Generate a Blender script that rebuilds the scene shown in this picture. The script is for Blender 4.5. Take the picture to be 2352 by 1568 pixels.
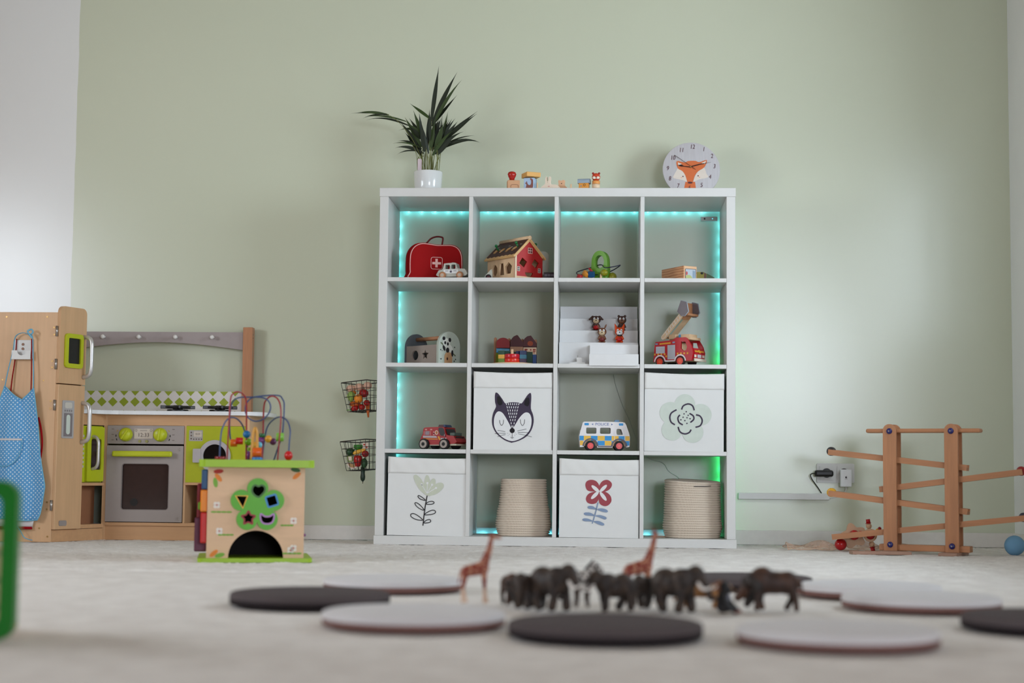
import bpy, bmesh, math, random
import numpy as np
from mathutils import Matrix, Vector, Euler, noise as mnoise

for o in list(bpy.data.objects):
    bpy.data.objects.remove(o)
scene = bpy.context.scene
col = scene.collection
R = math.radians
PI = math.pi

# ------------------------------------------------------------------ camera
def cam_matrix(loc, yaw, pitch, roll):
    m = Matrix.Rotation(yaw, 3, 'Z') @ Matrix.Rotation(pitch, 3, 'X') @ Matrix.Rotation(roll, 3, 'Y')
    r, f, u = m.col[0], m.col[1], m.col[2]
    M = Matrix(((r[0], u[0], -f[0]), (r[1], u[1], -f[1]), (r[2], u[2], -f[2]))).to_4x4()
    M.translation = Vector(loc)
    return M
cd = bpy.data.cameras.new('camera')
cam = bpy.data.objects.new('camera', cd)
col.objects.link(cam)
cam.matrix_world = cam_matrix((0.9222, -6.6658, 0.2888), 0.0547978, 0.0813233, -0.0099735)
cd.sensor_width = 36.0
cd.lens = 3750.0 / 2352.0 * 36.0
cd.clip_start = 0.05
cd.dof.use_dof = True
cd.dof.focus_distance = 6.75
cd.dof.aperture_fstop = 2.0
scene.camera = cam

# ------------------------------------------------------------------ exposure, world, daylight
vs = scene.view_settings
vs.view_transform = 'Standard'
vs.look = 'None'
vs.exposure = 0.05
vs.gamma = 1.0
vs.use_curve_mapping = False
scene.cycles.max_bounces = 6
scene.cycles.diffuse_bounces = 4
scene.cycles.glossy_bounces = 3
scene.cycles.transparent_max_bounces = 6
scene.cycles.adaptive_threshold = 0.05
scene.cycles.sample_clamp_indirect = 6.0
world = bpy.data.worlds.new('world')
scene.world = world
world.use_nodes = True
world.node_tree.nodes['Background'].inputs[0].default_value = (0.70, 0.82, 1.0, 1)
world.node_tree.nodes['Background'].inputs[1].default_value = 0.6

def daylight(name, loc, size_y, size_z, power, colour):
    l = bpy.data.lights.new(name, 'AREA')
    l.shape = 'RECTANGLE'
    l.size = size_y
    l.size_y = size_z
    l.energy = power
    l.color = colour
    o = bpy.data.objects.new(name, l)
    col.objects.link(o)
    o.location = loc
    o.rotation_euler = (0, R(90), 0)       # shines towards -x
    l.size, l.size_y = size_z, size_y      # local x is vertical after the turn
    return o
# daylight: a window in the right wall, an added fill one in the left and a wide one far behind the camera, all out of frame
WIN = [(-2.15, -0.95, 1.05, 1.98)]             # right wall: y0, y1, z0, z1
LEFTW = (-4.2, -2.2, 0.90, 1.95)            # left wall: unseen window added to brighten the left side
REAR = (2.3, 4.7, 0.50, 2.10)               # rear wall: x0, x1, z0, z1
WALL_R, WALL_L, YJ, WALL_F, YR = 2.68, -3.0, -4.2, 5.8, -10.6
y0, y1, z0, z1 = WIN[0]
daylight('daylight_right_window', (WALL_R + 0.29, (y0 + y1) / 2, (z0 + z1) / 2), y1 - y0 - 0.1, z1 - z0 + 0.1, 74, (0.76, 0.89, 1.0))
y0, y1, z0, z1 = LEFTW
dl = daylight('left_fill_light', (WALL_L - 0.09, (y0 + y1) / 2, (z0 + z1) / 2), y1 - y0 - 0.1, z1 - z0 - 0.1, 88, (0.86, 0.93, 1.0))
dl.rotation_euler = (0, R(-90), 0)           # shines towards +x
x0, x1, z0, z1 = REAR
dl = daylight('daylight_rear_window', ((x0 + x1) / 2, YR - 0.09, (z0 + z1) / 2), x1 - x0 - 0.1, z1 - z0 - 0.1, 255, (0.80, 0.88, 1.0))
dl.rotation_euler = (0, R(90), R(-90))       # shines towards +y

# ------------------------------------------------------------------ materials
def lin(c):
    return tuple(((x / 255) / 12.92 if x / 255 <= 0.04045 else ((x / 255 + 0.055) / 1.055) ** 2.4) for x in c)
MATS = {}
def nt(name):
    m = bpy.data.materials.new(name)
    m.use_nodes = True
    t = m.node_tree
    return m, t, t.nodes['Principled BSDF']
def N(t, kind, **kw):
    n = t.nodes.new(kind)
    for k, v in kw.items():
        if k.startswith('i_'):
            n.inputs[k[2:].replace('_', ' ')].default_value = v
        else:
            setattr(n, k, v)
    return n
def mixc(t, fac, a, b):
    n = t.nodes.new('ShaderNodeMix'); n.data_type = 'RGBA'
    n.inputs[6].default_value = (*a, 1); n.inputs[7].default_value = (*b, 1)
    t.links.new(fac, n.inputs[0])
    return n.outputs[2]
def bump(t, bsdf, h, strength, dist):
    b = N(t, 'ShaderNodeBump'); b.inputs['Strength'].default_value = strength; b.inputs['Distance'].default_value = dist
    t.links.new(h, b.inputs['Height']); t.links.new(b.outputs[0], bsdf.inputs['Normal'])
def coords(t, scale=(1, 1, 1), rot=(0, 0, 0)):
    tc = N(t, 'ShaderNodeTexCoord'); mp = N(t, 'ShaderNodeMapping')
    mp.inputs['Scale'].default_value = scale; mp.inputs['Rotation'].default_value = rot
    t.links.new(tc.outputs['Object'], mp.inputs[0])
    return mp.outputs[0]
def noise(t, vec, scale, detail=3):
    n = N(t, 'ShaderNodeTexNoise'); n.inputs['Scale'].default_value = scale; n.inputs['Detail'].default_value = detail
    t.links.new(vec, n.inputs['Vector'])
    return n.outputs[0]
def plain(name, c, rough=0.5, metal=0.0, var=0.06, scale=40, bstr=0.05, spec=0.5):
    """paint, plastic or metal: a faint mottling and a fine relief on one colour"""
    if name in MATS: return MATS[name]
    m, t, b = nt(name)
    L = lin(c)
    v = coords(t); f = noise(t, v, scale)
    out = mixc(t, f, tuple(x * (1 - var) for x in L), tuple(min(1, x * (1 + var)) for x in L))
    t.links.new(out, b.inputs['Base Color'])
    b.inputs['Roughness'].default_value = rough
    b.inputs['Metallic'].default_value = metal
    b.inputs['Specular IOR Level'].default_value = spec
    if bstr: bump(t, b, f, bstr, 0.002)
    MATS[name] = m
    return m
def wood(name, c, dark=0.72, scale=9, axis=2, rough=0.5, stretch=0.08):
    """straight grain running along one axis"""
    if name in MATS: return MATS[name]
    m, t, b = nt(name)
    L = lin(c)
    s = [1, 1, 1]; s[axis] = stretch
    v = coords(t, tuple(s))
    f1 = noise(t, v, scale * 4, 4)
    f2 = noise(t, v, scale * 14, 2)
    mx = N(t, 'ShaderNodeMath', operation='MULTIPLY'); t.links.new(f1, mx.inputs[0]); t.links.new(f2, mx.inputs[1])
    rp = N(t, 'ShaderNodeMapRange'); rp.inputs[1].default_value = 0.12; rp.inputs[2].default_value = 0.40
    t.links.new(mx.outputs[0], rp.inputs[0])
    out = mixc(t, rp.outputs[0], tuple(x * dark for x in L), L)
    t.links.new(out, b.inputs['Base Color'])
    b.inputs['Roughness'].default_value = rough
    bump(t, b, f2, 0.06, 0.001)
    MATS[name] = m
    return m
def fabric(name, c, scale=900, rough=0.95, bstr=0.25, var=0.10):
    if name in MATS: return MATS[name]
    m, t, b = nt(name)
    L = lin(c)
    v = coords(t)
    f = noise(t, v, scale, 2); g = noise(t, v, 18, 3)
    out = mixc(t, g, tuple(x * (1 - var) for x in L), tuple(min(1, x * (1 + var * 0.5)) for x in L))
    t.links.new(out, b.inputs['Base Color'])
    b.inputs['Roughness'].default_value = rough
    b.inputs['Specular IOR Level'].default_value = 0.15
    ad = N(t, 'ShaderNodeMath', operation='ADD'); t.links.new(f, ad.inputs[0]); t.links.new(g, ad.inputs[1])
    bump(t, b, ad.outputs[0], bstr, 0.003)
    MATS[name] = m
    return m
def emit(name, c, strength):
    if name in MATS: return MATS[name]
    m, t, b = nt(name)
    b.inputs['Base Color'].default_value = (0.7, 0.75, 0.75, 1)
    b.inputs['Emission Color'].default_value = (*c, 1)
    b.inputs['Emission Strength'].default_value = strength
    MATS[name] = m
    return m

# ------------------------------------------------------------------ mesh builder
FRONT = Matrix(((1, 0, 0, 0), (0, 0, -1, 0), (0, 1, 0, 0), (0, 0, 0, 1)))    # drawing plane facing -y
LEFTF = Matrix(((0, 0, -1, 0), (-1, 0, 0, 0), (0, 1, 0, 0), (0, 0, 0, 1)))   # drawing plane facing -x
RIGHTF = Matrix(((0, 0, 1, 0), (1, 0, 0, 0), (0, 1, 0, 0), (0, 0, 0, 1)))    # drawing plane facing +x
UP = Matrix.Identity(4)
def TR(x, y, z): return Matrix.Translation((x, y, z))
def RZ(a): return Matrix.Rotation(R(a), 4, 'Z')
def RY(a): return Matrix.Rotation(R(a), 4, 'Y')
def RX(a): return Matrix.Rotation(R(a), 4, 'X')
def align(p0, p1):
    p0, p1 = Vector(p0), Vector(p1)
    d = p1 - p0
    M = d.to_track_quat('Z', 'Y').to_matrix().to_4x4()
    M.translation = (p0 + p1) / 2
    return M, d.length

class MB:
    def __init__(self, M=None):
        self.bm = bmesh.new(); self.M = M or Matrix.Identity(4); self.smooth = set()
    def _done(self, verts, smooth):
        if smooth:
            for v in verts:
                for f in v.link_faces: f.smooth = True
        return self
    def box(self, c, s, bevel=0.0, rot=None, seg=2):
        M = self.M @ TR(*c) @ (rot or UP) @ Matrix.Diagonal((*s, 1))
        r = bmesh.ops.create_cube(self.bm, size=1.0, matrix=M)
        if bevel:
            e = set(e for v in r['verts'] for e in v.link_edges)
            bmesh.ops.bevel(self.bm, geom=list(e), offset=bevel, segments=seg, profile=0.5, affect='EDGES')
        return self
    def bb(self, x0, x1, y0, y1, z0, z1, bevel=0.0, seg=2):
        return self.box(((x0 + x1) / 2, (y0 + y1) / 2, (z0 + z1) / 2), (x1 - x0, y1 - y0, z1 - z0), bevel, seg=seg)
    def cyl(self, p0, p1, r0, r1=None, n=20, caps=True):
        M, L = align(p0, p1)
        r = bmesh.ops.create_cone(self.bm, cap_ends=caps, segments=n, radius1=r0, radius2=r0 if r1 is None else r1, depth=L, matrix=self.M @ M)
        for f in set(f for v in r['verts'] for f in v.link_faces):
            if len(f.verts) == 4: f.smooth = True
        return self
    def disc(self, p0, p1, r, bev, n=24):
        """a cylinder with rounded rims"""
        M, L = align(p0, p1)
        h = L / 2
        k = [(0, -h), (r - bev, -h), (r - bev * 0.3, -h + bev * 0.3), (r, -h + bev), (r, h - bev), (r - bev * 0.3, h - bev * 0.3), (r - bev, h), (0, h)]
        return self.lathe(k, n, M)
    def sph(self, c, r, n=16, rot=None):
        s = (r, r, r) if not hasattr(r, '__len__') else r
        M = self.M @ TR(*c) @ (rot or UP) @ Matrix.Diagonal((*s, 1))
        q = bmesh.ops.create_uvsphere(self.bm, u_segments=n, v_segments=max(6, n * 2 // 3), radius=1.0, matrix=M)
        return self._done(q['verts'], True)
    def cap(self, p0, p1, r0, r1, n=12):
        self.cyl(p0, p1, r0, r1, n); self.sph(p0, r0, n); self.sph(p1, r1, n)
        return self
    def lathe(self, prof, n=24, M=None, smooth=True):
        M = self.M @ (M or UP)
        rings = []
        for r, z in prof:
            if r < 1e-6: rings.append([self.bm.verts.new(M @ Vector((0, 0, z)))])
            else: rings.append([self.bm.verts.new(M @ Vector((r * math.cos(2 * PI * i / n), r * math.sin(2 * PI * i / n), z))) for i in range(n)])
        for a, b in zip(rings, rings[1:]):
            for i in range(n):
                j = (i + 1) % n
                q = [a[i % len(a)], a[j % len(a)], b[j % len(b)], b[i % len(b)]]
                u = []
                for v in q:
                    if v not in u: u.append(v)
                if len(u) > 2:
                    f = self.bm.faces.new(u); f.smooth = smooth
        return self
    def tube(self, pts, r, n=8, closed=False, caps=True, flat=None):
        """sweep a circle (or, with flat, an ellipse flat times as thick) along a path"""
        pts = [Vector(p) for p in pts]
        k = len(pts)
        rs = r if hasattr(r, '__len__') else [r] * k
        rings = []; nrm = None
        for i in range(k):
            if closed: d = pts[(i + 1) % k] - pts[i - 1]
            else: d = pts[min(i + 1, k - 1)] - pts[max(i - 1, 0)]
            d.normalize()
            if nrm is None:
                nrm = d.orthogonal().normalized() if flat is None else (Vector((0, 1, 0)) - d * d.y).normalized()
            else:
                nrm = (nrm - d * nrm.dot(d))
                nrm = nrm.normalized() if nrm.length > 1e-6 else d.orthogonal().normalized()
            bi = d.cross(nrm)
            rings.append([self.bm.verts.new(self.M @ (pts[i] + nrm * math.cos(2 * PI * j / n) * rs[i] + bi * math.sin(2 * PI * j / n) * rs[i] * (flat or 1))) for j in range(n)])
        m = k if closed else k - 1
        off = 0
        if closed:
            best = min(range(n), key=lambda o: (rings[0][o].co - rings[-1][0].co).length); off = best
        for i in range(m):
            a = rings[i]; b = rings[(i + 1) % k]
            o = off if i == k - 1 else 0
            for j in range(n):
                f = self.bm.faces.new((a[j], a[(j + 1) % n], b[(j + 1 + o) % n], b[(j + o) % n])); f.smooth = True
        if caps and not closed:
            self.bm.faces.new(rings[0][::-1]); self.bm.faces.new(rings[-1])
        return self
    def prism(self, outer, depth, M=None, holes=(), z0=0.0, smooth=False):
        """extrude a 2-D outline with holes along the plane's normal"""
        M = self.M @ (M or UP)
        def area(p): return sum(p[i][0] * p[(i + 1) % len(p)][1] - p[(i + 1) % len(p)][0] * p[i][1] for i in range(len(p)))
        loops = [list(outer) if area(outer) > 0 else list(outer)[::-1]] + [list(h) if area(h) < 0 else list(h)[::-1] for h in holes]
        bot = [[self.bm.verts.new(M @ Vector((x, y, z0))) for x, y in l] for l in loops]
        top = [[self.bm.verts.new(M @ Vector((x, y, z0 + depth))) for x, y in l] for l in loops]
        for lb, lt in zip(bot, top):
            n = len(lb)
            for i in range(n):
                f = self.bm.faces.new((lb[i], lb[(i + 1) % n], lt[(i + 1) % n], lt[i])); f.smooth = smooth
        if not holes:
            self.bm.faces.new(bot[0][::-1]); self.bm.faces.new(top[0])
        else:
            for ls, sgn in ((bot, -1), (top, 1)):
                es = []
                for l in ls:
                    for i in range(len(l)):
                        e = self.bm.edges.get((l[i], l[(i + 1) % len(l)]))
                        es.append(e)
                nr = (M.to_3x3() @ Vector((0, 0, sgn))).normalized()
                g = bmesh.ops.triangle_fill(self.bm, use_beauty=True, use_dissolve=False, edges=es, normal=nr)
                for f in g['geom']:
                    if isinstance(f, bmesh.types.BMFace):
                        f.normal_update()
                        if f.normal.dot(nr) < 0: f.normal_flip()
        return self
    def strip(self, pts, w, M=None, z=0.0, closed=False):
        """a printed line: a flat ribbon of width w in the drawing plane"""
        M = self.M @ (M or UP)
        pts = [Vector(p) for p in pts]; k = len(pts); L = []; Rr = []
        for i in range(k):
            d = (pts[(i + 1) % k] - pts[i - 1]) if closed else (pts[min(i + 1, k - 1)] - pts[max(i - 1, 0)])
            if d.length < 1e-9: d = Vector((1, 0))
            d.normalize(); p = Vector((-d.y, d.x)) * w / 2
            L.append(self.bm.verts.new(M @ Vector((*(pts[i] + p), z)))); Rr.append(self.bm.verts.new(M @ Vector((*(pts[i] - p), z))))
        for i in range(k if closed else k - 1):
            j = (i + 1) % k
            self.bm.faces.new((Rr[i], Rr[j], L[j], L[i]))
        return self
    def poly(self, pts, M=None, z=0.0):
        M = self.M @ (M or UP)
        p = list(pts)
        if sum(p[i][0] * p[(i + 1) % len(p)][1] - p[(i + 1) % len(p)][0] * p[i][1] for i in range(len(p))) < 0: p = p[::-1]
        self.bm.faces.new([self.bm.verts.new(M @ Vector((x, y, z))) for x, y in p])
        return self
    def grid(self, fn, nu, nv, thick=0.0):
        """a sheet fn(u,v) -> point, u and v in 0..1"""
        V = [[self.bm.verts.new(self.M @ Vector(fn(i / nu, j / nv))) for j in range(nv + 1)] for i in range(nu + 1)]
        for i in range(nu):
            for j in range(nv):
                f = self.bm.faces.new((V[i][j], V[i + 1][j], V[i + 1][j + 1], V[i][j + 1])); f.smooth = True
        if thick:
            fs = [f for f in self.bm.faces]
            bmesh.ops.recalc_face_normals(self.bm, faces=fs)
            bmesh.ops.solidify(self.bm, geom=fs, thickness=thick)
        return self
    def mesh(self, name):
        me = bpy.data.meshes.new(name)
        self.bm.normal_update()
        self.bm.to_mesh(me); self.bm.free()
        return me

def P(name, mb, mat, parent=None, label=None, kind=None):
    me = mb if isinstance(mb, bpy.types.Mesh) else mb.mesh(name)
    o = bpy.data.objects.new(name, me)
    if not me.materials: me.materials.append(mat)
    col.objects.link(o)
    if parent is not None: o.parent = parent
    if label: o['label'] = label
    if kind: o['kind'] = kind
    return o
def T(name, label, cat, loc=(0, 0, 0), rz=0, group=None):
    o = bpy.data.objects.new(name, None)
    o.empty_display_size = 0.05
    col.objects.link(o)
    o.location = loc; o.rotation_euler = (0, 0, R(rz))
    o['label'] = label; o['category'] = cat
    if group: o['group'] = group
    return o
def tag(o, label, cat, group=None):
    o['label'] = label; o['category'] = cat
    if group: o['group'] = group
    return o
def copy_tree(o, parent=None):
    c = o.copy(); col.objects.link(c); c.parent = parent
    for ch in list(o.children): copy_tree(ch, c)
    return c
def fuse(mb, voxel, iters=4, name='body'):
    """melt overlapping pieces into one continuous skin"""
    me = mb.mesh(name)
    o = bpy.data.objects.new('tmp', me); col.objects.link(o)
    r = o.modifiers.new('r', 'REMESH'); r.mode = 'VOXEL'; r.voxel_size = voxel; r.use_smooth_shade = True
    s = o.modifiers.new('s', 'SMOOTH'); s.factor = 0.5; s.iterations = iters
    dg = bpy.context.evaluated_depsgraph_get()
    out = bpy.data.meshes.new_from_object(o.evaluated_get(dg))
    out.name = name
    bpy.data.objects.remove(o)
    return out
def text(body, size, M, mat, parent, name='lettering', z=0.0005, align_x='CENTER', shear=0.0, offset=0.0):
    cu = bpy.data.curves.new('t', 'FONT'); cu.body = body; cu.size = size; cu.align_x = align_x; cu.align_y = 'CENTER'; cu.shear = shear; cu.offset = offset
    cu.resolution_u = 3
    o = bpy.data.objects.new('tmp', cu); col.objects.link(o)
    dg = bpy.context.evaluated_depsgraph_get()
    me = bpy.data.meshes.new_from_object(o.evaluated_get(dg))
    bpy.data.objects.remove(o)
    me.transform(M @ TR(0, 0, z))
    me.materials.clear()
    return P(name, me, mat, parent)

# 2-D outlines
def circ(cx, cy, r, n=24, ry=None, rot=0.0):
    ry = r if ry is None else ry
    c, s = math.cos(R(rot)), math.sin(R(rot))
    return [(cx + r * math.cos(2 * PI * i / n) * c - ry * math.sin(2 * PI * i / n) * s,
             cy + r * math.cos(2 * PI * i / n) * s + ry * math.sin(2 * PI * i / n) * c) for i in range(n)]
def rrect(x0, x1, y0, y1, r, n=5):
    out = []
    for cx, cy, a in ((x1 - r, y1 - r, 0), (x0 + r, y1 - r, 90), (x0 + r, y0 + r, 180), (x1 - r, y0 + r, 270)):
        for i in range(n + 1):
            t = R(a + 90 * i / n); out.append((cx + r * math.cos(t), cy + r * math.sin(t)))
    return out
def star2(cx, cy, r, ri, k=5, a0=90):
    return [(cx + (r if i % 2 == 0 else ri) * math.cos(R(a0 + 180 * i / k)), cy + (r if i % 2 == 0 else ri) * math.sin(R(a0 + 180 * i / k))) for i in range(2 * k)]
def spl(pts, n=5, closed=True):
    """Catmull-Rom through the points"""
    pts = [Vector(p) for p in pts]; k = len(pts); out = []
    for i in range(k if closed else k - 1):
        g = (lambda j: pts[j % k]) if closed else (lambda j: pts[max(0, min(k - 1, j))])
        p0, p1, p2, p3 = g(i - 1), g(i), g(i + 1), g(i + 2)
        for s in range(n):
            t = s / n
            out.append(0.5 * ((2 * p1) + (p2 - p0) * t + (2 * p0 - 5 * p1 + 4 * p2 - p3) * t * t + (3 * p1 - p0 - 3 * p2 + p3) * t ** 3))
    if not closed: out.append(pts[-1])
    return [tuple(p) for p in out]
def arc2(cx, cy, r, a0, a1, n=12):
    return [(cx + r * math.cos(R(a0 + (a1 - a0) * i / n)), cy + r * math.sin(R(a0 + (a1 - a0) * i / n))) for i in range(n + 1)]
def tf(pts, cx, cy, s):
    """picture coordinates (y down) to plane coordinates around (cx, cy)"""
    return [((x - cx) * s, (cy - y) * s) for x, y in pts]
# ------------------------------------------------------------------ shared materials
WHITE = plain('white_lacquer', (214, 213, 210), 0.35, var=0.02)
WALLW = plain('white_wall_paint', (230, 231, 229), 0.9, var=0.03, scale=6, bstr=0.08, spec=0.2)
BEECH = wood('beech_wood', (190, 132, 92), 0.82, 7, 2, 0.5)
BEECHX = wood('beech_wood_lengthways', (190, 132, 92), 0.82, 7, 0, 0.5)
MAPLE = wood('maple_laminate', (214, 172, 130), 0.90, 5, 2, 0.45)
MAPLED = wood('maple_laminate_crosswise', (206, 160, 117), 0.90, 5, 0, 0.45)
PINE = wood('natural_wood', (226, 190, 150), 0.86, 9, 2, 0.55)
PINEX = wood('natural_wood_lengthways', (226, 190, 150), 0.86, 9, 0, 0.55)
BLACK = plain('black_plastic', (16, 14, 15), 0.35, var=0.1)
RED = plain('red_paint', (190, 16, 20), 0.35)
GREYM = plain('grey_paint', (150, 140, 136), 0.45)
LIME = plain('lime_paint', (176, 190, 22), 0.35)
SILVER = plain('brushed_silver', (200, 198, 196), 0.30, metal=0.55)
STEEL = plain('steel', (170, 165, 160), 0.3, metal=0.9)
PRINTD = plain('dark_violet_print', (56, 44, 66), 0.7)
BLUEP = plain('blue_paint', (28, 104, 160), 0.4)
YELLOW = plain('yellow_paint', (232, 176, 60), 0.45)
ORANGE = plain('orange_paint', (226, 96, 20), 0.4)
GREENP = plain('green_paint', (92, 160, 24), 0.4)
PURPLE = plain('purple_paint', (120, 40, 120), 0.4)
CREAM = plain('cream_paint', (236, 222, 204), 0.5)

# ------------------------------------------------------------------ the room
YW = 0.415
def struct(name, mb, mat):
    return P(name, mb, mat, kind='structure')
# back wall: sage paint between two hand-cut edges, white either side
m, t, b = nt('sage_green_wall_paint')
tc = N(t, 'ShaderNodeTexCoord'); sx = N(t, 'ShaderNodeSeparateXYZ'); t.links.new(tc.outputs['Object'], sx.inputs[0])
mp = N(t, 'ShaderNodeMapping'); mp.inputs['Scale'].default_value = (0.0, 0.0, 1.0); t.links.new(tc.outputs['Object'], mp.inputs[0])
wob = noise(t, mp.outputs[0], 3.0, 4)
def madd(a, k, c):
    n = N(t, 'ShaderNodeMath', operation='MULTIPLY_ADD'); n.inputs[1].default_value = k; n.inputs[2].default_value = c; t.links.new(a, n.inputs[0]); return n.outputs[0]
off = madd(wob, 0.022, -0.011)
xs = N(t, 'ShaderNodeMath', operation='ADD'); t.links.new(sx.outputs[0], xs.inputs[0]); t.links.new(off, xs.inputs[1])
g1 = N(t, 'ShaderNodeMath', operation='GREATER_THAN'); g1.inputs[1].default_value = -1.426; t.links.new(xs.outputs[0], g1.inputs[0])
out = mixc(t, g1.outputs[0], lin((230, 231, 229)), lin((204, 209, 186)))
t.links.new(out, b.inputs['Base Color']); b.inputs['Roughness'].default_value = 0.26; b.inputs['Specular IOR Level'].default_value = 1.0
bump(t, b, noise(t, coords(t), 260, 3), 0.05, 0.001)
SAGE = m
struct('wall_back', MB().bb(-3.0, WALL_R + 0.12, YW, YW + 0.12, -0.05, 2.8), SAGE)
BEIGE = plain('warm_beige_wall_paint', (158, 116, 78), 0.9, var=0.03, scale=6, bstr=0.08, spec=0.2)
w = MB()
y0, y1, z0, z1 = WIN[0]
w.bb(WALL_R, WALL_R + 0.26, YJ, y0, -0.05, 2.8); w.bb(WALL_R, WALL_R + 0.26, y1, YW, -0.05, 2.8)
w.bb(WALL_R, WALL_R + 0.26, y0, y1, -0.05, z0); w.bb(WALL_R, WALL_R + 0.26, y0, y1, z1, 2.8)
struct('wall_right', w, WALLW)
struct('wall_return', MB().bb(WALL_R + 0.26, WALL_F, YJ, YJ + 0.1, -0.05, 2.8), BEIGE)
struct('wall_far_right', MB().bb(WALL_F, WALL_F + 0.1, YR, YJ + 0.1, -0.05, 2.8), BEIGE)
w = MB(); y0, y1, z0, z1 = LEFTW
w.bb(WALL_L - .22, WALL_L, YR, y0, -0.05, 2.8); w.bb(WALL_L - .22, WALL_L, y1, YW + .12, -0.05, 2.8)
w.bb(WALL_L - .22, WALL_L, y0, y1, -0.05, z0); w.bb(WALL_L - .22, WALL_L, y0, y1, z1, 2.8)
struct('wall_left', w, BEIGE)
w = MB(); x0, x1, z0, z1 = REAR
w.bb(WALL_L - .22, x0, YR - 0.22, YR, -0.05, 2.8); w.bb(x1, WALL_F + 0.1, YR - 0.22, YR, -0.05, 2.8)
w.bb(x0, x1, YR - 0.22, YR, -0.05, z0); w.bb(x0, x1, YR - 0.22, YR, z1, 2.8)
struct('wall_rear', w, BEIGE)
struct('ceiling', MB().bb(WALL_L - .22, WALL_F + 0.1, YR - 0.22, YW + 0.12, 2.75, 2.85), plain('ceiling_paint', (184, 172, 156), 0.95, var=0.02, scale=5, spec=0.1))
BBM = plain('baseboard_paint', (222, 218, 212), 0.5)
struct('baseboard_back', MB().bb(-3.0, WALL_R, YW - 0.012, YW, 0.0, 0.062, 0.003), BBM)
struct('baseboard_right', MB().bb(WALL_R - 0.012, WALL_R, YJ + .002, YW - 0.013, 0.0, 0.062, 0.003), BBM)
# windows of the right wall
m, t, b = nt('window_glass')
tr = N(t, 'ShaderNodeBsdfTransparent'); gl = N(t, 'ShaderNodeBsdfGlossy'); gl.inputs['Roughness'].default_value = 0.02
mx = N(t, 'ShaderNodeMixShader'); mx.inputs[0].default_value = 0.06
t.links.new(tr.outputs[0], mx.inputs[1]); t.links.new(gl.outputs[0], mx.inputs[2])
t.links.new(mx.outputs[0], t.nodes['Material Output'].inputs[0])
GLASS = m
for i, (y0, y1, z0, z1) in enumerate(WIN):
    f = MB(RIGHTF)
    f.prism([(y0, z0), (y1, z0), (y1, z1), (y0, z1)], 0.06, TR(0, 0, WALL_R + 0.195),
            holes=[[(y0 + .06, z0 + .06), (y1 - .06, z0 + .06), (y1 - .06, z1 - .06), (y0 + .06, z1 - .06)]])
    wo = struct('window_%d' % (i + 1), f, WHITE)
    P('pane', MB().bb(WALL_R + 0.22, WALL_R + 0.226, y0 + .061, y1 - .061, z0 + .061, z1 - .061), GLASS, wo)
    P('sill', MB().bb(WALL_R - 0.06, WALL_R + 0.012, y0 + 0.001, y1 - 0.001, z0 - 0.03, z0 - 0.001, 0.004), WHITE, wo)
    P('handle', MB().box((WALL_R + 0.185, y0 + 0.03, (z0 + z1) / 2), (0.02, 0.02, 0.11), 0.004), SILVER, wo)
y0, y1, z0, z1 = LEFTW
f = MB(RIGHTF)
f.prism([(y0, z0), (y1, z0), (y1, z1), (y0, z1)], 0.06, TR(0, 0, WALL_L - 0.075), holes=[[(y0 + .06, z0 + .06), (y1 - .06, z0 + .06), (y1 - .06, z1 - .06), (y0 + .06, z1 - .06)]])
wo = struct('window_3', f, WHITE)  # frame added along with the left fill light, out of view
P('pane', MB().bb(WALL_L - 0.05, WALL_L - 0.044, y0 + .061, y1 - .061, z0 + .061, z1 - .061), GLASS, wo)
x0, x1, z0, z1 = REAR
f = MB(FRONT); xm = (x0 + x1) / 2
f.prism([(x0, z0), (x1, z0), (x1, z1), (x0, z1)], 0.06, TR(0, 0, -(YR - 0.015)), holes=[[(x0 + .06, z0 + .06), (xm - .03, z0 + .06), (xm - .03, z1 - .06), (x0 + .06, z1 - .06)], [(xm + .03, z0 + .06), (x1 - .06, z0 + .06), (x1 - .06, z1 - .06), (xm + .03, z1 - .06)]])
wo = struct('window_2', f, WHITE)
for xa, xb in ((x0 + .061, xm - .031), (xm + .031, x1 - .061)): P('pane', MB().bb(xa, xb, YR - 0.046, YR - 0.040, z0 + .061, z1 - .061), GLASS, wo)
# carpet
m, t, b = nt('cream_carpet')
v = coords(t)
f1 = noise(t, v, 330, 3); f2 = noise(t, v, 14, 4); f3 = noise(t, v, 90, 2)
ad = N(t, 'ShaderNodeMath', operation='MULTIPLY_ADD'); ad.inputs[1].default_value = 0.6; t.links.new(f1, ad.inputs[0]); t.links.new(f2, ad.inputs[2])
rp = N(t, 'ShaderNodeMapRange'); rp.inputs[1].default_value = 0.55; rp.inputs[2].default_value = 1.05; t.links.new(ad.outputs[0], rp.inputs[0])
out = mixc(t, rp.outputs[0], lin((216, 210, 205)), lin((239, 235, 231)))
t.links.new(out, b.inputs['Base Color']); b.inputs['Roughness'].default_value = 1.0; b.inputs['Specular IOR Level'].default_value = 0.05
sm = N(t, 'ShaderNodeMath', operation='ADD'); t.links.new(f1, sm.inputs[0]); t.links.new(f3, sm.inputs[1])
bump(t, b, sm.outputs[0], 0.35, 0.004)
CARPET = m
fl_ = struct('floor', MB().bb(-3.0, WALL_F, YR, YW, -0.05, -0.004), CARPET)
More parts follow.
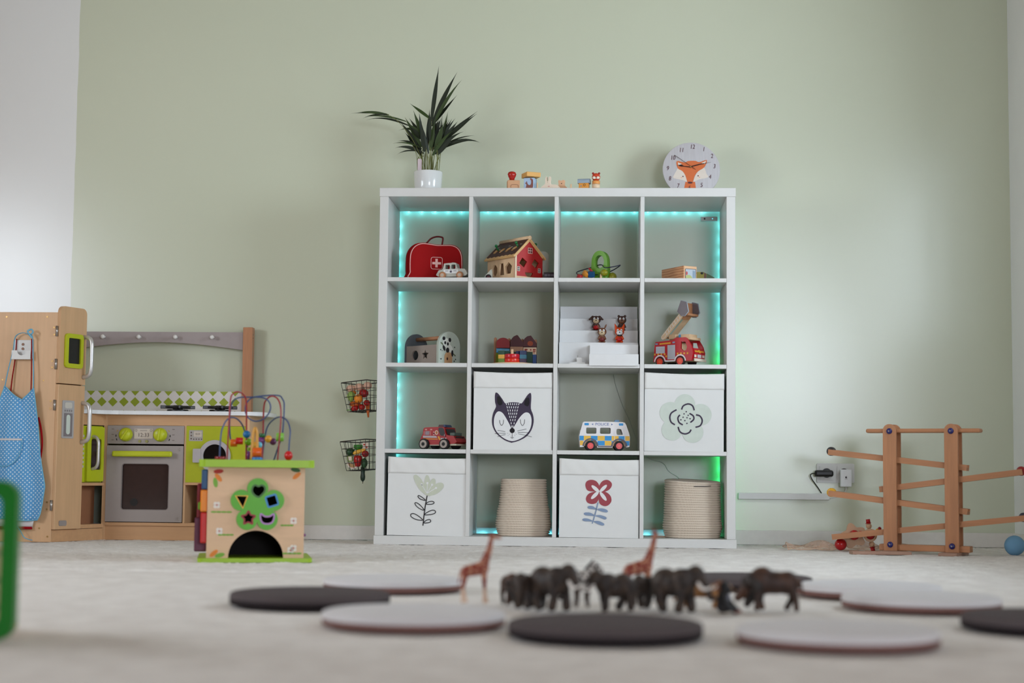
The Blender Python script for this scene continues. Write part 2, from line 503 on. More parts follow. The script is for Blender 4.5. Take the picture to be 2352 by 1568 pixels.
def pile():
    x0, x1, y0, y1, st = -1.75, WALL_R - 0.013, -1.9, YW - 0.013, 0.0075
    nx, ny = int((x1 - x0) / st), int((y1 - y0) / st)
    rng = np.random.default_rng(3)
    X, Y = np.meshgrid(np.linspace(x0, x1, nx), np.linspace(y0, y1, ny), indexing='ij')
    Z = rng.normal(0, 0.0009, X.shape)
    Z = (Z + np.roll(Z, 1, 0) * .5 + np.roll(Z, 1, 1) * .5) + 0.0012 * np.sin(X * 31 + 2 * np.sin(Y * 23)) - 0.001
    Z[:, 0] = Z[0, :] = Z[-1, :] = -0.004
    V = np.stack([X + rng.normal(0, .0012, X.shape), Y + rng.normal(0, .0012, X.shape), Z], -1).reshape(-1, 3)
    I = np.arange(nx * ny).reshape(nx, ny)
    F = np.stack([I[:-1, :-1], I[1:, :-1], I[1:, 1:], I[:-1, 1:]], -1).reshape(-1, 4)
    me = bpy.data.meshes.new('carpet_pile')
    me.vertices.add(len(V)); me.vertices.foreach_set('co', V.ravel())
    me.loops.add(F.size); me.loops.foreach_set('vertex_index', F.ravel())
    me.polygons.add(len(F)); me.polygons.foreach_set('loop_start', np.arange(0, F.size, 4)); me.polygons.foreach_set('loop_total', np.full(len(F), 4))
    me.polygons.foreach_set('use_smooth', np.ones(len(F), bool))
    me.update(); me.validate()
    P('carpet_pile', me, CARPET, fl_, kind='stuff')
pile()

# ------------------------------------------------------------------ the cube shelf
ST, SD, SW, SDEP = 0.036, 0.0165, 1.47, 0.39
SO = (SW - 2 * ST - 3 * SD) / 4
CX = [ST + k * (SO + SD) for k in range(4)]            # left inside edge of each column
RZ_ = [SW - ST - SO * (k + 1) - SD * k for k in range(4)]  # floor height of each row, from the top
shelf = T('cube_shelf', 'large white four by four cube shelf against the sage green wall', 'shelf', (0, 0, 0))
P('top_board', MB().bb(0, SW, 0, SDEP, SW - ST, SW, 0.0012, 1), WHITE, shelf)
P('bottom_board', MB().bb(-0.002, SW + 0.002, 0, SDEP, 0, ST, 0.0012, 1), WHITE, shelf)
for x in (0.002, SW - ST - 0.002 + 0.0): P('side_board', MB().bb(x, x + ST, 0.0004, SDEP, ST + .0004, SW - ST - .0004, 0.0012, 1), WHITE, shelf)
for k in range(3):
    x = CX[k] + SO
    P('divider', MB().bb(x, x + SD, 0.0004, SDEP, ST + .0004, SW - ST - .0004, 0.0008, 1), WHITE, shelf)
for k in range(3):
    for c in range(4):
        P('shelf_board', MB().bb(CX[c] + .0006 + (0.0014 if c == 0 else 0), CX[c] + SO - .0006 - (0.0014 if c == 3 else 0), 0.002, SDEP, RZ_[k] - SD, RZ_[k], 0.0008, 1), WHITE, shelf)

# colour-changing light strip round the back of the shelf
strip = T('led_strip', 'glowing cyan and green light strip around the back of the cube shelf', 'light strip', (0, 0, 0))
CY, TQ, GN = (0.05, 0.55, 0.72), (0.04, 0.75, 0.55), (0.02, 0.80, 0.22)
def ledcol(x, z):
    if x > 1.3: return GN if z < 0.80 else (TQ if z < 0.88 else CY)
    return CY
LEDT = {CY: (emit('tape_cyan', CY, 3.0), emit('led_cyan', (0.13, 0.74, 0.95), 78.0)),
        TQ: (emit('tape_turquoise', TQ, 3.0), emit('led_turquoise', (0.06, 0.95, 0.62), 90.0)),
        GN: (emit('tape_green', GN, 3.0), emit('led_green', (0.03, 0.95, 0.30), 90.0))}
# the tape is stuck to the back edges of the outer boards and shines on the wall through the gap
y_l = SDEP + 0.0015
ledmesh = {}
def tape(x0, x1, z0, z1):
    P('tape', MB().bb(x0, x1, SDEP + .0002, y_l, z0, z1), LEDT[ledcol((x0 + x1) / 2, (z0 + z1) / 2)][0], strip)
def led(x, z):
    c = ledcol(x, z)
    if c not in ledmesh: ledmesh[c] = MB().box((0, 0, 0), (0.006, 0.0022, 0.006), 0.0005, seg=1).mesh('led'); ledmesh[c].materials.append(LEDT[c][1])
    o = P('led', ledmesh[c], None, strip); o.location = (x, y_l + 0.0012, z)
zt, zb, xl, xr = SW - ST + 0.006, ST - 0.007, ST - 0.005, SW - ST + 0.005
tape(xl + .005, xr - .005, zt - 0.004, zt + 0.004)
tape(xl - .004, xl + .004, zb + .006, zt)
for a, b_ in ((0.8801, zt), (0.8001, 0.88), (zb + .006, 0.80)): tape(xr - .004, xr + .004, a, b_)
tape(0.30, 1.2999, zb - 0.004, zb + 0.004); tape(1.3001, xr - .005, zb - 0.004, zb + 0.004)
for i in range(23): led(0.07 + i * 0.0585, zt)
for i in range(23): led(xl, 0.09 + i * 0.0585); led(xr, 0.09 + i * 0.0585)
for i in range(17): led(0.36 + i * 0.0585, zb)
lc = T('led_controller', 'slim white controller box at the back of the top right cube', 'controller', (1.351, 0.388, 1.394))
P('case', MB().bb(0, 0.072, 0, 0.012, 0, 0.019, 0.002), WHITE, lc)
P('sensor', MB().cyl((0.016, 0.001, 0.0095), (0.016, -0.001, 0.0095), 0.0042, n=16), BLACK, lc)
P('status_light', MB().cyl((0.05, 0.001, 0.0095), (0.05, -0.0006, 0.0095), 0.0018, n=10), LEDT[CY][0], lc)
# thin cable on the wall behind the right columns
CAB = plain('pale_cable', (190, 190, 180), 0.5)
pts = spl([(0.975, 0.412, 0.725), (0.985, .412, 0.68), (1.005, .412, .62), (1.025, .412, .57), (1.045, .412, .53), (1.075, .412, .45), (1.12, .412, .37), (1.19, .412, .345), (1.215, .412, .31), (1.26, .412, .28), (1.30, .412, .23)], 4, False)
tag(P('thin_cable', MB().tube(pts, 0.0011, 6), CAB), 'thin pale cable running down the wall behind the right hand cubes', 'cable')

# ------------------------------------------------------------------ printed fabric boxes
CANVAS = fabric('white_canvas', (226, 226, 224), 1200, 0.9, 0.12, 0.03)
CANVAS2 = fabric('white_canvas_band', (230, 229, 226), 1200, 0.9, 0.2, 0.03)
DARK = plain('dark_warm_grey', (60, 56, 54), 0.9)  # dark grey for the slit line on the straight rope basket
PALEG = plain('pale_sage_print', (204, 212, 202), 0.9); PALEG2 = plain('pale_moss_print', (200, 204, 186), 0.9)
REDPR = plain('dusty_red_print', (160, 74, 82), 0.9); BLUPR = plain('dusty_blue_print', (132, 150, 178), 0.9)
WHPR = plain('white_print', (228, 228, 228), 0.9); BLKPR = plain('black_print', (20, 14, 22), 0.8)
def fabric_box(cx, z, label, dx=0.0, tilt=0.0, hgt=0.318):
    W_, D_, H_ = 0.322, 0.37, hgt
    o = T('fabric_box', label, 'storage box', (cx + dx, 0.004, z), 0, 'printed fabric storage boxes')
    o.rotation_euler = (0, R(tilt), 0)
    b = MB()
    b.bb(-W_ / 2, W_ / 2, 0.003, 0.007, 0, H_ - 0.004); b.bb(-W_ / 2, W_ / 2, D_ - 0.004, D_, 0, H_ - 0.004)
    b.bb(-W_ / 2, -W_ / 2 + 0.004, 0.007, D_ - 0.004, 0, H_ - 0.004); b.bb(W_ / 2 - 0.004, W_ / 2, 0.007, D_ - 0.004, 0, H_ - 0.004)
    b.bb(-W_ / 2 + .004, W_ / 2 - .004, 0.007, D_ - 0.004, 0, 0.006)
    bmesh.ops.remove_doubles(b.bm, verts=b.bm.verts[:], dist=1e-5)
    P('body', b, CANVAS, o)
    # folded rim band, softly sagging between the corners
    def band(u, v):
        x = -W_ / 2 - 0.001 + u * (W_ + 0.002)
        sag = -0.004 * math.sin(PI * u) - 0.003 * u
        zz = H_ - 0.066 + v * (0.068 + sag)
        bulge = 0.0022 * math.sin(PI * v) * (0.6 + 0.4 * math.sin(u * 9 + z * 7)) + 0.0008 * math.sin(u * 31 + v * 5 + z * 20)
        return (x, 0.0022 - bulge, zz)
    P('rim_band', MB().grid(band, 26, 8, 0.0015), CANVAS2, o)
    return o, W_, H_
FR = FRONT
def prnt(o, name, mat, polys=(), strips=(), z=0.0012, extra=None):
    mb = MB(TR(0, 0.0032, 0) @ FR)
    for k, p in enumerate(polys): mb.poly(p, None, z + k * 0.00003)
    for k, (p, w_, cl) in enumerate(strips): mb.strip(p, w_, None, z + k * 0.00002, cl)
    return P(name, mb, mat, o)
# fox face
o, W_, H_ = fabric_box(CX[1] + SO / 2 + 0.004, RZ_[2], 'white fabric box printed with a dark sleeping fox face')
k = 0.000374; F = lambda p: tf(p, 1810, 945, k)
head = spl([(1612, 370), (1618, 325), (1635, 322), (1660, 345), (1700, 400), (1727, 437), (1770, 428), (1815, 425), (1870, 428), (1905, 437), (1940, 390), (1970, 345), (1996, 323), (2008, 330), (2012, 380), (2008, 490), (2032, 560), (2040, 640), (2015, 730), (1960, 800), (1880, 845), (1806, 866), (1794, 866), (1720, 838), (1640, 775), (1595, 700), (1583, 620), (1597, 540), (1626, 475), (1616, 430)], 3)
prnt(o, 'fox_head_print', PRINTD, [F(head)])
face = spl([(1803, 716), (1775, 665), (1735, 595), (1700, 545), (1665, 526), (1635, 537), (1612, 580), (1604, 640), (1612, 700), (1650, 765), (1720, 822), (1803, 850), (1880, 830), (1950, 785), (2000, 720), (2017, 640), (2010, 580), (1990, 545), (1957, 535), (1925, 550), (1880, 600), (1838, 670)], 3)
dash = []
for r_, (y_, x0, x1, n_) in enumerate([(445, 1735, 1880, 7), (480, 1745, 1870, 6), (515, 1755, 1862, 5), (550, 1765, 1855, 5), (585, 1775, 1845, 4), (620, 1785, 1838, 3), (655, 1793, 1828, 2), (690, 1800, 1815, 2)]):
    for i in range(n_):
        x_ = x0 + (x1 - x0) * (i / (n_ - 1)); sl = (1805 - x_) * 0.12
        dash.append((F([(x_, y_ - 11), (x_ + sl, y_ + 11)]), 8 * k, False))
prnt(o, 'fox_mask_print', WHPR, [F(face)], dash, 0.0016)
for pl_ in (F(spl([(1640, 365), (1668, 372), (1695, 425), (1690, 450), (1665, 460), (1640, 430)], 4)), F(spl([(1985, 375), (1955, 385), (1935, 435), (1945, 458), (1975, 468), (1992, 430)], 4)), F(circ(1806, 735, 28, 20))): prnt(o, 'ear_and_nose_print', BLKPR, [pl_], z=0.002)
ln = [([(1667, 622), (1672, 655), (1690, 680), (1706, 658), (1711, 618)], 5), ([(1893, 612), (1900, 655), (1918, 680), (1936, 655), (1942, 612)], 5), ([(1806, 760), (1806, 815)], 4), ([(1790, 806), (1800, 817), (1806, 818), (1812, 817), (1822, 808)], 4),
      ([(1645, 735), (1690, 740), (1730, 748)], 4), ([(1615, 770), (1670, 766), (1735, 767)], 4), ([(1645, 803), (1690, 788), (1735, 780)], 4), ([(1863, 738), (1910, 728), (1962, 716)], 4), ([(1868, 753), (1920, 754), (1985, 755)], 4), ([(1870, 768), (1940, 782), (2020, 801)], 4)]
prnt(o, 'line_print', BLKPR, [F(circ(x_, y_, 3, 8)) for x_, y_ in ((1755, 765), (1762, 790), (1775, 775), (1840, 760), (1850, 775), (1835, 785))], [(F(spl(p, 4, False)), w_ * k, False) for p, w_ in ln], 0.0022)
# pale flower
o, W_, H_ = fabric_box(CX[3] + SO / 2 - 0.006, RZ_[2], 'white fabric box printed with a pale flower and dark violet arcs', tilt=0.3)
k = 0.00032; F = lambda p: tf(p, 1650, 1078, k)
prnt(o, 'flower_print', PALEG, [F(circ(1660, 478, 128, 32)), F(circ(1478, 590, 138, 32)), F(circ(1860, 610, 138, 32)), F(circ(1500, 808, 134, 32)), F(circ(1760, 832, 136, 32)), F(circ(1650, 660, 190, 32))])
arcs = [[(1618, 548), (1640, 500), (1700, 475), (1755, 497), (1778, 555)], [(1555, 550), (1490, 592), (1470, 650), (1488, 710), (1535, 742)], [(1800, 612), (1852, 628), (1880, 685), (1855, 748), (1795, 770)], [(1575, 768), (1600, 830), (1660, 856), (1715, 838), (1740, 800)], [(1597, 615), (1572, 655), (1588, 712), (1635, 742)], [(1718, 595), (1765, 625), (1772, 670), (1730, 710)]]
dots = [(1677, 574), (1650, 602), (1702, 620), (1638, 645), (1687, 650), (1726, 662), (1610, 678), (1660, 687), (1687, 722)]
prnt(o, 'arc_print', PRINTD, [F(circ(x_, y_, 9, 10)) for x_, y_ in dots], [(F(spl(p, 6, False)), 19 * k, False) for p in arcs], 0.002)
# pale tulip
o, W_, H_ = fabric_box(CX[0] + SO / 2 + 0.008, RZ_[3] + 0.001, 'white fabric box printed with a pale tulip on a dark leafy stem', tilt=0.5)
k = 0.000382; F = lambda p: tf(p, 911, 1055, k)
prnt(o, 'petal_print', PALEG2, [F(spl([(915, 628), (840, 575), (790, 500), (765, 440), (772, 412), (800, 412), (850, 460), (900, 560)], 5)), F(spl([(912, 622), (885, 540), (882, 470), (895, 420), (910, 410), (928, 425), (940, 480), (930, 560)], 5)),
     F(spl([(915, 622), (930, 520), (960, 455), (985, 446), (1000, 465), (998, 510), (970, 575)], 5)), F(spl([(918, 628), (950, 560), (1010, 500), (1055, 487), (1085, 500), (1085, 540), (1040, 590), (980, 622)], 5))])
prnt(o, 'stamen_print', WHPR, [F(circ(x_, y_, 12, 12)) for x_, y_ in ((852, 510), (914, 495), (965, 512), (1008, 545))], [(F([(912, 605), (x_, y_)]), 7 * k, False) for x_, y_ in ((852, 510), (914, 495), (965, 512), (1008, 545))], 0.0018)
lv = [[(898, 678), (850, 640), (820, 630), (820, 648), (850, 670)], [(905, 718), (930, 695), (965, 688), (988, 695), (985, 712), (950, 720)], [(885, 780), (840, 730), (800, 705), (785, 715), (805, 745), (850, 775)], [(890, 832), (930, 800), (975, 782), (1005, 790), (1003, 812), (960, 828)], [(872, 888), (830, 850), (775, 822), (745, 830), (748, 855), (790, 880), (835, 890)], [(885, 918), (910, 892), (940, 882), (958, 890), (955, 908), (925, 917)]]
prnt(o, 'stem_print', BLKPR, [], [(F([(915, 628), (897, 740), (885, 850), (877, 948)]), 10 * k, False)] + [(F(spl(p, 5)), 8 * k, True) for p in lv], 0.002)
# red flower
o, W_, H_ = fabric_box(CX[2] + SO / 2 + 0.004, RZ_[3] + 0.001, 'white fabric box printed with a dusty red four-petal flower', tilt=0.2)
k = 0.0003286; F = lambda p: tf(p, 560, 1095, k)
prnt(o, 'petal_print', REDPR, [F(spl(p, 6)) for p in ([(562, 520), (430, 520), (392, 460), (405, 405), (460, 383), (525, 400), (565, 460)], [(562, 525), (565, 450), (605, 395), (665, 382), (712, 415), (715, 460), (680, 505), (620, 530)], [(560, 530), (450, 545), (402, 600), (410, 655), (465, 680), (530, 665), (560, 600)], [(560, 530), (640, 530), (700, 575), (714, 640), (680, 690), (630, 705), (575, 680), (555, 620)])])
prnt(o, 'cross_print', WHPR, [F(circ(515, 492, 62, 20, 22, 40)), F(circ(612, 488, 62, 20, 21, -45)), F(circ(510, 572, 66, 20, 22, -45)), F(circ(612, 585, 66, 20, 22, 52))], z=0.0018)
prnt(o, 'stem_print', BLUPR, [F(spl(p, 5)) for p in ([(532, 745), (490, 710), (440, 705), (420, 720), (435, 738), (490, 745)], [(535, 745), (590, 732), (650, 745), (672, 768), (650, 782), (590, 770)], [(512, 825), (460, 790), (400, 785), (374, 798), (390, 818), (450, 825)], [(515, 825), (575, 815), (640, 835), (656, 855), (630, 868), (570, 845)], [(492, 895), (440, 865), (385, 858), (358, 870), (375, 892), (440, 895)], [(495, 895), (555, 888), (615, 912), (628, 932), (605, 944), (545, 925)])], [(F([(548, 660), (530, 740), (505, 840), (480, 920)]), 14 * k, False)], 0.002)

# ------------------------------------------------------------------ rope baskets
def rope_mat():
    m, t, b = nt('cotton_rope')
    wv = N(t, 'ShaderNodeTexWave', wave_type='BANDS', bands_direction='DIAGONAL'); wv.inputs['Scale'].default_value = 75; wv.inputs['Distortion'].default_value = 1.5
    t.links.new(coords(t), wv.inputs[0])
    out = mixc(t, wv.outputs[1], lin((214, 198, 180)), lin((224, 209, 192)))
    t.links.new(out, b.inputs['Base Color']); b.inputs['Roughness'].default_value = 0.95; b.inputs['Specular IOR Level'].default_value = 0.1
    bump(t, b, wv.outputs[1], 0.25, 0.002)
    return m
ROPE = rope_mat()
def rope_basket(x, y, z, prof, hgt, label, sy=0.85, coils=24, wave=0.0):
    o = T('rope_basket', label, 'basket', (x, y, z), 0, 'coiled rope baskets')
    def rad(t_):
        t_ *= len(prof) - 1; i = min(int(t_), len(prof) - 2); f = t_ - i
        f = f * f * (3 - 2 * f)
        return prof[i] * (1 - f) + prof[i + 1] * f
    mb = MB(); n = 48; pitch = hgt / coils
    outer = [(0, 0.0)]
    for c in range(coils):
        for s in range(5):
            a = s / 5
            outer.append((rad(min(1, (c + a) / coils)) - pitch * 0.60 + (math.sin(PI * a) ** .6) * pitch * 0.66, (c + a) * pitch + (0.0005 if c == 0 else 0)))
    outer.append((rad(1) - pitch * 0.5, hgt)); outer.append((rad(1) - pitch * 1.3, hgt - pitch * 0.4))
    for c in range(coils, 0, -3): outer.append((rad(c / coils) - pitch * 1.6, max(c * pitch - pitch, 0.008)))
    outer.append((0, 0.008))
    mb.lathe(outer, n)
    for v in mb.bm.verts:
        a = math.atan2(v.co.y, v.co.x)
        v.co.y *= sy
        fz = v.co.z / hgt
        v.co.x += 0.004 * math.sin(3 * a + 1) * fz; v.co.z += wave * math.sin(a - 0.6) * fz * fz
    P('coils', mb, ROPE, o)
    return o
rope_basket(0.603, 0.155, RZ_[3], (0.108, 0.116, 0.110, 0.100, 0.094, 0.092), 0.236, 'cream rope basket tapering to a narrow rim, in the second bottom cube')
o = rope_basket(1.303, 0.16, RZ_[3], (0.115, 0.123, 0.118, 0.116, 0.114, 0.113), 0.236, 'wide straight cream rope basket in the green-lit bottom right cube', wave=0.007)
P('seam_slit', MB().tube([(0.0, -0.0995, 0.212), (0.02, -0.098, 0.2125), (0.05, -0.089, 0.213), (0.07, -0.078, 0.214)], 0.0014, 6), DARK, o)
# ------------------------------------------------------------------ toys in the top row
Z0, Z1, Z2, Z3 = RZ_
CASER = fabric('red_case_canvas', (150, 8, 12), 900, 0.7, 0.1, 0.05)
PIPE = plain('pale_pink_piping', (226, 176, 170), 0.6)
o = T('first_aid_case', 'red toy first aid case with a pale cross and piping', 'toy case', (0.229, 0.105, Z0), 15)
ol = spl([(-.106, .0), (-.113, .03), (-.114, .08), (-.110, .115), (-.094, .142), (-.065, .156), (-.03, .155), (.0, .151), (.035, .152), (.07, .152), (.095, .140), (.109, .115), (.113, .08), (.112, .03), (.106, .0)], 4)
P('body', MB().prism(ol, 0.075, TR(0, 0.075, 0) @ FRONT, smooth=False), CASER, o)
P('lid_edge', MB().prism([(x * 1.03 - .004, y * 1.015) for x, y in ol], 0.03, TR(0, 0.055, 0) @ FRONT), CASER, o)
P('piping', MB().tube([(x * 0.965, -0.0008, 0.003 + z * 0.955) for x, z in ol], 0.0019, 6, True), PIPE, o)
hp = spl([(-.052, .147), (-.035, .162), (-.018, .180), (.005, .189), (.028, .188), (.033, .181), (.031, .165), (.030, .150), (.040, .147)], 5, False)
P('handle', MB().tube([(x, 0.035, z) for x, z in hp], 0.0085, 8, flat=0.42), plain('dark_red_webbing', (96, 8, 12), 0.8), o)
P('badge', MB(TR(0, 0, 0) @ FRONT).strip(rrect(-.022, .026, .047, .097, .009), 0.0022, None, 0.0012, True), PIPE, o)
P('cross', MB(FRONT).prism([(-.0055, .0545), (.0045, .0545), (.0045, .067), (.0185, .067), (.0185, .077), (.0045, .077), (.0045, .0905), (-.0055, .0905), (-.0055, .077), (-.0185, .077), (-.0185, .067), (-.0055, .067)], 0.0012, TR(.002, 0, 0)), PIPE, o)

CARG = plain('shaded_white_paint', (182, 182, 172), 0.5)  # white car; its shadow in the shelf is mixed into the colour
def wheel(t, name, x, y, z, r, w, tyre, hub, hubr=0.55, cap=None, capr=0.2, side=-1):
    """axis along y; outer face at y, thickness inwards"""
    wh = P(name, MB().disc((x, y, z), (x, y - side * w, z), r, r * 0.14, 28), tyre, t)
    if hub: P('hub', MB().cyl((x, y + side * 0.0012, z), (x, y - side * 0.001, z), r * hubr, n=20), hub, wh)
    if cap: P('hub_cap', MB().cyl((x, y + side * 0.0022, z), (x, y - side * 0.001, z), r * capr, n=14), cap, wh)
    return wh
o = T('wooden_toy_car', 'small white wooden toy car with a star, before the red case', 'toy car', (0.300, 0.045, Z0), -10)
prof = spl([(-.058, .010), (-.059, .030), (-.054, .036), (-.040, .040), (-.034, .058), (-.030, .064), (.014, .066), (.020, .060), (.026, .043), (.050, .041), (.058, .037), (.059, .012)], 3)
hl = [rrect(-.028, -.008, .040, .058, .004, 3), rrect(-.002, .016, .041, .059, .004, 3)]
P('body', MB().prism(prof, 0.048, TR(0, 0.048, 0) @ FRONT, hl), CARG, o)
P('beacon', MB().sph((0.0, .024, .066), (.010, .010, .005), 14), CARG, o)
P('door_stripe', MB(FRONT).poly([(-.035, .022), (.028, .022), (.028, .038), (-.035, .038)], None, 0.0008), WHPR, o)
P('star_print', MB(FRONT).poly(star2(-.003, .0295, .0075, .003), None, 0.0014), PRINTD, o)
for sx_ in (-1, 1):
    for yy in (.029, .026): P('line_print', MB(FRONT).strip([(-.003 + sx_ * .011, yy + .005), (-.003 + sx_ * .024, yy + .005)], 0.001, None, 0.0014), PRINTD, o)
for x_ in (-.038, .036):
    for y_, s_ in ((-0.009, -1), (0.057, 1)): wheel(o, 'wheel', x_, y_, .0145, .0145, .010, plain('stained_wood_tyre', (168, 112, 72), 0.5), plain('pale_wood_hub', (196, 160, 134), 0.6), 0.6, CARG, 0.25, s_)

# barn shape sorter
BRED = plain('barn_red_paint', (176, 12, 14), 0.45); ROOF = plain('chocolate_roof_paint', (74, 36, 24), 0.5)
HONEY = wood('honey_wood', (222, 176, 116), 0.85, 9, 1, 0.5)
W_, L_, HE, HR = 0.142, 0.196, 0.098, 0.166
o = T('barn_shape_sorter', 'wooden barn shape sorter with red gable and brown roof', 'toy barn', (0.566, 0.030, Z0), 40)
gp = [(0, 0), (W_, 0), (W_, HE), (W_ / 2, HR), (0, HE)]
def sq(cx, cy, r, a): return [(cx + r * math.cos(R(a + 90 * i)), cy + r * math.sin(R(a + 90 * i))) for i in range(4)]
gh = [sq(.040, .070, .021, 12), sq(.104, .070, .020, 12), [(.050, .030)] + arc2(.071, .030, .020, 180, 360, 10)[1:-1] + [(.092, .030)]]
P('gable_wall', MB().prism(gp, 0.008, TR(0, 0.008, 0) @ FRONT, gh), BRED, o)
P('gable_wall', MB().prism(gp, 0.008, TR(0, L_, 0) @ FRONT), PINE, o)
P('base_trim', MB().bb(0.0, W_, -0.0015, 0.0, 0, 0.012), PINEX, o)
for p, q in ((gp[2], gp[3]), (gp[4], gp[3])):
    d = Vector((q[0] - p[0], q[1] - p[1])); a = math.degrees(math.atan2(d.y, d.x))
    P('gable_trim', MB(FRONT).box(((p[0] + q[0]) / 2, (p[1] + q[1]) / 2, 0.002), (d.length, 0.009, 0.004), 0.001, RZ(a)), HONEY, o)
hexa = [(-.052 + .023 * math.cos(R(60 * i + 20)) * 0.9, .047 + .027 * math.sin(R(60 * i + 20))) for i in range(6)]
wh_ = [[(-L_ + x, y) for x, y in pts] for pts in (
    [(.050 + .021 * math.cos(R(45 * i + 22)), .046 + .025 * math.sin(R(45 * i + 22))) for i in range(8)],
    [(.080, .022), (.118, .022), (.111, .072), (.087, .072)],
    [(.148 + .025 * math.cos(R(72 * i + 90)), .046 + .027 * math.sin(R(72 * i + 90))) for i in range(5)])]
P('side_wall', MB().prism([(-L_ + .008, 0), (-.008, 0), (-.008, HE), (-L_ + .008, HE)], 0.008, TR(0.008, 0, 0) @ LEFTF, [[(x, y) for x, y in h] for h in wh_]), PINE, o)
P('side_wall', MB().bb(W_ - .008, W_, .008, L_ - .008, 0, HE), PINE, o)
P('floor_board', MB().bb(.008, W_ - .008, .008, L_ - .008, 0, .006), PINE, o)
P('corner_post', MB().bb(-.002, .005, -.003, .004, 0, HE, 0.001), plain('pale_post', (232, 212, 180), 0.5), o)
sl = math.hypot(W_ / 2, HR - HE); ang = math.degrees(math.atan2(HR - HE, W_ / 2))
for s_, nm in ((-1, 0), (1, 1)):
    # roof board drawn flat: x along the ridge (depth), y up the slope
    if s_ < 0: M_ = TR(0, 0, HE) @ Matrix(((0, math.cos(R(ang)), -math.sin(R(ang)), 0), (-1, 0, 0, 0), (0, math.sin(R(ang)), math.cos(R(ang)), 0), (0, 0, 0, 1)))
    else: M_ = TR(W_, 0, HE) @ Matrix(((0, -math.cos(R(ang)), math.sin(R(ang)), 0), (1, 0, 0, 0), (0, math.sin(R(ang)), math.cos(R(ang)), 0), (0, 0, 0, 1)))
    x0, x1 = (-L_ - .006, .006) if s_ < 0 else (-.006, L_ + .006)
    holes = [circ(x0 + .035 + i * .042, .040, .0155, 20, .0165) for i in range(4)]
    rb = P('roof_board', MB(M_).prism([(x0, -.014), (x1, -.014), (x1, sl), (x0, sl)], 0.007, None, holes), HONEY, o)
    edge = [(x0 + .004, sl - .001), (x1 - .004, sl - .001)] + [(x1 - .004 - (x1 - x0 - .008) * i / 24, -.002 + .003 * math.sin(i * 1.9)) for i in range(25)]
    P('roof_paint', MB(M_).prism(edge, 0.0008, None, holes, z0=0.0071), ROOF, rb)
    for i in range(7): P('roof_fleck', MB(M_).strip([(x0 + .02 + i * .026, .012 + .05 * ((i * 5) % 7) / 7 if (i % 3) else .066), (x0 + .034 + i * .026, .012 + .05 * ((i * 5) % 7) / 7 if (i % 3) else .066)], .0022, None, 0.0083), CREAM, rb)
P('ridge_dowel', MB().cyl((W_ / 2, -.006, HR + .010), (W_ / 2, L_ + .004, HR + .010), .0085, n=18), PINEX, o)
GPEG = plain('green_peg', (14, 104, 46), 0.35)
for x_, y_ in ((.034, .012 + .014), (.034, L_ - .03), (W_ - .034, .02)):
    zt_ = HE + (HR - HE) * (1 - abs(x_ - W_ / 2) / (W_ / 2)) + .006
    dx_ = -.010 if x_ < W_ / 2 else .010
    pg = P('roof_peg', MB().cyl((x_, y_, zt_), (x_ + dx_, y_, zt_ + .013), .0035, n=10), GPEG, o)
    P('peg_knob', MB().sph((x_ + dx_ * 1.2, y_, zt_ + .018), .0065, 12), GPEG, pg)
wfr = MB(FRONT)
def pwin(cx, cy, w_, h_, dark):
    pw = P('painted_window', MB(FRONT).poly([(cx - w_, cy - h_), (cx + w_, cy - h_), (cx + w_, cy + h_), (cx - w_, cy + h_)], None, .0006), dark, o)
    fr = MB(FRONT).strip([(cx - w_, cy - h_), (cx + w_, cy - h_), (cx + w_, cy + h_), (cx - w_, cy + h_)], .002, None, .0009, True).strip([(cx, cy - h_), (cx, cy + h_)], .0015, None, .001).strip([(cx - w_, cy), (cx + w_, cy)], .0015, None, .0011)
    P('window_bars', fr, CREAM, pw)
pwin(.076, .122, .011, .011, plain('dark_red_pane', (110, 20, 24), 0.5)); pwin(.016, .042, .006, .009, PRINTD); pwin(.124, .042, .006, .009, PRINTD)

tag(P('white_plate_toy', MB().prism(rrect(-.03, .03, 0, .135, .02), .008, TR(0.668, .20, Z0) @ FRONT), plain('ivory_paint', (206, 206, 192), .5)), 'rounded ivory panel standing behind the red barn', 'toy')
o = T('toy_train_wagon', 'black toy wagon with grey window panes, right of the barn', 'toy wagon', (0.702, 0.11, Z0))
P('body', MB().bb(-.022, .0225, 0, .05, 0.004, .036, .002), plain('dark_plum_paint', (34, 20, 26), .5), o)
for i in range(3): P('window_pane', MB().bb(-.018 + i * .0135, -.0065 + i * .0135, -.0008, .001, .019, .028), plain('slate_pane', (92, 86, 96), .5), o)
for i in range(2): P('wheel', MB().cyl((-.012 + i * .024, -.002, .005), (-.012 + i * .024, .004, .005), .005, n=14), BLACK, o)
o = T('small_toy_trailer', 'tiny ivory toy with a dark wheel, left behind the barn', 'toy', (0.452, 0.10, Z0))
P('body', MB().prism(spl([(-.015, .004), (-.017, .02), (-.008, .028), (.004, .042), (.012, .044), (.012, .004)], 4), .03, TR(0, .03, 0) @ FRONT), plain('ivory_paint', (206, 206, 192), .5), o)
wheel(o, 'wheel', -.002, -.006, .0125, .0125, .008, plain('dark_plum_paint', (34, 20, 26), .5), plain('maroon_hub', (90, 30, 34), .5), .5)

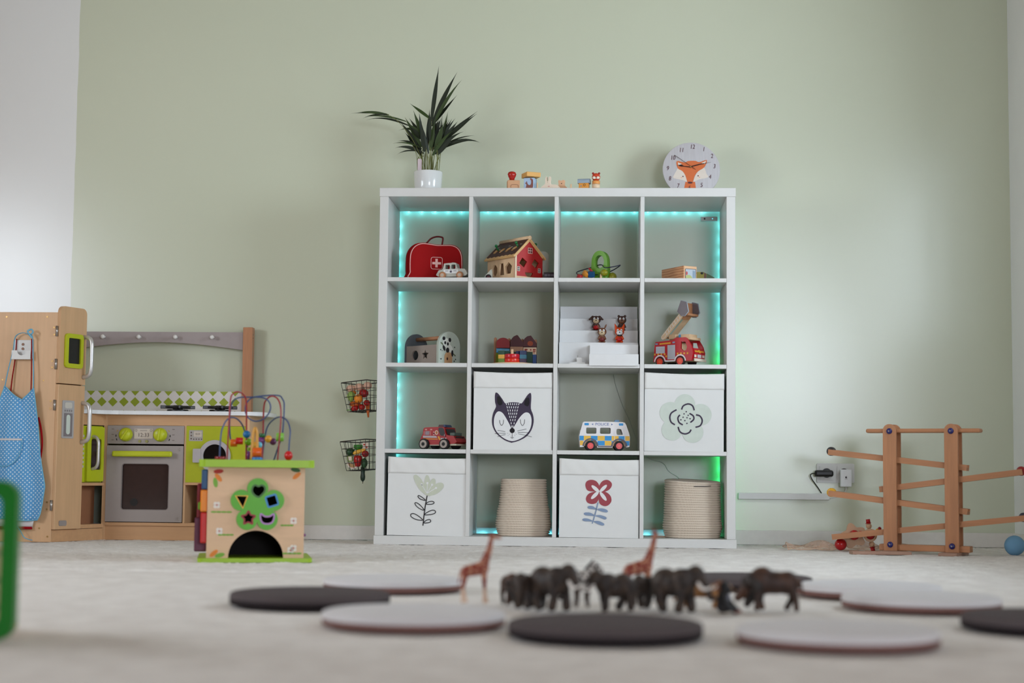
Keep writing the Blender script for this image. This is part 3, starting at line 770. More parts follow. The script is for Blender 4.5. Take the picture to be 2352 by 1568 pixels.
# green bead rocker
o = T('bead_rocker', 'green wooden arch with a round hole, wire loop and coloured beads', 'bead toy', (0.918, 0.14, Z0), -26)
ar = [(-.040, 0), (.036, 0), (.038, .05)] + [(.036 * math.cos(R(a)) + .0, .085 + .045 * math.sin(R(a))) for a in range(10, 171, 10)] + [(-.038, .05)]
P('arch', MB().prism(ar, .028, TR(0, .014, 0) @ FRONT, [circ(-.0, .083, .022, 24, .028)]), plain('leaf_green_paint', (104, 158, 44), .45), o)
wp = spl([(0, 0, .030), (-.03, -.04, .026), (-.08, -.045, .030), (-.105, -.01, .046), (-.07, .02, .062), (0, .0, .072), (.05, -.06, .05), (.095, -.05, .055), (.10, -.02, .062), (.05, .02, .05), (.0, .012, .03)], 6)
P('wire_loop', MB().tube(wp, .0022, 8, True), plain('midnight_wire', (20, 24, 50), .35), o)
P('bead', MB().box((-.022, -.042, .028), (.028, .024, .024), .003, RZ(20) @ RX(20)), plain('deep_blue_bead', (14, 72, 118), .35), o)
P('bead', MB().disc((-.050, -.044, .022), (-.038, -.046, .038), .018, .003), plain('amber_bead', (214, 140, 40), .35), o)
P('bead', MB().disc((-.034, -.03, .044), (-.028, -.028, .050), .014, .002), plain('crimson_bead', (168, 22, 24), .35), o)
P('bead', MB().sph((.030, -.028, .034), (.017, .014, .014), 14), plain('olive_bead', (140, 138, 20), .35), o)
P('bead', MB().sph((.046, .016, .020), .019, 16), plain('olive_bead', (140, 138, 20), .35), o)
for x_ in (-.02, .016): P('dowel', MB().cyl((x_, -.03, 0), (x_, -.03, .028), .0045, n=12), PINE, o)
P('base', MB().prism(spl([(-.048, .0), (-.044, .006), (0, .003), (.044, .006), (.048, 0)], 3), .05, TR(0, .03, 0) @ FRONT), plain('red_brown_base', (120, 40, 24), .5), o)
o = tag(P('loose_red_bead', MB().disc((0.826, 0.10, Z0 + .001), (0.834, .094, Z0 + .024), .0125, .003, 8), plain('crimson_bead', (168, 22, 24), .35)), 'small faceted red bead beside the green arch', 'bead')

# wooden box with picture label, painted wooden animal
m, t, b = nt('striped_pine')
wv = N(t, 'ShaderNodeTexWave', wave_type='BANDS', bands_direction='Z'); wv.inputs['Scale'].default_value = 24; wv.inputs['Distortion'].default_value = 4.5; wv.inputs['Detail'].default_value = 2; wv.inputs['Detail Scale'].default_value = 1.2
t.links.new(coords(t, (0.35, 0.35, 1.3), (0, R(14), 0)), wv.inputs[0])
rp = N(t, 'ShaderNodeMapRange'); rp.inputs[1].default_value = .5; rp.inputs[2].default_value = 1; t.links.new(wv.outputs[1], rp.inputs[0])
t.links.new(mixc(t, rp.outputs[0], lin((214, 156, 108)), lin((182, 112, 66))), b.inputs['Base Color']); b.inputs['Roughness'].default_value = .5
STRIPE = m
o = T('wooden_game_box', 'striped pine box with a picture label on its end', 'wooden box', (1.262, 0.052, Z0), 30)
P('case', MB().bb(-.0, .062, 0, .17, 0, .058, .0015), plain('pale_box_end', (226, 180, 136), .5), o)
P('side_panel', MB().bb(-.0025, .0, .001, .169, 0, .058), STRIPE, o)
P('picture_label', MB(FRONT).poly(rrect(.006, .057, .006, .046, .002, 2), None, .0006), plain('label_sky', (186, 196, 206), .6), o)
P('label_tree', MB(FRONT).poly(spl([(.012, .018), (.008, .027), (.012, .036), (.017, .028)], 4), None, .0009), plain('label_red', (196, 70, 60), .6), o)
P('label_hill', MB(FRONT).poly(spl([(.008, .008), (.010, .018), (.026, .021), (.036, .014), (.038, .008)], 3), None, .001), plain('label_green', (184, 190, 120), .6), o)
P('label_house', MB(FRONT).poly([(.041, .008), (.053, .008), (.053, .038), (.041, .040)], None, .001), plain('label_blue', (140, 160, 180), .6), o)
P('label_frame', MB(FRONT).strip(rrect(.006, .057, .006, .046, .002, 2), .0016, None, .0013, True), PRINTD, o)
o = T('wooden_crocodile', 'flat olive wooden animal with black eyes, right of the striped box', 'toy animal', (1.355, 0.085, Z0))
P('body', MB().prism([(-.045, 0), (.03, 0), (.033, .012), (-.012, .036), (-.045, .036)], .03, TR(0, .03, 0) @ FRONT), plain('olive_paint', (132, 122, 40), .5), o)
P('snout', MB().prism([(.0, .001), (.034, .001), (.034, .013), (.002, .030)], .026, TR(0, .029, 0) @ FRONT, z0=.0035), plain('moss_paint', (70, 96, 60), .5), o)
P('cheek', MB(FRONT).poly([(-.010, .002), (.0, .002), (-.001, .030), (-.008, .034)], None, .0008), plain('brown_patch', (96, 60, 44), .5), o)
for x_, z_, r_ in ((-.018, .031, .0062), (-.042, .031, .004)): P('eye', MB().sph((x_, 0, z_), (r_, .003, r_ * .8), 12), BLACK, o)

# ------------------------------------------------------------------ second row
TAUPE = plain('taupe_paint', (150, 136, 126), .6); SLATE = plain('slate_paint', (92, 98, 104), .55); MINT = plain('pale_mint_paint', (178, 186, 174), .55)
o = T('toolbox_shape_sorter', 'taupe toy toolbox with panda end panel and wooden handle', 'toy toolbox', (0.093, 0.178, Z1), -42)
LT, WT = 0.210, 0.122
def archp(w_, h_): return [(0, 0), (w_, 0), (w_, h_ - w_ / 2)] + [(w_ / 2 + w_ / 2 * math.cos(R(a)), h_ - w_ / 2 + w_ / 2 * math.sin(R(a))) for a in range(8, 180, 8)] + [(0, h_ - w_ / 2)]
stp = star2(.128, .040, .022, .0105)
P('front_panel', MB().prism([(.010, 0), (LT - .010, 0), (LT - .010, .080), (.010, .080)], .008, TR(0, .010, 0) @ FRONT, [circ(.064, .040, .0205, 24), stp]), TAUPE, o)
P('back_panel', MB().bb(.010, LT - .010, WT - .010, WT - .002, 0, .080), TAUPE, o)
P('bottom_panel', MB().bb(.010, LT - .010, .010, WT - .010, 0, .006), TAUPE, o)
P('end_panel', MB().prism(archp(WT, .136), .010, TR(0, 0, 0) @ RIGHTF), SLATE, o)
pe = P('end_panel', MB().prism(archp(WT, .136), .012, TR(LT - .010, 0, 0) @ RIGHTF), MINT, o)
P('handle', MB().cyl((.008, WT / 2, .112), (LT - .008, WT / 2, .112), .0085, n=18), BEECHX, o)
X_ = TR(LT + .002, 0, 0) @ RIGHTF
def pr2(nm, polys, mat, z): return [P(nm, MB(X_).poly(p, None, z + i * .0002), mat, pe) for i, p in enumerate(polys)]
P('branch_print', MB(X_).strip([(.012, .088), (.05, .066), (.096, .036)], .006, None, .0004), plain('moss_print', (92, 98, 70), .7), pe)
pr2('panda_body_print', [circ(.060, .066, .022, 20, .016, -35), circ(.044, .088, .020, 20, .019)], plain('panda_white', (216, 218, 210), .7), .0007)
pr2('panda_patch_print', [circ(.029, .106, .008, 14), circ(.062, .101, .0075, 14, .009), circ(.036, .088, .0055, 12, .007), circ(.051, .084, .0055, 12, .007), circ(.030, .066, .006, 12, .012, 20), circ(.050, .058, .009, 12, .011), circ(.076, .046, .006, 12, .014)], BLKPR, .0012)
pr2('leaf_print', [circ(.012, .058, .003, 8), circ(.020, .054, .002, 8), circ(.090, .072, .003, 8), circ(.096, .022, .003, 8), circ(.014, .02, .003, 8), circ(.088, .014, .003, 8)], BLKPR, .0008)
dd = P('door', MB(X_).prism([(.034, 0), (.076, 0), (.076, .030)] + arc2(.055, .030, .021, 8, 172, 10) + [(.034, .030)], .002), plain('honey_door', (190, 146, 104), .5), pe)
P('door_hole', MB(X_).poly(circ(.048, .022, .0045, 12, .006), None, .0026), plain('dark_brown', (64, 30, 20), .7), dd)
P('loose_peg', MB().cap((.125, .03, .012), (.131, .04, .030), .006, .006, 10), CREAM, o)

# stacked block houses with ring stacker in front
o = T('block_house_row', 'row of coloured block houses between wooden posts', 'toy blocks', (0.467, 0.20, Z1), 0)
sc = 0.182 / 1530.0
def q(x, y): return ((x - 360) * sc, (1290 - y) * sc + .004)
def blk(nm, pts, mat, d=.045, y=.0, lab=None): return P(nm, MB().prism([q(*p) for p in pts], d, TR(0, d + y, 0) @ FRONT), mat, o, lab)
for x_, t_ in ((410, 265), (905, 290), (1375, 310), (1845, 330)):
    P('post', MB().prism([q(x_ - 50, 1310), q(x_ + 45, 1310), q(x_ + 45, t_ + 50)] + [q(x_ + 48 * math.cos(R(a)), t_ + 48 - 48 * math.sin(R(a))) for a in range(0, 181, 30)] + [q(x_ - 50, t_ + 50)], .03, TR(0, .065, 0) @ FRONT), BEECH, o)
DKR = plain('oxblood_paint', (72, 12, 18), .5)
blk('arch_block', [(465, 665), (465, 500)] + [(705 - 235 * math.cos(R(a)), 480 - 180 * math.sin(R(a))) for a in range(10, 171, 10)] + [(940, 500), (940, 665)], plain('signal_red_paint', (140, 10, 12), .45))
blk('gable_block', [(965, 610), (965, 400), (1010, 330), (1080, 250), (1190, 200), (1225, 210), (1330, 350), (1420, 450), (1420, 610)], DKR)
g2 = blk('gable_block', [(1425, 620), (1425, 400), (1470, 320), (1560, 245), (1690, 215), (1780, 330), (1890, 480), (1890, 620)], DKR)
P('clock_print', MB(FRONT).poly([q(1670 + 100 * math.cos(a * PI / 12), 500 - 90 * math.sin(a * PI / 12)) for a in range(24)], None, .0005), plain('rust_print', (150, 62, 26), .6), g2)
b1 = blk('plank_block', [(465, 680), (940, 690), (940, 810), (465, 830)], plain('teal_paint', (44, 128, 168), .5))
P('comb_print', MB(FRONT).strip([q(480, 740), q(920, 740)], .004, None, .0005), plain('pale_blue_print', (120, 170, 190), .6), b1)
blk('plank_block', [(960, 615), (1415, 620), (1415, 800), (960, 800)], wood('toast_wood', (180, 132, 100), .8, 9, 2))
b2 = blk('plank_block', [(1430, 640), (1888, 640), (1888, 890), (1760, 890), (1760, 800), (1430, 790)], plain('bone_paint', (220, 190, 160), .5))
for i, (x_, y_, w_, h_) in enumerate(((1500, 735, 30, 45), (1550, 720, 25, 28), (1690, 725, 22, 30), (1790, 720, 24, 26), (1840, 720, 24, 26), (1812, 780, 45, 20), (1805, 835, 22, 16))):
    P('window_print', MB(FRONT).poly([q(x_ - w_, y_ + h_), q(x_ + w_, y_ + h_), q(x_ + w_, y_ - h_), q(x_ - w_, y_ - h_)], None, .0005), plain('brick_print', (150, 48, 28), .6), b2)
blk('tall_block', [(450, 850), (605, 850), (605, 1260), (450, 1260)], plain('spring_green_paint', (120, 132, 14), .45), .045, -.006)
blk('tall_block', [(1765, 900), (1890, 900), (1890, 1270), (1765, 1270)], plain('cobalt_paint', (20, 66, 128), .45), .045, -.006)
blk('back_board', [(610, 815), (1760, 815), (1760, 1260), (610, 1260)], plain('bottle_green_paint', (14, 66, 44), .5), .04)
o = T('ring_stacker', 'half round stack of coloured block rings on a wooden peg', 'ring stacker', (0.553, 0.135, Z1), 0)
P('base', MB().prism(arc2(0, 0, .088, 180, 360, 24) + [(.088, .02), (-.088, .02)], .008, UP), PINEX, o)
P('peg', MB().cyl((0, -.05, .008), (0, -.05, .064), .0058, n=14), PINE, o)
def ringc(nm, z_, r_, h_, c_, x_=0, y_=-.05): P(nm, MB().disc((x_, y_, z_), (x_, y_, z_ + h_), r_, .002, 28), c_, o)
ringc('ring', .0085, .031, .0165, plain('vermilion_paint', (216, 44, 16), .3)); ringc('ring', .0255, .031, .018, plain('carmine_paint', (196, 16, 34), .3))
for sx_, z_, nm, c_ in ((-1, .009, 'wedge', plain('apple_green_paint', (104, 140, 14), .45)), (-1, .026, 'wedge', YELLOW), (-1, .043, 'wedge', plain('bottle_green_paint', (14, 66, 44), .5)), (1, .009, 'wedge', plain('aubergine_paint', (66, 28, 66), .45)), (1, .026, 'wedge', plain('petrol_paint', (52, 116, 140), .45)), (1, .043, 'wedge', plain('navy_paint', (24, 38, 84), .45))):
    P(nm, MB().prism([(sx_ * .032, -.046), (sx_ * .058, -.038), (sx_ * .060, -.018), (sx_ * .014, -.014), (sx_ * .014, -.018), (sx_ * .032, -.018)], .0165, TR(0, 0, z_)), c_, o)

# white display steps with small figures
DISP = plain('display_white', (222, 222, 222), .4, var=.02)
o = T('display_steps', 'white stepped display riser filling the third cube of the second row', 'display stand', (CX[2] + .004, 0.0, Z1))
DW = SO - .010
for i, (y_, zt_) in enumerate(((.26, .262), (.205, .205), (.15, .150), (.095, .095))): P('step', MB().bb(0, DW, y_, y_ + .055, .0005, zt_, .001), DISP, o)
P('low_step', MB().bb(.128, DW, .045, .0945, .0005, .084, .001), DISP, o)
P('front_step', MB().bb(.128, DW, -.002, .0445, .0005, .040, .001), DISP, o)
P('front_lip', MB().bb(.126, DW, -.006, -.0025, -.008, .040, .0012), DISP, o)
o = T('white_stair_block', 'tiny white stair-shaped block with a pin, on the display floor', 'toy', (.822, .03, Z1))
P('body', MB().prism([(-.03, 0), (.034, 0), (.034, .006), (.022, .009), (.020, .026), (.006, .028), (.0, .028), (0, .010), (-.03, .006)], .03, TR(0, .03, 0) @ FRONT), WHITE, o)
P('pin', MB().cap((.003, .01, .028), (.003, .01, .036), .001, .0016, 8), STEEL, o)
def figurine(x, y, z, s, label, fur, face, wear, ears, kind):
    """seated big-headed animal figure"""
    o = T('animal_figurine', label, 'figurine', (x, y, z), 0, 'small animal figures on the white steps')
    b = MB()
    b.sph((0, 0, .018 * s), (.013 * s, .012 * s, .018 * s), 14); b.sph((0, 0, .046 * s), (.019 * s, .017 * s, .017 * s), 16); b.cap((0, 0, .018 * s), (0, 0, .04 * s), .010 * s, .010 * s)
    for k_ in (-1, 1):
        b.cap((k_ * .010 * s, -.004 * s, .026 * s), (k_ * .015 * s, -.010 * s, .016 * s), .004 * s, .0035 * s)
        b.cap((k_ * .008 * s, -.002 * s, .006 * s), (k_ * .011 * s, -.014 * s, .004 * s), .005 * s, .004 * s)
        if ears == 'point': b.cyl((k_ * .012 * s, 0, .055 * s), (k_ * .019 * s, 0, .078 * s), .008 * s, .0015 * s, 12)
        if ears == 'flop': b.cap((k_ * .014 * s, 0, .058 * s), (k_ * .027 * s, -.002 * s, .048 * s), .006 * s, .004 * s)
        if ears == 'round': b.sph((k_ * .013 * s, 0, .062 * s), .0055 * s, 10)
        if ears == 'leaf': b.sph((k_ * .014 * s, 0, .068 * s), (.004 * s, .003 * s, .011 * s), 10, RY(k_ * 25))
    P('body', fuse(b, .0016 * s, 3), fur, o)
    P('muzzle', MB().sph((0, -.010 * s, .041 * s), (.013 * s, .009 * s, .011 * s), 14), face, o)
    P('clothing', MB().sph((0, -.001 * s, .015 * s), (.0138 * s, .0132 * s, .012 * s), 14), wear, o)
    for k_ in (-1, 1):
        e = P('eye', MB().sph((k_ * .007 * s, -.0155 * s, .050 * s), (.0042 * s, .002 * s, .0055 * s), 10), WHPR, o)
        P('pupil', MB().sph((k_ * .0065 * s, -.0172 * s, .049 * s), (.0016 * s, .001 * s, .002 * s), 8), BLACK, e)
    P('nose', MB().sph((0, -.0185 * s, .042 * s), (.003 * s, .002 * s, .0022 * s), 8), BLACK, o)
    if kind == 'fox': P('bow_tie', MB().sph((-.004 * s, -.013 * s, .030 * s), (.006 * s, .003 * s, .004 * s), 8).sph((.004 * s, -.013 * s, .030 * s), (.006 * s, .003 * s, .004 * s), 8), BLACK, o)
    return o
BRN = plain('dark_brown_vinyl', (66, 36, 26), .45); TAN = plain('tan_vinyl', (196, 172, 136), .5); FOXO = plain('fox_orange_vinyl', (214, 72, 14), .45); MIDB = plain('chestnut_vinyl', (110, 66, 40), .45)
figurine(.900, .178, Z1 + .150, 1.02, 'dog figurine with floppy ears and red dungarees on the white steps', BRN, TAN, RED, 'flop', 'dog')
figurine(.925, .120, Z1 + .095, 1.02, 'fawn figurine with upright ears and a maroon scarf on the white steps', MIDB, TAN, plain('maroon_vinyl', (110, 26, 24), .5), 'leaf', 'deer')
figurine(1.008, .178, Z1 + .150, 1.02, 'dark brown bear figurine behind the fox figurine', BRN, MIDB, BRN, 'round', 'bear')
figurine(.998, .120, Z1 + .095, 1.05, 'orange fox figurine with black bow tie on the white steps', FOXO, WHPR, RED, 'point', 'fox')

# ------------------------------------------------------------------ ladder fire engine
FRED = plain('engine_red_paint', (188, 22, 34), .4); SHUT = plain('shutter_grey_print', (196, 194, 200), .5); GOLD = plain('gold_print', (226, 160, 44), .5)
o = T('ladder_fire_engine', 'red wooden fire engine with raised ladder and grey bucket', 'toy truck', (1.140, 0.165, Z1), -35)
o.scale = (1.1, 1.1, 1.1)
TL, TWD = .178, .088
side = [(0, .014), (.012, .014)] + arc2(.030, .014, .019, 180, 0, 10) + [(.060, .014), (.098, .014)] + arc2(.120, .014, .020, 180, 0, 10) + [(.150, .014), (.170, .014), (.176, .045), (.168, .070), (.150, .098), (.142, .103), (.100, .103), (.085, .094), (.010, .090), (.006, .082)]
side = [(x, y + .004) for x, y in side]
win = [(.122, .066), (.128, .060), (.134, .056), (.146, .058), (.150, .070), (.143, .090), (.123, .092)]
for y_, nm in ((0.0, 'side_panel'), (TWD - .008, 'side_panel')):
    sp = P(nm, MB().prism(side, .008, TR(0, y_ + .008, 0) @ FRONT, [win]), FRED, o)
    if y_ == 0.0:
        M_ = FRONT
        for nm2, pl, mt in (('shutter_print', [(.012, .050), (.052, .050), (.052, .076), (.012, .076)], SHUT), ('shutter_print', [(.064, .026), (.098, .026), (.098, .080), (.064, .080)], SHUT), ('stripe_print', [(.028, .083), (.078, .085), (.078, .091), (.028, .088)], GOLD), ('lamp_print', [(.009, .083), (.020, .083), (.020, .089), (.009, .089)], BLUPR), ('lamp_print', [(.086, .086), (.097, .087), (.097, .093), (.086, .092)], BLUPR)):
            P(nm2, MB(M_).poly(pl, None, .0007), mt, sp)
        for sh_ in ((.012, .052, .050, .076), (.064, .098, .026, .080)):
            n_ = int((sh_[3] - sh_[2]) / .0045)
            for i in range(1, n_): P('slat_line', MB(M_).strip([(sh_[0], sh_[2] + i * .0045), (sh_[1], sh_[2] + i * .0045)], .0009, None, .001), plain('slat_grey', (160, 152, 162), .5), sp)
        for r_ in range(2):
            for i in range(11):
                x_ = .004 + i * .0145 + r_ * .0072
                if .060 < x_ + .004 < .1 or x_ > .165: continue
                if r_ == 0 or x_ < .010 or .048 < x_ < .060 or .1 < x_ < .106: P('check_print', MB(M_).poly([(x_, .043 - r_ * .0085), (x_ + .0072, .043 - r_ * .0085), (x_ + .0072, .050 - r_ * .0085), (x_, .050 - r_ * .0085)], None, .0008), GOLD, sp)
        for cx_ in (.030, .120): P('wheel_arch_print', MB(M_).strip(arc2(cx_, .018, .0235, 178, 2, 14), .005, None, .0009), WHPR, sp)
        P('sill_print', MB(M_).strip([(.054, .020), (.096, .020)], .005, None, .0009), WHPR, sp)
P('deck', MB().bb(.006, .098, .008, TWD - .008, .086, .092), PINEX, o)
P('chassis', MB().bb(.004, .168, .008, TWD - .008, .018, .026), PINEX, o)
P('rear_panel', MB().bb(.002, .008, .008, TWD - .008, .026, .086), FRED, o)
fp = P('front_panel', MB().prism([(.170, .026), (.178, .026), (.179, .050), (.172, .066), (.165, .064)], TWD - .016, TR(0, TWD - .008, 0) @ FRONT), FRED, o)
XF = TR(.1795, 0, 0) @ RIGHTF
P('bumper', MB().bb(.178, .183, .004, TWD - .004, .016, .027, .001), CREAM, o)
P('grille_print', MB(XF).poly([(.026, .030), (.054, .030), (.054, .042), (.026, .042)], None, .0002), SHUT, fp)
for y_ in (.012, .068): P('headlight_print', MB(XF).poly([(y_ - .008, .031), (y_ + .007, .031), (y_ + .007, .041), (y_ - .008, .041)], None, .0002), CREAM, fp)
XG = TR(.1800, 0, .050) @ RY(-24) @ RIGHTF
P('badge_stripe', MB(XG).poly([(.008, .000), (.072, .000), (.072, .007), (.008, .007)], None, .0008), GOLD, fp)
P('badge', MB(XG).poly(circ(.040, .0035, .0075, 16), None, .0012), GOLD, fp)
P('cab_roof', MB().bb(.118, .160, .006, TWD - .006, .098, .108, .001), PINEX, o)
P('seat_board', MB().bb(.104, .112, .008, TWD - .008, .026, .086), PINE, o)
P('roof_block', MB().bb(.112, .150, .016, TWD - .016, .108, .120, .001), PINEX, o)
P('light_bar', MB().bb(.100, .118, .020, TWD - .020, .107, .120, .001), plain('sky_blue_paint', (70, 160, 220), .4), o)
ORW = plain('tomato_hub', (222, 54, 24), .35); TYRE = plain('rubber_black', (18, 16, 18), .6)
for x_ in (.030, .120):
    for y_, s_ in ((-.002, -1), (TWD + .002, 1)): wheel(o, 'wheel', x_, y_, .0185, .0185, .012, TYRE, ORW, .72, plain('orange_hub_cap', (236, 88, 30), .35), .32, s_)
P('turntable', MB().cyl((.070, TWD / 2, .092), (.070, TWD / 2, .104), .018, n=20), PINE, o)
P('pivot_block', MB().bb(.054, .086, .022, TWD - .022, .104, .122, .002), PINE, o)
la, lb = Vector((.038, 0, .112)), Vector((.120, 0, .196))
an = math.degrees(math.atan2(lb.z - la.z, lb.x - la.x)); ll = (lb - la).length
for y_ in (.016, TWD - .016):
    rl = P('ladder_rail', MB(TR(la.x, y_, la.z) @ RY(-an) @ FRONT).prism(rrect(-.010, ll + .006, -.009, .009, .009), .007), PINEX, o)
    if y_ < .03:
        M_ = TR(la.x, y_ - .007, la.z) @ RY(-an) @ FRONT
        P('rail_print', MB(M_).strip(rrect(-.007, ll + .003, -.006, .006, .006), .0013, None, .0005, True), WHPR, rl)
        for i in range(7): P('rung_print', MB(M_).strip([(.018 + i * .014, -.004), (.022 + i * .014, .004)], .0022, None, .0005), WHPR, rl)
P('ladder_axle', MB().cyl((la.x, .008, la.z), (la.x, TWD - .008, la.z), .004, n=12), PINEX, o)
P('ladder_head', MB().box((.118, TWD / 2, .190), (.024, TWD - .040, .014), .002, RY(-an)), BEECHX, o)
BKT = plain('bucket_grey_paint', (116, 106, 110), .5); BKE = plain('bucket_edge_paint', (166, 176, 184), .5)
bp = [(.106, .206), (.122, .246), (.146, .240), (.154, .204), (.138, .188), (.122, .190)]
for y_ in (.008, TWD): 
    bs = P('bucket_side', MB().prism(bp, .008, TR(0, y_, 0) @ FRONT), BKT, o)
    P('bucket_edge', MB().tube([(x, y_ - .004, z) for x, z in bp], .0022, 6, True), BKE, bs)
P('bucket_back', MB().bb(.118, .124, .008, TWD - .008, .195, .241), BEECH, o)
P('bucket_floor', MB().bb(.122, .150, .008, TWD - .008, .190, .198), BEECHX, o)

# ------------------------------------------------------------------ third row: red fire jeep
o = T('fire_jeep', 'red wooden fire jeep with chunky grey-hubbed wheels', 'toy truck', (0.178, 0.118, Z2), -25)
JR = plain('jeep_red_paint', (166, 10, 16), .4); JL, JW = .158, .088
jp = spl([(.0, .024), (.004, .066), (.007, .084), (.016, .091), (.06, .093), (.104, .092), (.109, .086), (.118, .061), (.150, .056), (.155, .050), (.156, .024)], 3)
P('body', MB().prism(jp, JW, TR(0, JW, 0) @ FRONT), JR, o)
P('running_board', MB().bb(.03, .164, .002, JW - .002, .016, .0235, .001), plain('bone_plank', (206, 198, 174), .5), o)
sd = o
def sp2(nm, pl, mt, z=.0007): return P(nm, MB(FRONT).poly(pl, None, z), mt, o)
sp2('side_window', spl([(.080, .088), (.103, .088), (.111, .066), (.110, .058), (.094, .057), (.086, .066)], 3), BLACK, .0008)
sp2('stripe_print', [(.006, .049), (.074, .048), (.070, .056), (.005, .057)], plain('pale_grey_print', (186, 176, 178), .5))
sp2('stripe_print', [(.006, .043), (.078, .041), (.076, .044), (.006, .046)], GOLD); sp2('chevron_print', [(.076, .054), (.083, .040), (.091, .040), (.084, .055)], GOLD)
sp2('stripe_print', [(.092, .040), (.112, .040), (.107, .048), (.090, .048)], plain('pale_grey_print', (186, 176, 178), .5))
sp2('shutter_print', [(.016, .060), (.036, .060), (.037, .076), (.016, .076)], plain('dull_grey_print', (150, 130, 138), .5))
for x_ in (.0115, .041): P('rail_print', MB(FRONT).strip([(x_, .059), (x_, .076)], .0018, None, .0008), PIPE, o)
for x_ in (.015, .040): sp2('vent_print', [(x_, .080), (x_ + .010, .080), (x_ + .010, .085), (x_, .085)], plain('rose_print', (206, 150, 140), .5))
P('crest_print', MB(FRONT).strip(circ(.071, .070, .0068, 16, .0078), .0026, None, .0008, True), CREAM, o)
sp2('crest_core', circ(.071, .070, .0045, 12, .005), plain('amber_print', (190, 110, 50), .5), .0009)
for z_, c_ in ((.072, PIPE), (.066, PRINTD), (.061, PIPE)): sp2('gauge_print', [(.055, z_ - .0018), (.061, z_ - .0018), (.061, z_ + .0018), (.055, z_ + .0018)], c_, .0009)
sp2('fuel_cap', circ(.116, .046, .0028, 10), WHPR, .0009)
P('light_bar', MB().prism([(.066, .093), (.070, .103), (.096, .103), (.102, .094)], .05, TR(0, .07, 0) @ FRONT), plain('dark_red_lamp', (70, 10, 20), .3), o)
P('blue_lamp', MB().prism([(.094, .0935), (.093, .1035), (.0985, .1025), (.104, .0938)], .052, TR(0, .071, 0) @ FRONT), plain('navy_lamp', (20, 50, 100), .3), o)
P('windscreen', MB().box((.1145, JW / 2, .073), (.002, JW * .8, .026), 0, RY(-24)), BLACK, o)
P('hood_hatch', MB().bb(.126, .150, .014, JW - .014, .0565, .070, .002), plain('smoke_green_plastic', (74, 92, 82), .3), o)
P('grille', MB().bb(.1555, .1575, .012, JW - .012, .036, .054), plain('grille_black', (36, 18, 18), .5), o)
for y_ in (.010, JW - .010): P('headlight', MB().bb(.1555, .158, y_ - .004, y_ + .004, .028, .034), CREAM, o)
P('mirror', MB().sph((.112, -.004, .058), (.003, .004, .006), 10), plain('rose_grey', (150, 120, 130), .5), o)
for x_ in (.014, .112):
    for y_, s_ in ((-.012, -1), (JW + .012, 1)): wheel(o, 'wheel', x_, y_, .0225, .0225, .020, TYRE, plain('warm_grey_hub', (170, 156, 146), .5), .74, TYRE, .34, s_)

# ------------------------------------------------------------------ police van
VW = plain('van_white_paint', (226, 222, 222), .4); VB = plain('van_blue_print', (28, 140, 206), .45); VY = plain('van_yellow_print', (232, 182, 60), .45)
o = T('police_van', 'white wooden police van with blue and yellow checks', 'toy van', (0.834, 0.055, Z2), 4)
s_ = .214 / 685.0
def v2(x, y): return ((x - 312) * s_, (1062 - y) * s_)
vo = [v2(*p) for p in [(322, 1015), (312, 870), (345, 740), (358, 695), (375, 680), (600, 678), (880, 682), (912, 690), (930, 720), (965, 820), (980, 880), (975, 1000), (960, 1012), (930, 1012)] + [(838 + 88 * math.cos(R(a)), 1005 - 92 * math.sin(R(a))) for a in range(0, 181, 15)] + [(750, 1018), (548, 1018)] + [(460 + 86 * math.cos(R(a)), 1005 - 92 * math.sin(R(a))) for a in range(0, 181, 15)] + [(372, 1012)]]
hw = [[v2(*p) for p in rrect(403, 538, 758, 838, 16, 4)], [v2(*p) for p in rrect(586, 726, 758, 838, 16, 4)], [v2(*p) for p in spl([(805, 778), (860, 776), (872, 800), (885, 845), (850, 850), (808, 845)], 3)]]
VD = .070
P('side_panel', MB().prism(vo, .010, TR(0, .010, 0) @ FRONT, hw), VW, o)
P('side_panel', MB().prism(vo, .010, TR(0, VD, 0) @ FRONT, hw), VW, o)
P('roof', MB().bb(.022, .180, .010, VD - .010, .110, .118), VW, o)
P('chassis', MB().bb(.006, .204, .010, VD - .010, .020, .040), PINEX, o)
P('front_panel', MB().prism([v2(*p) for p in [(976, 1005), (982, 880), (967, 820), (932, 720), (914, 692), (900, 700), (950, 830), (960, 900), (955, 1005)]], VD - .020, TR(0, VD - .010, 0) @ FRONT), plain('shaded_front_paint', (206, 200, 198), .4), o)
P('rear_panel', MB().bb(.004, .010, .010, VD - .010, .040, .085), VW, o)
P('beacon', MB().prism([v2(*p) for p in [(775, 681), (790, 652), (838, 652), (850, 682)]], .024, TR(0, .047, 0) @ FRONT), plain('beacon_blue', (20, 110, 160), .3), o)
xs_ = [322, 372, 465, 553, 648, 738, 830, 918, 975]
def chk(x0, x1, y0, y1, c_): P('check_print', MB(FRONT).poly([v2(x0, y1), v2(x1, y1), v2(x1, y0), v2(x0, y0)], None, .0006), c_, o)
for i in range(8):
    chk(xs_[i] - (6 if i == 0 else 0), xs_[i + 1], 866, 926, VB if i % 2 == 0 else VY)
for x0, x1, c_ in ((322, 366, VY), (553, 648, VB), (648, 738, VY), (738, 752, VB), (920, 972, VB)): chk(x0, x1, 930, 990, c_)
P('wheel_arch_print', MB(FRONT).strip([v2(460 + 96 * math.cos(R(a)), 1005 - 98 * math.sin(R(a))) for a in range(178, 0, -8)], .006, None, .0012), plain('van_grey_print', (92, 86, 98), .5), o)
P('wheel_arch_print', MB(FRONT).strip([v2(838 + 98 * math.cos(R(a)), 1005 - 98 * math.sin(R(a))) for a in range(178, 0, -8)], .006, None, .0012), plain('van_grey_print', (92, 86, 98), .5), o)
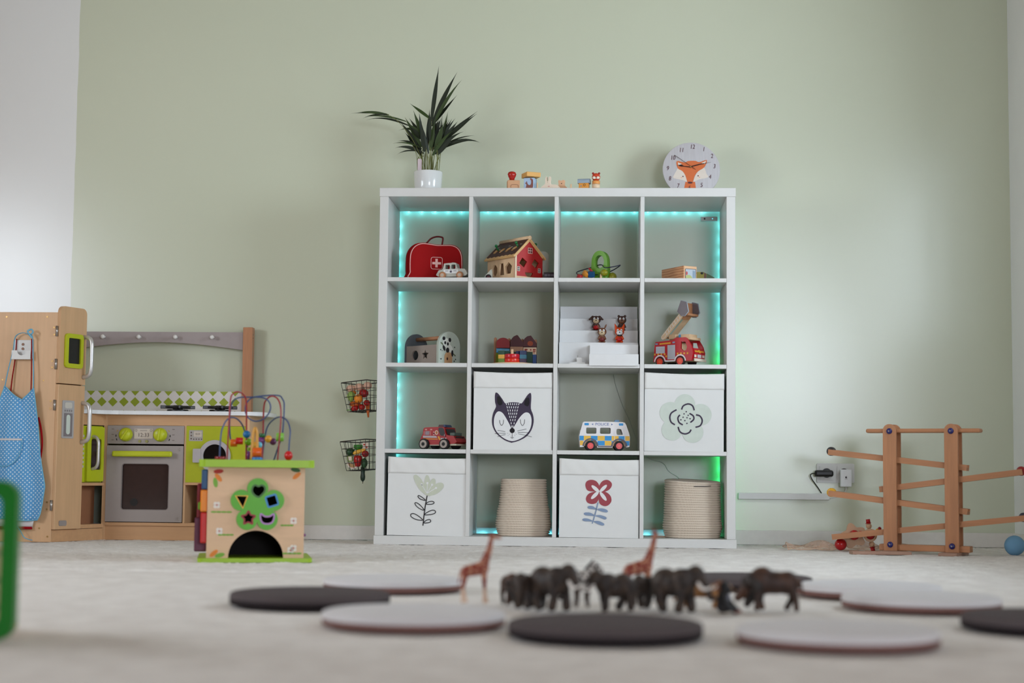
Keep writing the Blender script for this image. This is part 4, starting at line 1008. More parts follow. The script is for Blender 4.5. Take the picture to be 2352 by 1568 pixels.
P('sill_print', MB(FRONT).strip([v2(556, 1003), v2(744, 1003)], .005, None, .0010), plain('van_grey_print', (92, 86, 98), .5), o)
P('door_print', MB(FRONT).strip([v2(775, 920), v2(775, 752), v2(880, 752), v2(912, 850), v2(912, 920)], .0022, None, .0014), VW, o)
for x_ in (408, 862): P('lamp_print', MB(FRONT).poly([v2(*p) for p in rrect(x_ - 29, x_ + 29, 698, 728, 8, 3)], None, .0006), VB, o)
for a, bq in (((495, 702), -1), ((733, 702), 1)): P('arrow_print', MB(FRONT).poly([v2(a[0], a[1]), v2(a[0], a[1] + 24), v2(a[0] + bq * 22, a[1] + 12)], None, .0006), plain('police_blue_print', (96, 116, 170), .5), o)
text('POLICE', .0155, TR(v2(612, 0)[0], 0, v2(0, 714)[1]) @ FRONT @ Matrix.Diagonal((1.12, 1, 1, 1)), plain('police_blue_print', (96, 116, 170), .5), o, 'police_lettering', .0008)
for x_ in (460, 838):
    for y_, sd_ in ((.000, -1), (VD - .000, 1)): wheel(o, 'wheel', v2(x_, 0)[0], y_, .0205, .0205, .014, TYRE, plain('scarlet_hub', (216, 24, 18), .3), .62, plain('hub_cap_red', (232, 60, 40), .3), .26, sd_)
# ------------------------------------------------------------------ things on top of the shelf
ZT = SW
o = T('potted_palm', 'small dark green palm in a glossy white pot on the shelf', 'potted plant', (0.181, 0.19, ZT))
POT = plain('glazed_white_pot', (226, 228, 228), .12, var=.01, bstr=0)
P('pot', MB().lathe([(0, 0), (.050, 0), (.0525, .003), (.058, .04), (.0615, .098), (.0605, .101), (.058, .101), (.0565, .097), (.054, .04), (.050, .02), (0, .02)], 40), POT, o)
P('soil', MB().lathe([(0, .088), (.03, .091), (.0565, .086)], 24), plain('potting_soil', (70, 40, 28), 1.0, scale=200, bstr=.6), o)
STEM = plain('palm_stem_green', (112, 116, 56), .5); LEAF = plain('palm_leaf_green', (20, 32, 8), .6, var=.35, scale=25); LEAF2 = plain('palm_leaf_lighter', (44, 64, 16), .6, var=.3, scale=25)
P('plant_tag', MB().prism(rrect(-.009, .009, 0, .07, .006), .001, TR(-.035, -.02, .085) @ RZ(20) @ FRONT), plain('plant_tag_card', (206, 186, 190), .5), o)
rnd = random.Random(11)
def blade(o, p0, d0, length, width, droop, mat, fold=.25, up=Vector((0, 0, 1))):
    """one pinnate leaflet: a folded tapering strip that droops along its length"""
    n = 9
    p = Vector(p0); d = Vector(d0).normalized()
    side = d.cross(Vector((rnd.uniform(-.5, .5), -1, rnd.uniform(0, .7)))).normalized()
    mb = MB(); rows = []
    for i in range(n + 1):
        t_ = i / n
        w_ = width * (math.sin(PI * min(1, t_ * .92 + .10)) ** .75) * (1 - t_ ** 4) + .0002
        nr = side.cross(d).normalized()
        rows.append((p - side * w_ / 2 + nr * w_ * fold * .5, p.copy(), p + side * w_ / 2 + nr * w_ * fold * .5))
        p += d * length / n
        d = (d + Vector((0, 0, -droop / n)) * (0.4 + t_)).normalized()
    V = [[mb.bm.verts.new(c) for c in r] for r in rows]
    for a, b_ in zip(V, V[1:]):
        for k_ in (0, 1):
            f = mb.bm.faces.new((a[k_], a[k_ + 1], b_[k_ + 1], b_[k_])); f.smooth = True
    return P('leaf', mb, mat, o)
def stem(pts, r=.0014):
    c = spl(pts, 6, False)
    P('stem', MB().tube(c, [r * (1 - .5 * i / len(c)) for i in range(len(c))], 6), STEM, o)
    return c
# main fronds measured from the photo: (stem points), leaflets (start, direction, length, width, droop)
# coordinates local to the pot foot: x right, z up
def Lp(x, z): return (x, rnd.uniform(-.02, .02), z)
fr = [
 ([(.005, 0, .09), (.008, 0, .20), (.012, .0, .33)], [((.010, 0, .32), (.12, 0, 1), .245, .020, .05), ((.014, 0, .31), (.42, 0, 1), .250, .022, .25), ((.016, 0, .30), (.50, -.1, 1), .235, .017, .55), ((.012, 0, .30), (.75, .1, 1), .175, .018, .05), ((.008, 0, .33), (-.75, 0, .55), .115, .018, -.05), ((.022, 0, .30), (.55, -.1, -1), .12, .015, .1)]),
 ([(-.012, .01, .09), (-.03, .01, .18), (-.055, .015, .26), (-.10, .02, .325)], [((-.085, .02, .305), (-1, .1, .45), .20, .010, .75), ((-.10, .02, .325), (-1, -.1, .30), .18, .009, .55)]),
 ([(-.015, -.01, .09), (-.035, -.015, .17), (-.075, -.02, .25), (-.14, -.02, .325), (-.19, -.02, .352)], [((-.17, -.02, .344), (-1, 0, .22), .135, .013, .35), ((-.18, -.02, .350), (-1, .15, .10), .16, .008, .15), ((-.175, -.02, .346), (-1, -.2, .02), .11, .008, .6)]),
 ([(.02, 0, .09), (.05, .01, .20), (.075, .01, .27)], [((.06, .01, .235), (.95, 0, .85), .19, .018, .12), ((.075, .01, .265), (1, .1, .78), .17, .011, -.05)]),
 ([(.025, -.01, .09), (.05, -.02, .17), (.085, -.02, .235)], [((.062, -.02, .20), (1, 0, .55), .165, .020, .95), ((.075, -.02, .22), (1, .2, .5), .13, .010, .4), ((.065, -.02, .205), (1, -.2, .42), .17, .010, .9), ((.03, -.02, .175), (.75, -.2, .85), .16, .018, .75), ((.02, -.02, .17), (.6, -.3, .9), .14, .016, .6)]),
 ([(-.02, .0, .09), (-.045, -.02, .17), (-.07, -.02, .22)], [((-.02, -.01, .18), (-1, 0, .55), .13, .016, .9), ((-.03, 0, .20), (-1, .1, .75), .115, .015, .9), ((-.035, -.02, .205), (-1, -.3, .35), .12, .008, .7), ((-.045, -.01, .19), (-1, .3, .2), .10, .007, .8), ((-.02, 0, .25), (-.8, 0, .8), .10, .017, .3), ((-.025, .01, .26), (-.9, .1, .7), .12, .016, 1.3)]),
 ([(.0, .0, .09), (-.01, 0, .2), (-.02, 0, .27)], [((-.015, 0, .22), (-.35, 0, 1), .16, .022, .05), ((-.005, 0, .22), (.05, 0, 1), .155, .020, .05), ((-.03, 0, .21), (-.55, 0, 1), .15, .020, .1), ((-.015, -.02, .185), (-.1, -.2, 1), .13, .024, .05), ((.01, -.02, .19), (.15, -.2, 1), .13, .024, .05)]),
 ([(.015, 0, .09), (.03, 0, .2), (.05, 0, .28)], [((.035, 0, .2), (.4, 0, 1), .14, .022, .0), ((.05, 0, .22), (.22, 0, 1), .15, .013, .0), ((.04, 0, .22), (.5, .1, 1), .13, .016, .0), ((.03, -.02, .185), (.3, -.2, 1), .13, .026, .1), ((.055, 0, .24), (.25, .1, 1), .11, .006, .0), ((.045, 0, .24), (.1, .1, 1), .12, .006, 0)]),
]
for st_, lv_ in fr:
    stem(st_)
    for p0, d0, l_, w_, dr_ in lv_: blade(o, p0, d0, l_, w_ * 0.95, dr_ * 1.25, LEAF2 if rnd.random() < .22 else LEAF)
for i in range(34):
    a = rnd.uniform(0, 2 * PI); r_ = rnd.uniform(.008, .046)
    x_, y_ = r_ * math.cos(a), r_ * math.sin(a) * .8
    h_ = rnd.uniform(.16, .25); k_ = rnd.uniform(.7, 1.5)
    stem([(x_, y_, .085), (x_ * 1.1 + rnd.uniform(-.004, .004), y_ * 1.1, .15), (x_ * k_ + rnd.uniform(-.01, .01), y_ * k_, h_)], rnd.uniform(.0012, .0022))
    if i < 30: blade(o, (x_ * 1.15, y_, rnd.uniform(.17, .25)), (x_ * 16 + rnd.uniform(-.4, .4), y_ * 10, 1), rnd.uniform(.07, .13), rnd.uniform(.012, .021), rnd.uniform(0, .7), LEAF)

# fox clock leaning on the wall side
o = T('fox_wall_clock', 'round grey clock with an orange fox face and dark hands', 'clock', (1.302, 0.215, ZT), 2)
o.rotation_euler = (R(-9), 0, R(2))
CR = .122
m, t, b = nt('brushed_clock_face')
nz = noise(t, coords(t, (1, 1, .05)), 160, 3)
t.links.new(mixc(t, nz, lin((184, 180, 184)), lin((206, 203, 206))), b.inputs['Base Color']); b.inputs['Roughness'].default_value = .6
P('dial', MB().disc((0, 0, CR), (0, .008, CR), CR, .0015, 72), m, o)
CM = TR(0, 0, CR) @ FRONT
ck = CR / 465.0
def cpt(p): return [((x - 1208) * ck, (612 - y) * ck) for x, y in p]
def cpoly(nm, p, mat, z): return P(nm, MB(CM).poly(cpt(p), None, z), mat, o)
FOXP = plain('fox_orange_print', (214, 110, 58), .6); FOXC = plain('fox_cream_print', (226, 214, 202), .6); NUM = plain('plum_numerals', (86, 44, 52), .6)
cpoly('fox_neck_print', [(1108, 825), (1265, 822), (1290, 1075), (1060, 1075)], FOXP, .0005)
cpoly('fox_cheek_print', spl([(965, 635), (985, 600), (1050, 590), (1110, 660), (1140, 760), (1145, 820), (1050, 790), (915, 760), (930, 700)], 3), FOXC, .0006)
cpoly('fox_cheek_print', spl([(1425, 590), (1380, 585), (1310, 650), (1260, 740), (1240, 820), (1330, 780), (1475, 745), (1450, 680)], 3), FOXC, .0006)
cpoly('fox_head_print', spl([(972, 470), (985, 590), (1060, 640), (1110, 720), (1140, 825), (1185, 850), (1228, 825), (1262, 720), (1320, 640), (1420, 570), (1462, 448), (1340, 485), (1280, 465), (1215, 462), (1150, 470), (1095, 492)], 3), FOXP, .0008)
cpoly('fox_ear_print', [(988, 490), (1055, 520), (1000, 560)], FOXC, .0010); cpoly('fox_ear_print', [(1448, 462), (1370, 500), (1430, 520)], FOXC, .0010)
cpoly('fox_nose_print', circ(1185, 838, 40, 18, 17), NUM, .0011)
for x_, y_ in ((1070, 732), (1315, 720)): cpoly('fox_eye_print', circ(x_, y_, 11, 12), NUM, .0010)
for x_, y_ in ((1045, 752), (1335, 742)): cpoly('fox_blush_print', circ(x_, y_, 14, 10, 9), plain('blush_print', (232, 180, 150), .6), .0009)
for n_, (x_, y_) in {'12': (1228, 225), '1': (1412, 265), '2': (1543, 382), '3': (1580, 557), '4': (1506, 738), '5': (1366, 880), '6': (1172, 925), '7': (988, 895), '8': (857, 770), '9': (823, 597), '10': (908, 415), '11': (1050, 283)}.items():
    pp = cpt([(x_, y_)])[0]
    text(n_, .0265, CM @ TR(pp[0], pp[1], 0) @ Matrix.Diagonal((.82, 1.05, 1, 1)), NUM, o, 'numeral', .0012, shear=.15)
def hand(nm, pts, mat, z): P(nm, MB(CM).prism(cpt(pts), .0006, None, z0=z), mat, o)
hand('hour_hand', [(1200, 580), (1205, 568), (1085, 556), (1045, 530), (985, 546), (1045, 566), (1085, 566), (1190, 582)], plain('maroon_hand', (44, 16, 18), .4), .0035)
hand('minute_hand', [(1195, 575), (1198, 560), (1340, 520), (1530, 491), (1345, 534), (1205, 576)], plain('maroon_hand', (44, 16, 18), .4), .0045)
hand('second_hand', [(1278, 616), (1272, 620), (930, 372), (938, 370)], plain('maroon_hand', (44, 16, 18), .4), .0055)
P('spindle', MB(CM).cyl((*cpt([(1195, 572)])[0], 0), (*cpt([(1195, 572)])[0], .0065), .0035, n=14), plain('brass_pin', (176, 146, 96), .3, metal=.8), o)

# wooden pieces in the middle of the shelf top
YT = .022
o = T('wooden_stamp', 'wooden stamp block with a red mushroom knob', 'stamp', (.556, YT, ZT), 8)
P('block', MB().bb(-.026, .026, 0, .04, 0, .037, .003), plain('tan_block', (206, 156, 116), .55), o)
P('knob', MB().lathe([(0, .037), (.010, .037), (.011, .045), (.016, .055), (.0185, .064), (.015, .072), (.008, .075), (0, .0755)], 24, TR(-.006, .02, 0)), plain('stamp_red', (176, 30, 20), .25), o)
P('bus_print', MB(FRONT).strip(spl([(-.012, .004), (-.010, .016), (.016, .017), (.019, .004)], 4, False), .0013, None, .0006), plain('brown_print', (110, 60, 40), .6), o)
o = T('squirrel_block_house', 'pale blue block with a squirrel print and yellow roof plank', 'toy block', (.617, YT + .01, ZT), -14)
P('block', MB().bb(-.021, .024, 0, .04, 0, .048, .002), plain('baby_blue_paint', (172, 198, 226), .5), o)
P('roof_plank', MB().box((.006, .016, .060), (.062, .062, .019), .0015, RZ(38)), plain('mustard_paint', (222, 166, 84), .5), o)
P('squirrel_print', MB(FRONT).poly(spl([(-.010, .003), (.012, .003), (.019, .008), (.020, .030), (.018, .040), (.010, .046), (.006, .042), (.011, .036), (.011, .024), (.006, .017), (-.002, .020), (-.006, .028), (-.008, .034), (-.011, .028), (-.015, .026), (-.009, .020), (-.010, .012)], 4), None, .0008), plain('squirrel_brown', (136, 84, 76), .6), o)
o = tag(P('short_peg', MB().bb(.651, .657, YT, YT + .006, ZT, ZT + .026, .001), PINE), 'thin upright wooden peg beside the squirrel block', 'peg')
o = T('rabbit_puzzle_piece', 'pale wooden rabbit puzzle piece standing on the shelf', 'puzzle piece', (.700, YT, ZT), -18)
P('silhouette', MB().prism(spl([(-.030, 0), (-.030, .010), (-.022, .016), (-.015, .022), (-.014, .040), (-.012, .050), (-.008, .050), (-.007, .034), (-.001, .032), (.001, .046), (.005, .052), (.008, .044), (.006, .026), (.012, .018), (.030, .016), (.040, .012), (.042, 0)], 3), .014, TR(0, .014, 0) @ FRONT), plain('ivory_wood', (236, 218, 198), .55), o)
P('heart_print', MB(FRONT).poly(circ(.002, .010, .004, 10, .003), None, .0005), plain('faded_pink', (222, 170, 160), .6), o)
P('eye_print', MB(FRONT).poly(circ(-.004, .027, .0012, 8), None, .0005), BLKPR, o)
o = T('bear_puzzle_piece', 'peach wooden bear puzzle piece behind the rabbit piece', 'puzzle piece', (.752, YT + .022, ZT), -20)
P('silhouette', MB().prism(spl([(-.028, 0), (-.022, .014), (-.012, .020), (-.013, .036), (-.010, .041), (.0, .038), (.010, .041), (.013, .036), (.012, .020), (.022, .010), (.026, 0)], 3), .014, TR(0, .014, 0) @ FRONT), plain('peach_wood', (234, 184, 146), .55), o)
P('nose_print', MB(FRONT).poly(circ(.002, .026, .0022, 10), None, .0005), BLKPR, o)
tag(P('short_peg', MB().bb(.790, .797, YT, YT + .007, ZT, ZT + .020, .001), PINE), 'short square wooden peg left of the small blue-roofed house', 'peg')
o = T('blue_roof_house', 'tiny orange block house with a grey blue barrel roof', 'toy house', (.845, YT, ZT), -10)
P('walls', MB().bb(-.020, .020, 0, .032, 0, .026, .0015), plain('amber_block', (226, 152, 62), .5), o)
P('roof', MB().prism(spl([(-.0195, .0), (-.018, .012), (-.010, .019), (.010, .019), (.018, .012), (.0195, 0)], 3, False) , .050, TR(-.025, .016, .024) @ RIGHTF), plain('dove_blue_paint', (150, 166, 182), .5), o)
P('wheel_print', MB(FRONT).strip(circ(.004, .016, .0042, 12), .0015, None, .0006, True), BLKPR, o)
P('spot_print', MB(FRONT).poly(circ(-.010, .012, .0034, 10), None, .0006), plain('steel_print', (150, 150, 150), .6), o)
o = T('fox_peg_doll', 'red fox-headed peg doll on a striped wooden drum', 'peg doll', (.897, YT - .01, ZT))
P('lower_drum', MB().cyl((0, .018, 0), (0, .018, .020), .016, n=24), plain('pale_drum', (232, 204, 172), .45), o)
P('upper_drum', MB().cyl((0, .018, .0201), (0, .018, .034), .016, n=24), plain('orange_drum', (232, 156, 84), .45), o)
hd = P('head', MB().sph((0, .018, .050), .0172, 20), plain('fox_head_red', (206, 66, 36), .4), o)
for k_ in (-1, 1):
    P('ear', MB().sph((k_ * .0125, .018, .0655), (.005, .004, .005), 10), plain('ear_crimson', (150, 20, 22), .4), hd)
    P('cheek', MB().sph((k_ * .0075, .0035, .0455), (.0075, .0035, .006), 12), CREAM, hd)
P('nose', MB().sph((0, .0008, .0475), (.0022, .0015, .0022), 8), BLACK, hd)

# ------------------------------------------------------------------ wire baskets on the shelf's left side
WIRE = plain('black_wire', (22, 18, 17), .4)
def wire_basket(z, label):
    o = T('wire_basket', label, 'basket', (-.067, .15, z), 0, 'black wire baskets on the shelf side')
    o.rotation_euler = (0, R(-5), R(-24))
    TW, TD, BW, BD, H_ = .126, .15, .096, .12, .122
    def corner(t_, sx_, sy_):
        return (sx_ * (BW + (TW - BW) * t_) / 2, sy_ * (BD + (TD - BD) * t_) / 2, H_ * t_)
    def ring(t_): return [corner(t_, -1, -1), corner(t_, 1, -1), corner(t_, 1, 1), corner(t_, -1, 1)]
    def dense(r_): return [tuple(Vector(r_[i]).lerp(Vector(r_[(i + 1) % 4]), f)) for i in range(4) for f in (0.02, .5, .98)]
    P('rim', MB().tube(dense(ring(1)), .0022, 6, True), WIRE, o)
    for t_ in (0, .25, .5, .75): P('hoop_wire', MB().tube(dense(ring(t_)), .0011, 5, True), WIRE, o)
    for a, b_ in ((0, 1), (1, 2), (2, 3), (3, 0)):
        for f in (0, .2, .4, .6, .8):
            P('upright_wire', MB().tube([tuple(Vector(ring(0)[a]).lerp(Vector(ring(0)[b_]), f)), tuple(Vector(ring(1)[a]).lerp(Vector(ring(1)[b_]), f))], .0011, 5), WIRE, o)
    for f in (.2, .4, .6, .8):
        r0 = ring(0)
        P('bottom_wire', MB().tube([tuple(Vector(r0[0]).lerp(Vector(r0[1]), f)), tuple(Vector(r0[3]).lerp(Vector(r0[2]), f))], .0011, 5), WIRE, o)
        P('bottom_wire', MB().tube([tuple(Vector(r0[0]).lerp(Vector(r0[3]), f)), tuple(Vector(r0[1]).lerp(Vector(r0[2]), f))], .0011, 5), WIRE, o)
    return o
bU = wire_basket(.548, 'upper black wire basket of toy fruit on the shelf side')
bL = wire_basket(.302, 'lower black wire basket of toy vegetables on the shelf side')
def at_b(b_, p): return tuple((TR(*b_.location) @ b_.rotation_euler.to_matrix().to_4x4()) @ Vector(p))
def fruit(b_, nm, label, cat, p, mb, mat, extra=None):
    o = T(nm, label, cat, at_b(b_, p), 0, 'toy food in the wire baskets')
    P('flesh', mb, mat, o)
    if extra: extra(o)
    return o
def leafy(o, c, r_, mat=None, n_=5):
    for i in range(n_):
        a = 2 * PI * i / n_
        P('leaf', MB().sph((c[0] + r_ * .6 * math.cos(a), c[1] + r_ * .6 * math.sin(a), c[2]), (r_ * .6, r_ * .35, r_ * .15), 8, RZ(math.degrees(a))), mat or plain('veg_leaf_green', (62, 110, 30), .5), o)
def stalk(o, c, h_=.01): P('stalk', MB().cap(c, (c[0] + .002, c[1], c[2] + h_), .0016, .0012, 8), plain('stalk_brown', (70, 50, 26), .7), o)
APR = plain('toy_apple_red', (150, 14, 18), .35); ORF = plain('toy_orange', (224, 132, 30), .5); EGG = plain('toy_egg_pink', (214, 170, 146), .5); TOM = plain('toy_tomato', (168, 20, 18), .3); PEAR = plain('toy_pear_green', (146, 176, 84), .45); CAR = plain('toy_carrot', (190, 92, 30), .45)
fruit(bU, 'toy_egg', 'pinkish toy egg at the left of the upper wire basket', 'toy egg', (-.040, -.035, .098), MB().sph((0, 0, 0), (.021, .017, .016), 14), EGG)
fruit(bU, 'toy_egg', 'pinkish toy egg in the middle of the upper wire basket', 'toy egg', (.000, -.035, .100), MB().sph((0, 0, 0), (.020, .017, .016), 14), EGG)
fruit(bU, 'toy_egg', 'pinkish toy egg beside the shelf in the upper wire basket', 'toy egg', (.042, -.035, .102), MB().sph((0, 0, 0), (.018, .017, .016), 14), EGG)
fruit(bU, 'toy_apple', 'dark red toy apple near the top of the upper wire basket', 'toy apple', (.018, -.030, .072), MB().sph((0, 0, 0), (.020, .020, .018), 14), APR, lambda o: stalk(o, (0, 0, .016)))
fruit(bU, 'toy_orange', 'bright toy orange in the upper wire basket', 'toy orange', (.004, -.052, .050), MB().sph((0, 0, 0), .0185, 16), ORF, lambda o: stalk(o, (0, 0, .017), .004))
fruit(bU, 'toy_pear', 'pale green toy pear in the upper wire basket', 'toy pear', (-.036, -.045, .062), MB().lathe([(0, -.024), (.010, -.015), (.018, 0), (.017, .010), (.010, .020), (0, .024)], 14), PEAR, lambda o: stalk(o, (0, 0, .022)))
fruit(bU, 'toy_mandarin', 'small amber toy fruit under the eggs in the upper wire basket', 'toy fruit', (-.036, -.030, .080), MB().sph((0, 0, 0), (.015, .014, .011), 14), plain('toy_amber', (210, 120, 40), .5), lambda o: stalk(o, (0, 0, .010), .004))
fruit(bU, 'toy_potato', 'orange brown toy sweet potato in the upper wire basket', 'toy vegetable', (-.022, -.040, .030), MB().sph((0, 0, 0), (.024, .015, .013), 14, RZ(10)), CAR, lambda o: stalk(o, (-.022, 0, 0), .003))
fruit(bU, 'toy_tomato', 'left red toy tomato at the bottom of the upper wire basket', 'toy tomato', (-.020, -.042, .0145), MB().sph((0, 0, 0), (.014, .014, .0125), 14), TOM, lambda o: leafy(o, (0, 0, .012), .007))
fruit(bU, 'toy_tomato', 'middle red toy tomato at the bottom of the upper wire basket', 'toy tomato', (.012, -.042, .0145), MB().sph((0, 0, 0), (.014, .014, .0125), 14), TOM, lambda o: leafy(o, (0, 0, .012), .007))
fruit(bU, 'toy_tomato', 'right red toy tomato by the shelf in the upper wire basket', 'toy tomato', (.036, -.040, .030), MB().sph((0, 0, 0), (.014, .014, .0125), 14), TOM, lambda o: leafy(o, (0, 0, .012), .007))
fruit(bU, 'toy_strawberry', 'toy strawberry with green leaves poking out of the upper wire basket', 'toy strawberry', (-.034, -.052, .006), MB().sph((.006, 0, .004), (.010, .009, .009), 12), TOM, lambda o: leafy(o, (-.008, -.004, .0), .012, plain('bright_leaf', (84, 150, 40), .5)))
fruit(bU, 'toy_carrot', 'orange toy carrot tip hanging below the upper wire basket', 'toy carrot', (.030, -.030, -.012), MB().cyl((0, 0, .035), (.004, 0, -.018), .010, .003, 14), CAR, lambda o: leafy(o, (0, 0, .036), .008))
DG = plain('toy_dark_green', (30, 70, 34), .45)
fruit(bL, 'toy_lettuce', 'dark green toy lettuce in the lower wire basket', 'toy lettuce', (-.040, -.035, .078), MB().sph((0, 0, 0), (.019, .017, .017), 12), DG, lambda o: leafy(o, (0, 0, .010), .018, DG))
fruit(bL, 'toy_broccoli', 'bright green toy broccoli top in the lower wire basket', 'toy vegetable', (.000, -.035, .094), MB().sph((0, 0, 0), (.018, .015, .012), 12).sph((.012, 0, .004), .008, 10).sph((-.012, 0, .004), .008, 10), plain('toy_fresh_green', (54, 130, 38), .5), lambda o: stalk(o, (0, 0, -.016), .006))
fruit(bL, 'toy_banana', 'yellow toy banana across the lower wire basket', 'toy banana', (.012, -.048, .074), MB().tube(spl([(-.026, 0, -.008), (-.010, 0, -.001), (.010, 0, .005), (.028, 0, .012)], 4, False), [.003, .006, .007, .008, .0085, .0085, .0085, .008, .008, .007, .006, .005, .003], 10), YELLOW, lambda o: stalk(o, (.028, 0, .012), .004))
fruit(bL, 'toy_cheese_cube', 'pale green cut toy cube in the lower wire basket', 'toy food', (-.034, -.048, .050), MB().box((0, 0, 0), (.022, .018, .026), .003, RY(-14)), plain('toy_celery', (164, 184, 104), .5), lambda o: P('cut_face', MB().bb(-.007, .007, -.0102, -.0092, -.008, .008), CREAM, o))
fruit(bL, 'toy_pepper', 'large dark red toy pepper in the lower wire basket', 'toy pepper', (.002, -.046, .040), MB().lathe([(0, -.028), (.010, -.025), (.017, -.008), (.019, .008), (.014, .020), (0, .018)], 16), TOM, lambda o: stalk(o, (0, 0, .018)))
fruit(bL, 'toy_apple', 'small red toy apple beside the shelf in the lower wire basket', 'toy apple', (.036, -.040, .064), MB().sph((0, 0, 0), (.015, .015, .014), 14), APR, lambda o: stalk(o, (0, 0, .012), .006))
fruit(bL, 'toy_avocado', 'dark green toy avocado beside the shelf in the lower wire basket', 'toy vegetable', (.032, -.046, .026), MB().sph((0, 0, 0), (.014, .014, .020), 14), DG, lambda o: stalk(o, (0, 0, .019), .004))
fruit(bL, 'toy_watermelon_slice', 'white-rinded toy melon slice at the bottom of the lower wire basket', 'toy melon', (-.022, -.050, .018), MB().prism([(-.024, .014)] + arc2(0, .012, .024, 180, 330, 12), .010, TR(0, .005, 0) @ FRONT), plain('toy_rind_white', (226, 206, 196), .5), lambda o: P('melon_flesh', MB().prism([(-.018, .0135)] + arc2(0, .012, .019, 180, 330, 12), .0102, TR(0, .0051, 0) @ FRONT), plain('toy_melon_flesh', (180, 140, 90), .5), o))
fruit(bL, 'toy_bread_box', 'cream printed toy packet at the top of the lower wire basket', 'toy food', (.040, -.040, .098), MB().box((0, 0, 0), (.024, .012, .026), .002), plain('packet_cream', (224, 206, 190), .5), lambda o: [P('packet_dot', MB(TR(0, -.0065, 0) @ FRONT).poly(circ(x_, z_, .004, 10), None, .0004), plain('packet_red', (190, 60, 40), .5), o) for x_, z_ in ((-.005, .004), (.005, -.006))])
fruit(bL, 'toy_zucchini', 'dark green toy courgette hanging through the lower wire basket', 'toy vegetable', (.012, -.030, -.016), MB().lathe([(0, .03), (.009, .026), (.0085, .0), (.0105, -.014), (.009, -.026), (.003, -.033), (0, -.034)], 14), plain('toy_courgette', (16, 44, 26), .4), lambda o: stalk(o, (0, 0, -.040), .008))
# ------------------------------------------------------------------ play kitchen (corner unit: fridge wing and oven wing)
kit = T('play_kitchen', 'wooden corner play kitchen with grey oven, lime washer and fridge', 'play kitchen', (-1.285, -.17, 0))
KO = TR(1.285, .17, 0)                       # parts below are drawn in room coordinates
def K(name, mb, mat, par=kit, label=None):
    mb.bm.transform(KO) if par is not None else None
    return P(name, mb, mat, par, label)
A_, B_ = Vector((-1.285, -.17, 0)), Vector((-1.165, .13, 0))
u_ = (B_ - A_).normalized(); n_ = Vector((u_.y, -u_.x, 0)); WL = (B_ - A_).length
MW = Matrix(((u_.x, 0, n_.x, A_.x), (u_.y, 0, n_.y, A_.y), (0, 1, 0, 0), (0, 0, 0, 1)))
FY = .13                                     # oven wing front plane
OVN = plain('oven_grey_paint', (158, 148, 144), .42, var=.03); OVD = plain('oven_window_brown', (58, 44, 42), .12, var=.1)
LIMEK = plain('kitchen_lime', (184, 192, 26), .35); WTOP = plain('worktop_white', (228, 230, 232), .3, var=.02)
# fridge wing
K('end_panel', MB().bb(-1.86, -1.283, -.17, -.155, 0, .928, .001), MAPLE)
K('back_panel', MB().bb(-1.86, -1.845, -.155, .37, 0, .928), MAPLE)
K('fridge_roof', MB().prism([(-1.845, -.155), (-1.29, -.155), (-1.232, -.01), (-1.50, .10), (-1.845, .10)], .015, TR(0, 0, .905)), MAPLED)
K('fridge_partition', MB(MW).bb(.160, .170, 0.02, .90, -.28, -.004), MAPLE)
K('left_plinth', MB(MW).bb(0, WL, 0.0, .048, -.016, -.001), MAPLED)
up_d = K('upper_fridge_door', MB(MW).prism([(.002, .640), (.164, .640), (.164, .935)] + arc2(.139, .930, .025, 0, 90, 5) + arc2(.027, .930, .025, 90, 180, 5), .016, None), MAPLE)
lo_d = K('lower_fridge_door', MB(MW).bb(.002, .164, .050, .636, 0, .016, .002), MAPLE)
K('chalkboard_frame', MB(MW).prism(rrect(.028, .136, .705, .845, .015), .010, TR(0, 0, .016), [rrect(.045, .119, .723, .827, .006)]), LIMEK, up_d)
K('chalkboard', MB(MW).bb(.045, .119, .723, .827, .016, .019), BLACK, up_d)
def handle(par, s, z0, z1, M=MW, out=.040, r=.009, base=.016):
    pts = [(s, z0, base), (s, z0 + .004, base + out * .55), (s, z0 + .022, base + out * .95), (s, (z0 + z1) / 2, base + out), (s, z1 - .022, base + out * .95), (s, z1 - .004, base + out * .55), (s, z1, base)]
    mb = MB(M); c = spl(pts, 5, False)
    mb.tube(c, r, 10)
    K('handle', mb, SILVER, par)
handle(up_d, .150, .672, .838); handle(lo_d, .150, .405, .565)
dp = K('ice_dispenser', MB(MW).prism(rrect(.026, .098, .418, .572, .006), .003, TR(0, 0, .016)), plain('dispenser_grey', (176, 172, 172), .4), lo_d)
K('dispenser_recess', MB(MW).poly([(.036, .426), (.088, .426), (.088, .520), (.036, .520)], None, .0196), plain('recess_grey', (128, 120, 122), .5), lo_d)
K('thermometer_print', MB(MW).poly(rrect(.050, .074, .434, .514, .011), None, .0202), plain('pale_thermometer', (206, 216, 206), .5), lo_d)
K('dispenser_screen', MB(MW).poly(rrect(.040, .084, .540, .564, .008), None, .0196), plain('screen_cream', (206, 200, 190), .5), lo_d)
for i in range(4): K('dispenser_button', MB(MW).poly(circ(.042 + i * .013, .530, .004, 10), None, .0196), plain('recess_grey', (128, 120, 122), .5), lo_d)
K('magnet_plate', MB(MW).prism(rrect(.028, .074, .064, .086, .007), .002, TR(0, 0, .016)), GREYM, lo_d)
for z_ in (.851, .717, .551, .147):
    K('hinge', MB().cyl((-1.2845, -.1725, z_ - .021), (-1.2845, -.1725, z_ + .021), .0055, n=12), STEEL)
BRASS = plain('brass_screw', (186, 150, 96), .35, metal=.8)
